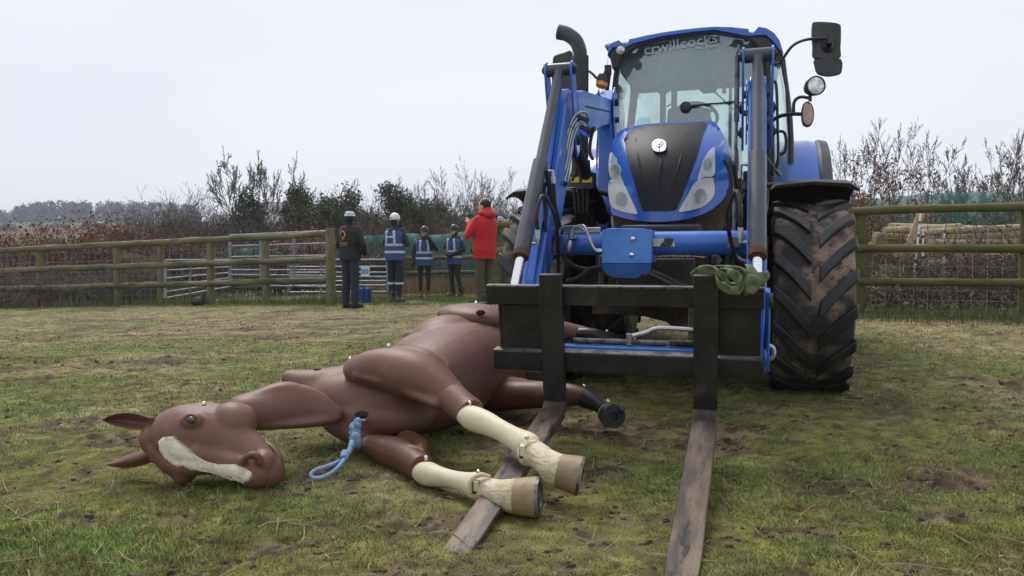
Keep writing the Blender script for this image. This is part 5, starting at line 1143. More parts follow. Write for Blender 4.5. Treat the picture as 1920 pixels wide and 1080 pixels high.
g3 = tubegate('metal_gate', 'galvanised seven-bar gate with a blue and white notice, behind the two standing men', (541, 487), (727, 487), (541, 548), (727, 547), 15.9, 16.2, (0, .22, .40, .53, .66, .80, 1), ((0, .05), (.33, .04), (1, .06)))
# notice on the gate
base = P(541, 548, 15.9); mb = MB(); a = P(677, 501, 16.05); b = P(693, 517, 16.05); mb.box(a.x, b.x, 16.03, 16.05, b.z, a.z); sg = mb.build('notice', mat('notice_white', (.75, .77, .8), .4), g3, off=base, bevel=.003)
mb = MB(); mb.box(a.x + .015, b.x - .015, 16.022, 16.028, b.z + .045, a.z - .03); mb.build('notice_panel', mat('notice_blue', (.10, .32, .68), .4), sg, off=base)
cx = (a.x + b.x) / 2 - base.x
for k, (t_, sz) in enumerate((('IN THE FIELD', .024), ('PLEASE DO', .022), ('NOT FEED', .022))):
    text(t_, sz, mat('notice_text', (.8, .82, .85), .5), sg, (cx, 16.018 - base.y, a.z - .055 - k * .028 - base.z), (R(90), 0, 0), 'notice_text')
# ------------------------------------------------------------ green netting on the far boundary
def netting(label, pts, Y0, Y1, mt='net'):
    n = len(pts); mb = MB(); rr = random.Random(n)
    tot = 60; xs = [p[0] for p in pts]; ys = [p[1] for p in pts]
    for i in range(tot + 1):
        x = xs[0] + (xs[-1] - xs[0]) * i / tot; y = np.interp(x, xs, ys); Y = 1 / ((1 - i / tot) / Y0 + (i / tot) / Y1)
        p = P(x, y, Y); p.y += .10 * math.sin(i * 1.3) + .05 * math.sin(i * 3.1); z0 = G(p.x, p.y) + .12
        for j in range(7): t = j / 6; mb.v.append((p.x, p.y + .06 * math.sin(i * 2.1 + j * 1.7), p.z + (z0 - p.z) * t + (.02 * math.sin(i * .9) if j == 0 else 0)))
    mb.f = [(i * 7 + j, i * 7 + j + 1, (i + 1) * 7 + j + 1, (i + 1) * 7 + j) for i in range(tot) for j in range(6)]
    o = mb.build('netting', M[mt], None, ang=180); s = o.modifiers.new('s', 'SOLIDIFY'); s.thickness = .008
    return tag(o, label, 'netting')
netting('long run of green windbreak netting behind the far fence and the people', [(225, 500), (290, 484), (350, 474), (430, 468), (520, 464), (600, 455), (650, 449), (700, 440), (745, 438), (800, 440), (860, 436), (930, 432), (1010, 428), (1120, 424)], 21.6, 18.6)
netting('green netting behind the stacked poles at the right edge', [(1560, 378), (1630, 372), (1700, 366), (1800, 360), (1880, 362), (2000, 358)], 20, 17, 'netR')
# ------------------------------------------------------------ stacked peeled poles beyond the right fence
M['pole'] = mat('peeled_pole', (.36, .30, .20), .7, col2=(.33, .25, .13), scale=4, bump=.002, bscale=30, stretch=(.5, 2, 2)); M['poleend'] = mat('pole_end', (.5, .42, .27), .7)
q0 = P(1640, 510, 13.0); q0.z = G(q0.x, q0.y); rr = random.Random(5)
pl_ = [(1659, 432, 1800, 424), (1640, 441, 1780, 450), (1638, 452, 1760, 452), (1668, 424, 1900, 430), (1632, 459, 1790, 466), (1700, 446, 1905, 440), (1720, 436, 1935, 424), (1760, 444, 1960, 436), (1648, 468, 1830, 470), (1740, 455, 1960, 452), (1680, 476, 1880, 478), (1780, 470, 1980, 466), (1690, 488, 1900, 486), (1790, 482, 1990, 478), (1740, 494, 1960, 492)]
PL = ['upper left peeled pole of the stack, second from the top', 'peeled pole sticking out furthest left but one, mid stack', 'pale peeled pole below it at the left of the stack', 'long topmost peeled pole with its end by the leaning board',
      'peeled pole whose end juts furthest left in the stack', 'peeled pole in the middle of the stack by the leaning board', 'peeled pole near the top of the stack, right of the board', 'peeled pole high on the right part of the stack', 'peeled pole just above the middle fence rail, left side',
      'peeled pole just above the middle fence rail, right side', 'peeled pole hidden partly by the middle fence rail, left', 'peeled pole hidden partly by the middle fence rail, right', 'lowest but one pale pole in the stack, left part', 'pale pole low in the stack near the right edge', 'lowest pole of the stack, below the middle rail']
for k, (x0, y0, x1, y1) in enumerate(pl_):
    a = P(x0, y0, 12.6 + .12 * k % .5); b = P(x1, y1, 13.3 + .1 * k % .6); a.z = max(a.z, G(a.x, a.y) + .06)
    m_ = MB(); m_.tube([tuple(a), tuple((a + b) / 2), tuple(b)], [.055, .053, .05], 12); o = m_.build('timber_pole', M['pole'], None, bevel=.004)
    tag(o, 'peeled timber pole in the stack beyond the right-hand fence', 'pole', 'stacked timber poles'); o['label'] = PL[k]
# bearers under the stack
for px in (1690, 1850):
    mb = MB(); a = P(px, 470, 12.9); g0 = G(a.x, a.y); mb.box(a.x - .08, a.x + .08, a.y - .25, a.y + .6, g0, P(px, 496, 12.9).z); o = mb.build('timber_bearer', M['rail'], None, bevel=.005); tag(o, 'timber bearer block under the %s of the pole stack' % ('left end' if px < 1700 else 'right part'), 'timber')
# leaning board and striped marker stakes
mb = MB(); mb.beam(P(1700, 470, 12.2), P(1728, 398, 12.2), .11, .03, (0, 1, 0)); tag(mb.build('leaning_board', mat('new_board', (.42, .30, .18), .7), None, bevel=.003), 'pale sawn board leaning against the pole stack', 'board')
for x0, y0, x1, y1, m_ in ((1712, 460, 1726, 400, 'white'), (1731, 500, 1731, 430, 'white'), (1773, 500, 1770, 420, 'white')):
    mb = MB(); a = P(x0, y0, 11.8); b = P(x1, y1, 11.8); a.z = G(a.x, a.y) - .05; mb.tube([a, b], .014, 8); o = mb.build('marker_stake', M[m_], None)
    for k in range(5):
        c = a + (b - a) * (.28 + .15 * k); e = (b - a).normalized() * .04; s_ = MB(); s_.tube([c, c + e], .0155, 8); s_.build('stripe', M['dark'], o)
    tag(o, {1712: 'white stake slanting beside the leaning board at the poles', 1731: 'striped upright stake in front of the middle of the pole stack', 1773: 'striped stake right of the other one before the pole stack'}[x0], 'stake')
# ============================================================ bare trees, shrubs, ivy, hedge
M['twig'] = mat('grey_brown_bark', (.115, .095, .082), .9, col2=(.075, .06, .05), scale=6)
M['twig2'] = mat('reddish_twigs', (.12, .078, .062), .9, col2=(.075, .05, .042), scale=4)
M['twig3'] = mat('pale_twigs', (.17, .15, .13), .9, col2=(.10, .085, .07), scale=4)
M['ivy'] = mat('ivy_leaves', (.03, .048, .018), .55, attr=True)
M['leafc'] = mat('leaf_colours', (.1, .1, .1), .75, attr=True)
def segs_mesh(name, S, m, parent=None, off=(0, 0, 0), sides=3, kind=None):
    S = np.array(S, dtype=np.float64); p0 = S[:, :3]; p1 = S[:, 3:6]; r0 = S[:, 6:7]; r1 = S[:, 7:8]
    t = p1 - p0; t /= np.maximum(np.linalg.norm(t, axis=1, keepdims=True), 1e-9)
    ref = np.where(np.abs(t[:, 2:3]) > .9, np.array([[1., 0, 0]]), np.array([[0, 0, 1.]])); a = np.cross(t, ref); a /= np.linalg.norm(a, axis=1, keepdims=True); b = np.cross(t, a)
    if sides == 1:                           # thinnest twigs: one flat face each, turned at random
        an = np.random.default_rng(len(S)).random((len(S), 1)) * math.pi; c = a * np.cos(an) + b * np.sin(an)
        V = np.stack([p0 - c * r0 * 1.25, p0 + c * r0 * 1.25, p1 + c * r1 * 1.25, p1 - c * r1 * 1.25], 1).reshape(-1, 3) - np.array(off); b0 = np.arange(len(S)) * 4
        return arrays_mesh(name, V, np.stack([b0, b0 + 1, b0 + 2, b0 + 3], -1), m, parent, kind=kind)
    V = []
    for p, r_ in ((p0, r0), (p1, r1)):
        for k in range(sides): g_ = 2 * math.pi * k / sides; V.append(p + (a * math.cos(g_) + b * math.sin(g_)) * r_)
    V = np.stack(V, 1).reshape(-1, 3) - np.array(off); n = len(S); b0 = np.arange(n) * 2 * sides
    Fq = np.concatenate([np.stack([b0 + k, b0 + (k + 1) % sides, b0 + sides + (k + 1) % sides, b0 + sides + k], -1) for k in range(sides)])
    return arrays_mesh(name, V, Fq, m, parent, kind=kind, smooth=True)
def branch(S, tips, rg, p, d, L, r, lev, P_):
    """one limb of wandering pieces which forks; P_: dict(n, spread, up, shrink, kids, wob)"""
    k = P_['n']; q = np.array(p); dd = np.array(d, float); step = L / k
    for i in range(k):
        dd = dd + rg.normal(0, P_['wob'], 3) + np.array([0, 0, P_['up']]); dd /= np.linalg.norm(dd)
        r1 = r * (1 - .55 * (i + 1) / k) if lev > 0 else r * (1 - .8 * (i + 1) / k); r0 = r * (1 - .55 * i / k) if lev > 0 else r * (1 - .8 * i / k)
        q2 = q + dd * step; S.append((*q, *q2, max(r0, P_['rmin']), max(r1, P_['rmin'] * .8)))
        if lev > 0 and i >= P_.get('first', 1):
            for c in range(P_['kids'] if rg.random() < P_['dens'] else 0):
                ax = rg.normal(0, 1, 3); ax -= dd * ax.dot(dd); ax /= np.linalg.norm(ax); th = P_['spread'] * (.6 + .7 * rg.random())
                nd = dd * math.cos(th) + ax * math.sin(th)
                branch(S, tips, rg, q2, nd, L * P_['shrink'] * (.65 + .5 * rg.random()) * (1 - .35 * i / k), r1 * .6, lev - 1, P_)
        q = q2
    if lev > 0: branch(S, tips, rg, q, dd, L * P_['shrink'] * .8, r * .42, lev - 1, P_)
    tips.append(q)
def leaves(name, pts, size, n_each, spread, colA, colB, m, parent=None, off=(0, 0, 0), seed=1, kind='stuff', droop=0):
    rg = np.random.default_rng(seed); pts = np.array(pts); n = len(pts) * n_each
    c = np.repeat(pts, n_each, 0) + rg.normal(0, 1, (n, 3)) * spread
    a = rg.normal(0, 1, (n, 3)); a /= np.linalg.norm(a, axis=1, keepdims=True); b = np.cross(a, rg.normal(0, 1, (n, 3))); b /= np.linalg.norm(b, axis=1, keepdims=True)
    s_ = size * (.6 + .8 * rg.random((n, 1)))
    V = np.stack([c - a * s_, c + b * s_ * .5, c + a * s_, c - b * s_ * .5], 1).reshape(-1, 3) - np.array(off); b0 = np.arange(n) * 4
    col = np.array(colA) + (np.array(colB) - np.array(colA)) * rg.random((n, 1)); col = col * (.6 + .7 * rg.random((n, 1)))
    return arrays_mesh(name, V, np.stack([b0, b0 + 1, b0 + 2, b0 + 3], -1), m, parent, kind=kind, cols=np.repeat(col, 4, 0))
def shell_pts(rg, c, r_, n):
    v = rg.normal(0, 1, (n, 3)); v /= np.linalg.norm(v, axis=1, keepdims=True); v *= (.55 + .5 * rg.random((n, 1)) ** .6)
    return np.array(c) + v * np.array(r_) * (1 + .18 * np.sin(v[:, :1] * 9 + v[:, 2:] * 7))
ASH = dict(n=5, spread=.52, up=.02, shrink=.70, kids=1, wob=.11, dens=.66, rmin=.0095, first=1)
SAP = dict(n=6, spread=.50, up=.03, shrink=.60, kids=1, wob=.08, dens=.62, rmin=.0048, first=1)
BUSH = dict(n=5, spread=.6, up=.03, shrink=.62, kids=1, wob=.16, dens=.8, rmin=.004, first=0)
def tree(name, label, px, py_top, Y, stems, par, lev, mt, seed, group=None, cat='tree', ivy=None, brown=0, rad=.09, lean=(0, 0), hfrac=.5, wide=.22):
    rg = np.random.default_rng(seed); b = P(px, 540, Y); b.z = G(b.x, b.y) - .1; top = P(px, py_top, Y).z; h = top - b.z
    o = empty(name, b, 0, label, cat, group); S = []; tips = []
    for k in range(stems):
        a = 6.28 * k / stems + rg.random(); sp = wide if stems > 1 else 0
        d = np.array([math.cos(a) * sp + lean[0], math.sin(a) * sp + lean[1], 1.]); d /= np.linalg.norm(d)
        branch(S, tips, rg, np.array(b) + np.array([math.cos(a), math.sin(a), 0]) * .12 * (stems > 1), d, h * hfrac * (1 if k == 0 else .75 + .2 * rg.random()), rad / (1 + .25 * (stems - 1)), lev, par)
    ar = np.array(S); zmax = np.percentile(ar[:, 5], 99.3); sc = h / (zmax - b.z); zs = b.z
    ar[:, 2] = zs + (ar[:, 2] - zs) * sc; ar[:, 5] = zs + (ar[:, 5] - zs) * sc; tips = [(t[0], t[1], zs + (t[2] - zs) * sc) for t in tips]
    big = ar[ar[:, 6] > rad * .32]; small = ar[ar[:, 6] <= rad * .32]
    if len(big): segs_mesh('trunk', big, M[mt], o, b, sides=6)
    cr_ = segs_mesh('crown', small, M[mt], o, b, sides=1)
    if brown:
        k = rg.random(len(tips)) < brown; tp = np.array(tips)[k]; tp = tp[tp[:, 2] < zs + h * .80]
        if len(tp): leaves('leaves', tp, .035, 5, .06, (.20, .065, .03), (.13, .06, .035), M['leafc'], o, b, seed)
    if ivy:
        pts = np.concatenate([shell_pts(rg, P(x, y, Y + dy), (rx, rx * .9, rz), int(n * .62)) for x, y, dy, rx, rz, n in ivy])
        leaves('ivy', pts, .05, 2, .10, (.040, .060, .022), (.085, .10, .042), M['leafc'], o, b, seed)
    return o
tree('ash_tree', 'tall bare ash tree with dark ivy round its trunk, beyond the metal gates', 466, 292, 30, 4, ASH, 5, 'twig3', 11, ivy=[(463, 408, 0, .50, .65, 1700), (455, 378, 0, .20, .35, 350), (480, 395, 0, .32, .4, 600), (450, 430, 0, .9, .4, 1300), (468, 368, 0, .16, .35, 200)], rad=.13, hfrac=.36, wide=.42)
tree('ivy_tree', 'squat dead tree smothered in dark ivy, right of the tall ash', 566, 345, 28, 2, BUSH, 3, 'twig', 12, ivy=[(562, 385, 0, .45, .55, 1500), (572, 410, 0, .9, .5, 1800), (556, 362, 0, .25, .3, 400), (585, 425, 0, .9, .4, 1200)], rad=.12)
tree('leaning_tree', 'spreading bare tree with ivy on two limbs, behind the person in black', 640, 345, 27, 5, ASH, 4, 'twig3', 13, ivy=[(628, 400, 0, .75, .5, 1500), (655, 412, 0, .6, .45, 1100), (612, 390, 0, .3, .4, 400), (652, 372, 0, .12, .5, 260), (667, 378, 0, .12, .4, 200), (690, 415, 0, .5, .3, 600)], rad=.10)
tree('ivy_tree', 'ragged ivy-topped tree between the two standing men and the women', 742, 340, 26, 3, BUSH, 4, 'twig', 14, ivy=[(740, 372, 0, .38, .4, 800), (722, 357, 0, .18, .2, 220), (752, 388, 0, .5, .35, 900), (762, 410, 0, .6, .4, 700)], rad=.1)
tree('ivy_tree', 'low green-topped thorn tree above the two women', 806, 372, 25, 3, BUSH, 3, 'twig2', 15, ivy=[(806, 398, 0, .5, .35, 900), (790, 412, 0, .4, .3, 500)], rad=.08)
for k, (x, y, Y, lab) in enumerate(((850, 312, 23, 'slender pale bare sapling just left of the red jacket, tallest there'), (905, 318, 24, 'upright bare sapling directly behind the head above the red jacket'), (832, 325, 26, 'thin bare sapling above the riding hats of the two women'), (885, 330, 22, 'fine-twigged bare sapling close left of the red hood'), (958, 372, 21, 'small bare sapling between red jacket and front wheel'), (700, 355, 25, 'thin bare sapling between the black jacket and the white helmet'), (770, 345, 24, 'spindly bare sapling right of the white helmet'))):
    tree('sapling', lab, x, y, Y, 3, SAP, 4, 'twig3' if k % 2 else 'twig', 30 + k, group='bare saplings behind the people', rad=.032, hfrac=.55, wide=.14, brown=.02 if k in (1, 3) else 0)
for k, (x, y, Y, br, lab) in enumerate(((1622, 236, 17, .12, 'bare sapling with rusty lower leaves just right of the front wheel top'), (1668, 228, 18, .10, 'tallest bare sapling over the left end of the pole stack'), (1722, 246, 17.5, .05, 'slim leafless sapling rising over the leaning board'), (1893, 236, 17, .10, 'tall twiggy sapling at the right edge of the photo'), (1860, 262, 19, .08, 'many-stemmed sapling left of the right-edge sapling'), (1590, 290, 19, .12, 'low twiggy sapling half hidden by the rear mudguard'), (1925, 250, 16.5, .05, 'sapling cut by the right frame edge'))):
    tree('sapling', lab, x, y, Y, 3, SAP, 4, 'twig2' if k % 2 else 'twig', 50 + k, group='bare saplings beyond the right fence', rad=.030, hfrac=.55, wide=.2, brown=br * .7)
tree('round_tree', 'round-crowned pale bare tree above the pole stack', 1806, 288, 30, 4, ASH, 5, 'twig3', 61, rad=.13, hfrac=.40)
# shrubs of the hedge line: a few shapes shared by many individuals
def shrub_mesh(seed, mt, brown):
    rg = np.random.default_rng(seed); S = []; tips = []
    for k in range(9):
        a = 6.28 * rg.random(); sp = .15 + .35 * rg.random(); d = np.array([math.cos(a) * sp, math.sin(a) * sp, 1]); d /= np.linalg.norm(d)
        branch(S, tips, rg, np.array([.35 * rg.normal(), .25 * rg.normal(), 0]), d, .8 * (.6 + .5 * rg.random()), .014, 2, BUSH)
    ar = np.array(S); s_ = 2.0 / ar[:, 5].max(); ar[:, :6] *= s_
    return ar, np.array(tips) * s_
shr = [shrub_mesh(200 + k, 'twig2', 0) for k in range(5)]
def thicket(name, label, spots, mt, seed, brown=0, ivyf=0, cat=None):
    rg = np.random.default_rng(seed); allS = []; allT = []; bT = []
    for (x, y, h, wd) in spots:
        ar, tp = shr[rg.integers(5)]; a = 6.28 * rg.random(); c, s_ = math.cos(a), math.sin(a); q = ar.copy(); z0 = G(x, y) - .05; f = h / 2.0
        for o_ in (0, 3):
            X = ar[:, o_] * c - ar[:, o_ + 1] * s_; Yy = ar[:, o_] * s_ + ar[:, o_ + 1] * c; q[:, o_] = x + X * f * wd; q[:, o_ + 1] = y + Yy * f * wd; q[:, o_ + 2] = z0 + ar[:, o_ + 2] * f
        q[:, 6:] *= max(1, y / 16) * .8; allS.append(q); t = np.stack([x + (tp[:, 0] * c - tp[:, 1] * s_) * f * wd, y + (tp[:, 0] * s_ + tp[:, 1] * c) * f * wd, z0 + tp[:, 2] * f], -1)
        allT.append(t)
    o = segs_mesh(name, np.concatenate(allS), M[mt], sides=1, kind='stuff'); tag(o, label)
    return np.concatenate(allT)
rg = np.random.default_rng(77)
def strip(x0, x1, Y0, Y1, n, h0, h1, wd=1.0):
    out = []
    for k in range(n):
        px = rg.uniform(x0, x1); Y = rg.uniform(Y0, Y1); p = P(px, 540, Y); out.append((p.x, p.y, rg.uniform(h0, h1), wd))
    return out
def topstrip(pts, Y0, Y1, n, jit=14, wd=1.0):
    """shrubs whose tops follow a skyline"""
    out = []; xs = [p[0] for p in pts]; ys = [p[1] for p in pts]
    for k in range(n):
        px = rg.uniform(xs[0], xs[-1]); Y = rg.uniform(Y0, Y1); py = np.interp(px, xs, ys) + rg.uniform(-jit, jit * 1.6); p = P(px, py, Y); h = p.z - G(p.x, p.y)
        if h > .3: out.append((p.x, p.y, h, wd))
    return out
t1 = thicket('hedge', 'tangled brown bare hedge behind the left fence', topstrip([(-60, 430), (60, 425), (160, 420), (260, 415), (330, 425), (420, 470)], 18, 23, 70, 22), 'twig2', 1)
k = rg.random(len(t1)) < .16; leaves('hedge_leaves', t1[k], .045, 3, .12, (.20, .06, .03), (.11, .05, .035), M['leafc'], seed=3)
thicket('hedge', 'grey bare thicket rising left of the tall ash', topstrip([(250, 400), (320, 365), (370, 350), (410, 362), (440, 395), (520, 420)], 27, 33, 60, 18), 'twig', 2)
thicket('hedge', 'low brown scrub behind the metal gates', topstrip([(420, 455), (520, 440), (620, 430), (760, 400), (930, 390), (1000, 395)], 21.5, 25, 60, 22), 'twig2', 3)
thicket('hedge', 'grey scrub far behind the people', topstrip([(500, 400), (600, 375), (700, 368), (800, 350), (930, 345), (1040, 370)], 26, 32, 95, 24), 'twig', 4)
thicket('undergrowth', 'dry stems and brambles at the foot of the left fence', strip(-80, 300, 16.2, 18.5, 60, .5, 1.2, 1.6), 'twig3', 5)
thicket('hedge', 'brown scrub beyond the right-hand netting', topstrip([(1540, 350), (1640, 355), (1760, 360), (1860, 345), (2000, 340)], 17.5, 24, 52, 26), 'twig2', 6)
t2 = thicket('brambles', 'tangled bramble stems against the right fence netting', strip(1620, 2010, 9.6, 11.4, 17, .35, .95, 2.1) + strip(1780, 2010, 10, 12, 8, 1.0, 1.5, 1.4), 'twig2', 7)
k = rg.random(len(t2)) < .10; leaves('bramble_leaves', t2[k], .022, 3, .06, (.04, .075, .022), (.07, .05, .03), M['leafc'], seed=5)
t3 = thicket('brambles', 'thin bare stems in front of the green netting behind the people', strip(420, 960, 18.0, 18.9, 26, .9, 1.9, 1.2), 'twig', 8)
k = rg.random(len(t3)) < .05; leaves('bramble_leaves', t3[k], .05, 2, .1, (.20, .07, .03), (.12, .06, .035), M['leafc'], seed=6)
# copper-leaved beeches
for i, (x, y, Y, h_, n_, lab) in enumerate(((148, 402, 21, 2.6, 420, 'copper-leaved beech left of centre in the left-hand hedge'), (247, 403, 21, 2.4, 420, 'bright copper-leaved beech just left of the metal gates'), (18, 425, 20, 2.1, 330, 'copper-leaved beech at the left frame edge'), (98, 418, 22, 2.2, 170, 'sparse copper beech near the left edge'), (205, 398, 23, 2.6, 150, 'thin-leaved beech between the two copper ones'), (575, 428, 18.6, 1.9, 330, 'copper-leaved beech behind the gates, beside the big post'), (604, 462, 18.2, 1.4, 160, 'small copper beech hugging the big gate post'), (1640, 330, 16, 2.2, 260, 'rusty-leaved beech shrub by the top of the front wheel'))):
    rgb_ = np.random.default_rng(300 + i); b = P(x, 540, Y); b.z = G(b.x, b.y); top = P(x, y, Y).z; h = top - b.z; ar, tp = shr[i % 5]; q = ar.copy(); f = h / 2
    for o_ in (0, 3): q[:, o_] = ar[:, o_] * f * .7; q[:, o_ + 1] = ar[:, o_ + 1] * f * .7; q[:, o_ + 2] = ar[:, o_ + 2] * f
    o = empty('beech_shrub', b, 0, lab, 'shrub', 'copper-leaved beeches'); segs_mesh('branches', q, M['twig2'], o, sides=1)
    tp = tp * f * np.array([.7, .7, 1]); tp = tp[tp[:, 2] > h * .25]; idx = rgb_.permutation(len(tp))[:n_]; leaves('leaves', tp[idx], .042, 5, .10, (.27, .085, .035), (.15, .06, .03), M['leafc'], o, seed=i)
# rough grass along the fence lines and dry bank behind the people
def tufts(name, label, pts, n, hmin, hmax, colA, colB, seed, spreadxy=.25, wd=.004):
    r = np.random.default_rng(seed); pts = np.array(pts); k = r.integers(0, len(pts) - 1, n); t = r.random(n); q = pts[k] * (1 - t)[:, None] + pts[k + 1] * t[:, None]
    x = q[:, 0] + r.normal(0, spreadxy, n); y = q[:, 1] + r.normal(0, spreadxy, n); cl = fbm(x, y, 2.2, 3, seed); kp = r.random(n) < ss(.3, .6, cl) * .9 + .12; x, y = x[kp], y[kp]; n = len(x)
    z = Gv(x, y) - .01; h = hmin + (hmax - hmin) * r.random(n) ** 1.6; a = r.random(n) * 6.28; la = r.random(n) * 6.28; ln = h * .55 * r.random(n)
    D = np.stack([np.cos(a) * wd, np.sin(a) * wd, 0 * a], -1); B = np.stack([x, y, z], -1); mid = B + np.stack([np.cos(la) * ln * .3, np.sin(la) * ln * .3, h * .6], -1); tip = B + np.stack([np.cos(la) * ln, np.sin(la) * ln, h], -1)
    V = np.stack([B - D, B + D, mid + D * .6, mid - D * .6, tip], 1).reshape(-1, 3); b0 = np.arange(n) * 5
    T_ = np.concatenate([np.stack([b0, b0 + 1, b0 + 2], -1), np.stack([b0, b0 + 2, b0 + 3], -1), np.stack([b0 + 3, b0 + 2, b0 + 4], -1)])
    c = np.array(colA) + (np.array(colB) - np.array(colA)) * r.random((n, 1)); c = c * (.6 + .7 * r.random((n, 1)))
    return tag(arrays_mesh(name, V, T_, M['leafc'], kind='stuff', cols=np.repeat(c, 5, 0)), label)
def gp_(lst): return [(foot(x, y).x, foot(x, y).y) for x, y in lst]
tufts('grass', 'long green grass at the foot of the left fence', gp_([(-60, 577), (76, 574), (220, 571), (400, 569), (612, 567), (640, 566)]), 15000, .04, .22, (.11, .16, .04), (.16, .17, .06), 7, .22, .004)
tufts('grass', 'green verge grass behind the people', gp_([(640, 566), (760, 560), (930, 560), (1040, 560)]), 15000, .03, .09, (.10, .16, .035), (.13, .17, .05), 8, .8, .004)
tufts('dry_grass', 'dry yellow grass below the netting behind the people', [(P(x, 540, Y).x, P(x, 540, Y).y) for x, Y in ((640, 18.6), (780, 17.6), (940, 16.9), (1080, 16.4))], 22000, .06, .42, (.26, .20, .10), (.20, .14, .07), 9, .45, .005)
tufts('dry_grass', 'dry grass along the left hedge bottom', [(P(x, 540, Y).x, P(x, 540, Y).y) for x, Y in ((-80, 16.8), (200, 17.0), (330, 17))], 14000, .06, .5, (.22, .17, .09), (.14, .10, .06), 10, .4, .005)
tufts('grass', 'grass along the foot of the right fence', gp_([(1590, 590), (1700, 592), (1920, 596), (2100, 600)]), 12000, .03, .14, (.08, .13, .03), (.13, .13, .05), 11, .35, .003)
# ------------------------------------------------------------ far ridge: woods, fields, houses
def clumps(name, label, pts, n, size, colA, colB, seed, kindn='stuff'):
    r = np.random.default_rng(seed); cen = []
    for x, y, z, rr_, hh in pts:
        v = r.normal(0, 1, (n, 3)); v /= np.linalg.norm(v, axis=1, keepdims=True); v *= .5 + .5 * r.random((n, 1)); v[:, 2] = np.abs(v[:, 2]) ** .8; cen.append(np.array([x, y, z]) + v * np.array([rr_, rr_, hh]))
    return tag(leaves(name, np.concatenate(cen), size, 1, .1, colA, colB, M['leafc'], seed=seed), label)
def ridge(pts, Y0, Y1, n, hpx=8):
    out = []; xs = [p[0] for p in pts]; ys = [p[1] for p in pts]
    for k in range(n):
        px = rg.uniform(xs[0], xs[-1]); Y = rg.uniform(Y0, Y1); py = np.interp(px, xs, ys) + rg.uniform(0, hpx); p = P(px, py, Y); g_ = G(p.x, p.y); out.append((p.x, p.y, g_, Y * .008 * rg.uniform(.8, 1.5), max(1, p.z - g_)))
    return out
clumps('far_wood', 'far wood of bare and evergreen trees along the ridge on the left', ridge([(30, 384), (60, 376), (110, 373), (160, 374), (215, 373), (262, 376), (320, 378), (360, 380)], 330, 380, 80, 6), 420, .55, (.17, .165, .175), (.12, .12, .13), 21)  # blue-grey leaf colours have distance haze painted into them
clumps('far_wood', 'far hedge line along the ridge behind the trees', ridge([(-60, 392), (10, 392), (30, 400), (360, 396), (600, 402), (930, 398), (1300, 400), (1700, 398), (2000, 396)], 300, 340, 130, 6), 160, .5, (.16, .15, .155), (.11, .11, .11), 22)  # same pale grey, haze put into the colour itself
clumps('far_hedges', 'field hedges on the slope below the ridge', ridge([(-60, 415), (300, 420), (600, 424), (930, 420), (2000, 410)], 150, 260, 90, 10), 140, .35, (.09, .075, .06), (.06, .055, .04), 23)
def house(label, px, py, Y, w_, h_, wall, roof):
    p = P(px, py, Y); g_ = G(p.x, p.y) ; g_ = min(g_, p.z); o = empty('house', (p.x, p.y, g_), 0, label, 'house')
    mb = MB(); mb.box(p.x - w_ / 2, p.x + w_ / 2, p.y, p.y + 6, g_, p.z + h_); mb.build('wall', wall, o, off=(p.x, p.y, g_))
    mb = MB(); z = p.z + h_; mb.prism([(p.x - w_ / 2 - .3, p.y - .4, z), (p.x - w_ / 2 - .3, p.y + 3, z + 2.4), (p.x - w_ / 2 - .3, p.y + 6.4, z)], (w_ + .6, 0, 0)); mb.build('roof', roof, o, off=(p.x, p.y, g_))
    for k in (-.25, .25):
        mb = MB(); mb.box(p.x + w_ * k - .5, p.x + w_ * k + .5, p.y - .05, p.y, p.z + h_ * .3, p.z + h_ * .75); mb.build('window', M['interior'], o, off=(p.x, p.y, g_))
wm = mat('house_wall', (.6, .6, .58), .8); rm_ = mat('house_roof', (.16, .15, .16), .8)
house('small white house on the far ridge left of the ash', 300, 405, 290, 5, 1.6, wm, rm_)
house('grey-roofed house far off between the two ivy trees', 800, 412, 230, 7, 1.5, wm, rm_)
house('grey-roofed farmhouse far off right of the tall ash', 506, 405, 210, 6, 1.6, wm, rm_)
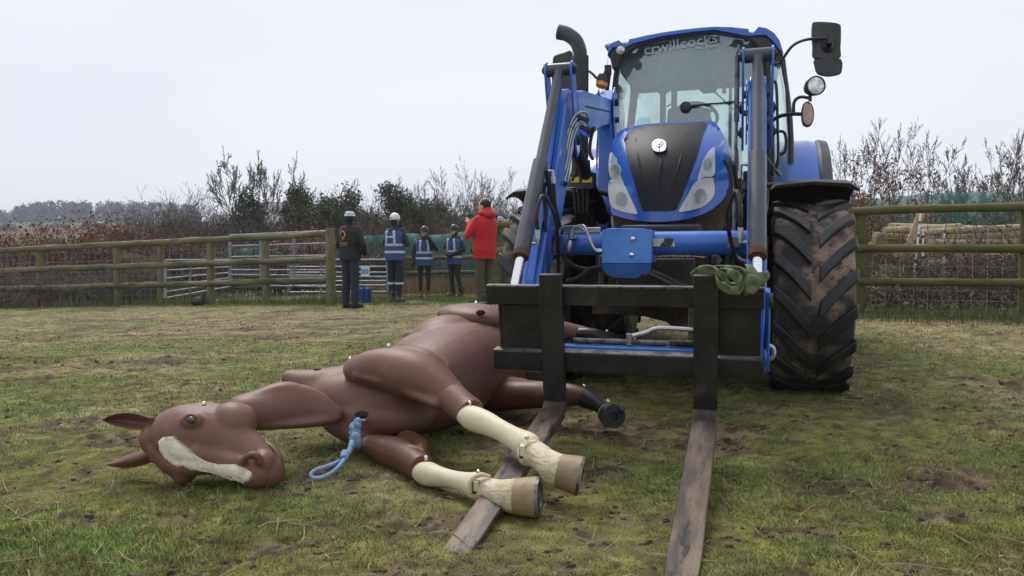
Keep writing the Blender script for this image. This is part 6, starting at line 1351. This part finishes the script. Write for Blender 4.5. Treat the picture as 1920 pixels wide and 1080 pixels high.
# ============================================================ people
for k_, c_ in dict(navy=(.035, .075, .24), navydark=(.014, .02, .036), blackcloth=(.014, .013, .015), red=(.50, .014, .018), olive=(.072, .062, .04), skin=(.62, .38, .29), hairb=(.018, .013, .011),
                   helmetw=(.72, .72, .70), helmetb=(.014, .015, .022), boot=(.03, .027, .026), bootb=(.16, .10, .07), jeans=(.05, .085, .16), band=(.50, .52, .54), bagblue=(.02, .05, .25), hatblue=(.22, .42, .55)).items():
    M[k_] = mat('cloth_' + k_ if k_ not in ('skin',) else 'skin', c_, .8 if k_ not in ('helmetw', 'helmetb') else .35, col2=tuple(x * .85 for x in c_), scale=7, bump=.004 if k_ not in ('skin', 'helmetw', 'helmetb', 'band') else 0, bscale=14)
M['gold'] = mat('gold_print', (.55, .33, .05), .6)
def person(label, fx, fy, topy, face, armL, armR, jacket, trousers, boots, hat=0.0, stance=.10, hem=.80, jr=0, gloves=None, trous_r=1.0, group='people standing by the far fence', headturn=0, collar=True, legs=None):
    b = foot(fx, fy); Ht = P(fx, topy, b.y).z - b.z - hat; s = Ht / 1.75
    o = empty('person', b, R(face), label, 'person', group)
    def V_(p): return Vector(p) * s
    def bl(mb, name, m, par=None, **k): return mb.build(name, M[m], par or o, **k)
    hipz = .93; kn = .50; an = .09
    lg = legs or {-1: [(-.09, 0, hipz), (-.10, -.02, kn), (-stance, .0, an)], 1: [(.09, 0, hipz), (.10, -.02, kn), (stance, .0, an)]}
    sh = {-1: (-.185, 0, 1.42), 1: (.185, 0, 1.42)}; arms = {-1: armL, 1: armR}
    tors = [(.86, .150, .105), (.95, .165, .115), (1.08, .150, .105), (1.25, .175, .12), (1.38, .185, .115), (1.45, .13, .09), (1.50, .065, .065)]
    def loft(mb, off, z0, z1, n=28, k=14, yo=0):
        zs = np.linspace(z0, z1, k); A = np.array(tors); rx = np.interp(zs, A[:, 0], A[:, 1]) + off; ry = np.interp(zs, A[:, 0], A[:, 2]) + off; o_ = len(mb.v)
        for z, a, c in zip(zs, rx, ry):
            for j in range(n): g = 2 * math.pi * j / n; mb.v.append(tuple(V_((a * math.copysign(abs(math.cos(g)) ** .85, math.cos(g)), yo + c * math.copysign(abs(math.sin(g)) ** .85, math.sin(g)), z))))
        for i in range(k - 1):
            for j in range(n): mb.f.append((o_ + i * n + j, o_ + i * n + (j + 1) % n, o_ + (i + 1) * n + (j + 1) % n, o_ + (i + 1) * n + j))
        mb.f.append(tuple(o_ + j for j in range(n - 1, -1, -1))); mb.f.append(tuple(o_ + (k - 1) * n + j for j in range(n)))
    # body: one continuous surface with head, nose, ears, hands
    mb = MB(); loft(mb, -.015, .88, 1.49); HQ = Matrix.Rotation(R(headturn), 3, 'Z')
    def hd(p): return V_((0, -.01, 1.62)) + HQ @ V_(p)
    capsule(mb, V_((0, .01, 1.42)), V_((0, 0, 1.57)), .058 * s, .055 * s)
    mb.ball(hd((0, 0, .02)), (.078 * s, .095 * s, .105 * s), 20, 14, HQ); mb.ball(hd((0, -.03, -.05)), (.058 * s, .06 * s, .065 * s), 16, 10, HQ)
    capsule(mb, hd((0, -.088, .02)), hd((0, -.108, -.015)), .011 * s, .016 * s, 8)
    for q in (-1, 1): mb.ball(hd((q * .08, .01, .0)), (.012 * s, .022 * s, .034 * s), 10, 8, HQ)
    for q in (-1, 1):
        for a, c, r0, r1 in zip(lg[q][:-1], lg[q][1:], (.075, .05), (.045, .030)): capsule(mb, V_(a), V_(c), r0 * s, r1 * s)
        capsule(mb, V_(lg[q][2]), V_(lg[q][2]) + V_((0, -.07, -.04)), .030 * s, .022 * s)
        pts = [sh[q]] + list(arms[q][:2])
        for a, c, r0, r1 in zip(pts[:-1], pts[1:], (.045, .036), (.036, .027)): capsule(mb, V_(a), V_(c), r0 * s, r1 * s)
    def hand(mb, w_, d, curl, th=1, r_=1.0):
        w_ = Vector(w_); d = Vector(d).normalized(); c = Vector(curl).normalized(); sd = d.cross(c).normalized()
        capsule(mb, V_(w_), V_(w_ + d * .06), .030 * s * r_, .036 * s * r_, 10)
        for k, L in enumerate((.062, .072, .068, .052)):
            a = w_ + d * .075 + sd * (.028 - .0185 * k); e = a + d * L * .55 + c * .012; f = e + d * L * .35 + c * L * .45
            capsule(mb, V_(a), V_(e), .0105 * s * r_, .0095 * s * r_, 8); capsule(mb, V_(e), V_(f), .0095 * s * r_, .008 * s * r_, 8)
        a = w_ + d * .02 + sd * .030; e = a + d * .03 + sd * .025 + c * .01; capsule(mb, V_(a), V_(e), .013 * s, .011 * s, 8); capsule(mb, V_(e), V_(e + d * .03 + c * .01), .011 * s, .009 * s, 8)
    for q in (-1, 1):
        if len(arms[q]) > 2 and not gloves: hand(mb, arms[q][1], arms[q][2], arms[q][3])
    body_ = organic('body', mb, M['skin'], o, voxel=.011 * s, it=2)
    fc = MB()
    for q in (-1, 1): fc.ball(hd((q * .030, -.080, .022)), (.011 * s, .006 * s, .007 * s), 10, 6, HQ)
    fc.build('eyes', M['hairb'], body_); fc = MB(); fc.ball(hd((0, -.087, -.055)), (.024 * s, .006 * s, .005 * s), 10, 6, HQ); fc.build('mouth', mat('lips', (.3, .09, .08), .5), body_)
    if gloves:
        for q in (-1, 1):
            if len(arms[q]) > 2: g_ = MB(); hand(g_, arms[q][1], arms[q][2], arms[q][3], r_=1.15); capsule(g_, V_(Vector(arms[q][1]) - Vector(arms[q][2]).normalized() * .05), V_(arms[q][1]), .034 * s, .032 * s); organic('glove', g_, M[gloves], o, voxel=.006 * s, it=1)
    # trousers
    mb = MB(); loft(mb, .006, .84, 1.0)
    for q in (-1, 1):
        a, c, e = [Vector(v) for v in lg[q]]; capsule(mb, V_(a + Vector((0, 0, -.03))), V_(c), .094 * s * min(1, trous_r + .1), .066 * s * trous_r); capsule(mb, V_(c), V_(e + Vector((0, 0, .03))), .066 * s * trous_r, .056 * s * trous_r)
        if trous_r > .95:
            for k in range(3): mb.ball(V_(e + Vector((.006 * k, 0, .07 + .07 * k))), (.066 * s, .07 * s, .025 * s), 12, 8)
    organic('trousers', mb, M[trousers], o, voxel=.014 * s, it=3)
    for q in (-1, 1):
        e = Vector(lg[q][2]); mb = MB(); capsule(mb, V_(e + Vector((0, .02, -.035))), V_(e + Vector((q * .02, -.15, -.05))), .046 * s, .040 * s, 14); capsule(mb, V_(e + Vector((0, .01, -.03))), V_(e + Vector((0, .005, .13))), .055 * s, .058 * s, 14)
        bo_ = organic('boot', mb, M[boots], o, voxel=.009 * s, it=2)
        mb = MB(); mb.prism([V_(e + Vector((q * .02 * (1 if t > 2 else 0) + x, y, -.092))) for t, (x, y) in enumerate(((-.045, .07), (.045, .07), (.05, -.05), (.045, -.17), (.0, -.205), (-.045, -.17), (-.05, -.05)))], V_((0, 0, .025))); bl(mb, 'sole', 'hairb', bo_, bevel=.004)
    # jacket with sleeves
    mb = MB(); loft(mb, .030 + jr, hem, 1.47, yo=-.004)
    for q in (-1, 1):
        pts = [sh[q]] + list(arms[q][:2])
        capsule(mb, V_(Vector(pts[0]) + Vector((-q * .03, 0, -.01))), V_(pts[1]), (.072 + jr * .5) * s, .058 * s); capsule(mb, V_(pts[1]), V_(pts[2]), .058 * s, .044 * s)
    if collar: capsule(mb, V_((0, .012, 1.46)), V_((0, .008, 1.535)), .078 * s, .070 * s)
    organic('jacket', mb, M[jacket], o, voxel=.013 * s, it=3)
    return o, s, V_, loft, bl, hd, HQ
def surf(z, x, off, front, s, V_, tors=((.86, .150, .105), (.95, .165, .115), (1.08, .150, .105), (1.25, .175, .12), (1.38, .185, .115), (1.45, .13, .09), (1.50, .065, .065))):
    A = np.array(tors); rx = np.interp(z, A[:, 0], A[:, 1]) + off; ry = np.interp(z, A[:, 0], A[:, 2]) + off; q = max(0, 1 - abs(x / rx) ** 2.2) ** (1 / 2.2)
    return V_((x, -.004 + (-1 if front else 1) * ry * q, z))
def vest(pp, hem=.86, zs=(1.0, 1.14), bothsides=True):
    o, s, V_, loft, bl, hd, HQ = pp
    mb = MB(); loft(mb, .046, hem, 1.42, yo=-.004); v = bl(mb, 'vest', 'navy', ang=70)
    for z in zs:
        mb = MB(); loft(mb, .051, z - .024, z + .024, k=3, yo=-.004); bl(mb, 'reflective_band', 'band', v)
    for x in (-.10, .10):
        for front in (True, False):
            mb = MB(); zz = np.linspace(zs[-1], 1.43, 8); w_ = .024
            ptsa = [surf(z, x * (1 if z < 1.3 else 1 - .2 * (z - 1.3) / .13) - w_, .052, front, s, V_) for z in zz]; ptsb = [surf(z, x * (1 if z < 1.3 else 1 - .2 * (z - 1.3) / .13) + w_, .052, front, s, V_) for z in zz]
            n = len(zz); mb.v = [tuple(p) for p in ptsa + ptsb]; mb.f = [(i, i + 1, n + i + 1, n + i) for i in range(n - 1)]; q = bl(mb, 'reflective_stripe', 'band', v); m_ = q.modifiers.new('s', 'SOLIDIFY'); m_.thickness = .004; m_.offset = 0
    return v
def helmet(pp, m, peak=True, white=False):
    o, s, V_, loft, bl, hd, HQ = pp
    mb = MB(); n = 24; prof = [(-.03, 1.0), (.0, 1.03), (.035, 1.0), (.07, .86), (.10, .6), (.118, .3), (.122, .001)]
    for h, f in prof:
        for j in range(n): g = 2 * math.pi * j / n; mb.v.append(tuple(hd((.100 * f * math.cos(g), .01 + .122 * f * math.sin(g), .045 + h))))
    mb.f = [(i * n + j, i * n + (j + 1) % n, (i + 1) * n + (j + 1) % n, (i + 1) * n + j) for i in range(len(prof) - 1) for j in range(n)]
    h_ = bl(mb, 'helmet', m, ang=70); q = h_.modifiers.new('s', 'SOLIDIFY'); q.thickness = .008
    if peak:
        mb = MB(); up = []; 
        for j in range(9): a = R(205 + 130 * j / 8); up.append((hd((.100 * math.cos(a), .01 + .120 * math.sin(a), .030)), hd((.104 * math.cos(a), -.005 + .175 * math.sin(a), .010))))
        mb.v = [tuple(p) for a in up for p in a]; mb.f = [(2 * i, 2 * i + 2, 2 * i + 3, 2 * i + 1) for i in range(8)]; k = bl(mb, 'peak', m, h_); q = k.modifiers.new('s', 'SOLIDIFY'); q.thickness = .006
    mb = MB(); mb.tube([hd((-.085, .0, .02)), hd((-.07, -.03, -.07)), hd((0, -.05, -.125)), hd((.07, -.03, -.07)), hd((.085, .0, .02))], .007, 6, smooth=3); bl(mb, 'chin_strap', 'blackcloth', h_)
    mb = MB(); mb.ball(hd((0, .045, -.02)), (.078 * s, .065 * s, .075 * s), 14, 10); bl(mb, 'hair', 'hairb')
    return h_
# 1 man in black, back to us, bobble hat, hands in front pockets
pp = person('man in black fleece and striped bobble hat, back turned, hands in his pockets', 657, 577, 396, 150, [(-.30, -.02, 1.14), (-.22, -.15, .98)], [(.30, -.02, 1.14), (.22, -.15, .98)], 'blackcloth', 'navydark', 'boot', hem=.86, jr=.016, headturn=22, stance=.11, trous_r=1.2)
o, s, V_, loft, bl, hd, HQ = pp
mb = MB(); prof = [(.01, 1.0), (.05, 1.03), (.05, .99), (.09, .86), (.12, .6), (.135, .25), (.137, .001)]; n = 20
hatcol = ['blackcloth', 'hatblue', 'helmetw', 'hatblue']
def ring(mb, z0, z1, f0, f1):
    o_ = len(mb.v)
    for z, f in ((z0, f0), (z1, f1)):
        for j in range(n): g = 2 * math.pi * j / n; mb.v.append(tuple(hd((.094 * f * math.cos(g), .012 + .112 * f * math.sin(g), z))))
    mb.f += [(o_ + j, o_ + (j + 1) % n, o_ + n + (j + 1) % n, o_ + n + j) for j in range(n)]
par_ = None
for z0, z1, f0, f1, m_ in ((-.015, .04, 1.05, 1.07, 'navydark'), (.04, .065, 1.04, 1.0, 'helmetw'), (.065, .095, 1.0, .88, 'hatblue'), (.095, .12, .88, .66, 'helmetw'), (.12, .142, .66, .02, 'hatblue')):
    mb = MB(); ring(mb, z0, z1, f0, f1)
    if par_ is None: par_ = mb.build('bobble_hat', M[m_], o, ang=80)
    else: mb.build('knitted_stripe', M[m_], par_, ang=80)
mb = MB(); mb.ball(hd((0, .01, .168)), .038 * s, 14, 10); mb.build('bobble', M['blackcloth'], par_)
mb = MB(); mb.ball(hd((0, .03, -.03)), (.075 * s, .075 * s, .06 * s), 14, 10); bl(mb, 'hair', 'hairb')
# horse-head print on the back
def bk(x, z): return surf(z, x, .046 + .012, False, s, V_)
logo = MB(); logo.tube([bk(x, z) for x, z in ((.08, 1.30), (.075, 1.34), (.05, 1.37), (.01, 1.385), (-.02, 1.375))], [.003, .009, .011, .009, .003], 6, smooth=4); logo.tube([bk(x, z) for x, z in ((-.01, 1.36), (-.035, 1.33), (-.03, 1.29), (-.01, 1.27), (-.02, 1.23))], [.007, .012, .008, .006, .004], 6, smooth=4); logo.tube([bk(x, z) for x, z in ((.03, 1.30), (.02, 1.26), (.025, 1.21))], [.004, .008, .003], 6, smooth=4); bl(logo, 'horse_print', 'gold')
q = text('THE HORSE', .034, M['gold'], o, bk(0, 1.165) + Vector((0, .002, 0)), (R(90), 0, R(180)), 'back_lettering', wid=.19 * s); q = text('TRAINING', .02, M['gold'], o, bk(0, 1.13) + Vector((0, .002, 0)), (R(90), 0, R(180)), 'back_lettering', wid=.15 * s)
# 2 team leader
pp = person('man in white helmet and navy vest lettered on the back, arms folded', 741, 566, 399, 152, [(-.27, -.04, 1.16), (-.06, -.24, 1.17)], [(.27, -.04, 1.16), (.04, -.24, 1.15)], 'navydark', 'navydark', 'bootb', hat=.03, hem=.82, jr=.01, headturn=14, stance=.07, trous_r=1.15)
vest(pp, hem=.84); helmet(pp, 'helmetw', peak=False); o, s, V_, loft, bl, hd, HQ = pp
text('Team Leader', .05, M['white'], o, surf(1.30, 0, .055, False, s, V_) + Vector((0, .008, 0)), (R(90), 0, R(180)), 'vest_lettering', wid=.19 * s, bold=.0012)
mb = MB(); mb.box(hd((-.03, 0, 0)).x, hd((.03, 0, 0)).x, hd((0, .134, 0)).y, hd((0, .138, 0)).y, hd((0, 0, .04)).z, hd((0, 0, .075)).z); bl(mb, 'helmet_label', 'hatblue')
for q in (-1, 1):
    mb = MB(); mb.lathe([(-.02, .078), (.02, .076)], V_((q * .095, -.015, .37)), (0, 0, 1), 18); k = bl(mb, 'reflective_band', 'band'); m_ = k.modifiers.new('s', 'SOLIDIFY'); m_.thickness = .004
# 3 woman with hand at her face
pp = person('woman in navy reflective vest and dark riding hat holding a gloved hand to her face', 796, 558, 424, 4, [(-.27, .02, 1.14), (-.27, -.06, .88), (0, -.1, -1), (0, -1, -.2)], [(.30, -.08, 1.20), (.13, -.22, 1.46), (-.5, .15, .7), (-.6, .6, -.2)], 'navydark', 'blackcloth', 'bootb', hat=.02, hem=.84, trous_r=.86, gloves='blackcloth', headturn=-14, stance=.09)
vest(pp, hem=.80, zs=(.98, 1.12)); helmet(pp, 'helmetb')
# 4 smiling woman
pp = person('smiling woman in navy vest and black riding hat, hands clasped at her waist', 852, 556, 421, -28, [(-.27, -.02, 1.15), (-.06, -.22, 1.02), (.9, -.3, -.25), (.3, .8, -.3)], [(.28, -.02, 1.15), (.08, -.22, 1.03), (-.9, -.3, -.25), (-.3, .8, -.3)], 'blackcloth', 'blackcloth', 'boot', hat=.02, hem=.84, trous_r=.92, gloves='blackcloth', headturn=-14, legs={-1: [(-.09, 0, .93), (-.07, -.02, .5), (-.05, 0, .09)], 1: [(.09, 0, .93), (.12, -.02, .5), (.19, .02, .09)]})
vest(pp, hem=.80, zs=(.98, 1.12)); helmet(pp, 'helmetb')
# 5 half hidden person
pp = person('person in navy vest and blue jeans mostly hidden behind the red jacket', 903, 554, 424, 40, [(-.27, .02, 1.14), (-.22, -.16, .95), (.2, -.8, -.6), (0, -.4, -.8)], [(.27, .02, 1.14), (.2, -.16, .95), (-.2, -.8, -.6), (0, -.4, -.8)], 'navydark', 'jeans', 'boot', hat=.02, hem=.86, trous_r=.9, gloves='blackcloth')
vest(pp, hem=.84, zs=(.98, 1.12)); helmet(pp, 'helmetb')
# 6 man in the red jacket
pp = person('dark-haired man in a bright red hooded jacket and olive trousers, arms raised', 909, 581, 373, 228, [(-.30, -.10, 1.17), (-.08, -.26, 1.36), (.2, -.5, .9), (.3, -.8, 0)], [(.28, -.10, 1.17), (.06, -.27, 1.36), (-.2, -.5, .9), (-.3, -.8, 0)], 'red', 'olive', 'boot', hem=.80, jr=.014, trous_r=1.08, headturn=14, stance=.08)
o, s, V_, loft, bl, hd, HQ = pp
mb = MB(); mb.ball(hd((0, .020, .035)), (.086 * s, .096 * s, .094 * s), 18, 12, HQ); bl(mb, 'hair', 'hairb', ang=180)
mb = MB(); mb.ball(V_((0, .105, 1.50)), (.12 * s, .085 * s, .075 * s), 16, 10); mb.ball(V_((0, .07, 1.56)), (.10 * s, .06 * s, .06 * s), 16, 10); mb.tube([V_((.11 * math.cos(a), .02 + .10 * math.sin(a), 1.52)) for a in [R(-30 + 240 * k / 12) for k in range(13)]], .035 * s, 10)
organic('hood', mb, M['red'], o, voxel=.012, it=3)
mb = MB(); c = V_((0, -.32, 1.50)); mb.box(c.x - .045, c.x + .045, c.y - .02, c.y + .02, c.z - .03, c.z + .03); mb.lathe([(0, .03), (.05, .03), (.05, .001)], c + Vector((0, -.03, 0)), (0, -1, 0), 14); ca = mb.build('camera', M['black'], None, bevel=.006)
ca.parent = None; ca.location = o.location; ca.rotation_euler = o.rotation_euler; tag(ca, 'small black camera held up by the man in the red jacket', 'camera')
# hat on the post
q0 = P(930, 412, foot(929, 560).y); hb_ = empty('riding_hat', q0, 0, 'black riding hat with a blue speckled bobble, resting on the mossy post', 'hat')
mb = MB(); mb.ball(q0 + Vector((-.01, 0, .02)), (.13, .15, .10), 18, 10); mb.tube([q0 + Vector((-.12, -.02, -.01)), q0 + Vector((-.16, -.06, -.10)), q0 + Vector((-.10, -.1, -.06))], .03, 8, smooth=3); mb.build('hat_shell', M['blackcloth'], hb_, off=q0)
mb = MB(); mb.ball(q0 + Vector((.08, -.12, -.01)), .07, 16, 12); mb.build('speckled_bobble', mat('speckled_fleece', (.55, .62, .65), .9, col2=(.05, .22, .28), scale=30, lo=.45, hi=.55, bump=.01, bscale=60), hb_, off=q0)
# bags
q0 = foot(681, 567); bg_ = empty('holdall', q0, 0, 'bright blue holdall with black straps behind the legs of the man in black', 'bag')
mb = MB(); mb.box(q0.x - .15, q0.x + .14, q0.y - .12, q0.y + .16, q0.z, q0.z + .27); mb.build('bag_body', M['bagblue'], bg_, off=q0, bevel=.03, seg=3)
for x in (-.11, .03, .12):
    mb = MB(); mb.beam((q0.x + x, q0.y - .127, q0.z + .01), (q0.x + x + .02, q0.y - .127, q0.z + .27), .022, .008, (0, 1, 0)); mb.build('strap', M['blackcloth'], bg_, off=q0)
mb = MB(); mb.tube([q0 + Vector((-.09, -.1, .27)), q0 + Vector((-.03, -.1, .31)), q0 + Vector((.05, -.1, .27))], .012, 6, smooth=4); mb.build('handle', M['blackcloth'], bg_, off=q0)
q0 = P(372, 556, 15.2); q0.z = G(q0.x, q0.y); mb = MB(); mb.ball(q0 + Vector((0, 0, .07)), (.15, .12, .10), 14, 8); mb.tube([q0 + Vector((.05, 0, .12)), q0 + Vector((.11, .02, .22))], [.05, .02], 8); o = mb.build('bag', M['black'], None); tag(o, 'dark sack on the grass at the foot of the low left gate', 'sack')
# ============================================================ green lifting strap over the carriage
so = fromT(Vector((.45, 0, 0))); so.z = 0
st_ = empty('lifting_strap', so, 0, 'wide green lifting strap bundled over the top corner of the fork carriage', 'strap')
def ribbon(pts, w_, name, th=.006):
    """pts: (px, py, tractor v, half-width direction angle deg in screen, half width px)"""
    C = [np.array([*fromT(Tp(x, y, v)), math.cos(R(a)) * h, math.sin(R(a)) * h]) for x, y, v, a, h in pts]; C = catmull(C, 7); mb = MB(); m = 7
    for i, c in enumerate(C):
        p = Vector(c[:3]); k = (p.y) / F; wv = Vector((c[3] * k, 0, -c[4] * k)); t = Vector(C[min(i + 1, len(C) - 1)][:3]) - Vector(C[max(i - 1, 0)][:3]); nn = t.cross(wv).normalized() if t.length > 0 else Vector((0, -1, 0))
        for j in range(m): q = j / (m - 1) * 2 - 1; mb.v.append(tuple(p + wv * q + nn * .012 * (1 - q * q) * math.sin(i * .7)))
    mb.f = [(i * m + j, i * m + j + 1, (i + 1) * m + j + 1, (i + 1) * m + j) for i in range(len(C) - 1) for j in range(m - 1)]
    o = mb.build(name, M['strap'], st_, off=so, ang=180); s_ = o.modifiers.new('s', 'SOLIDIFY'); s_.thickness = th; s_.offset = 0; return o
ribbon([(1298, 520, .02, 60, 8), (1318, 508, .0, 70, 11), (1345, 512, -.12, 70, 12), (1362, 524, -.14, 60, 12), (1375, 540, -.14, 70, 9), (1400, 542, -.13, 100, 9)], .05, 'webbing_fold')
ribbon([(1340, 506, .0, 60, 8), (1370, 506, -.1, 75, 9), (1400, 515, -.14, 60, 14), (1418, 524, -.15, 50, 18), (1432, 522, -.12, 80, 12), (1438, 516, -.06, 90, 8)], .05, 'webbing_fold')
ribbon([(1346, 520, -.10, 80, 14), (1352, 535, -.15, 60, 14), (1372, 545, -.17, 80, 8), (1392, 540, -.17, 110, 12), (1396, 526, -.15, 120, 14)], .05, 'webbing_fold')
ribbon([(1404, 500, -.05, 30, 9), (1412, 510, -.13, 20, 12), (1414, 530, -.17, 10, 14), (1406, 548, -.16, 10, 9), (1398, 552, -.15, 10, 4)], .05, 'webbing_fold')
ribbon([(1350, 508, -.08, 90, 5), (1372, 514, -.15, 95, 9), (1386, 524, -.16, 110, 10), (1392, 534, -.16, 90, 8)], .05, 'webbing_fold')
ribbon([(1300, 560, .14, 0, 9), (1300, 610, .16, -10, 9), (1298, 640, .17, -20, 9), (1300, 662, .16, -30, 8)], .05, 'hanging_end')

# ============================================================ thin winter haze in the air over the fields
mb = MB(); mb.box(-950, 950, -320, 960, -1.5, 45); hz_ = mb.build('haze', None, None, ang=0); hz_['kind'] = 'stuff'
hm = bpy.data.materials.new('haze_air'); hm.use_nodes = True; t = hm.node_tree; t.nodes.remove(t.nodes['Principled BSDF']); pv = t.nodes.new('ShaderNodeVolumePrincipled')
pv.inputs['Color'].default_value = (.80, .86, .97, 1); pv.inputs['Density'].default_value = .0008; pv.inputs['Anisotropy'].default_value = .0
t.links.new(pv.outputs[0], t.nodes['Material Output'].inputs['Volume']); hz_.data.materials.append(hm); hz_['label'] = 'thin pale winter haze over the fields'
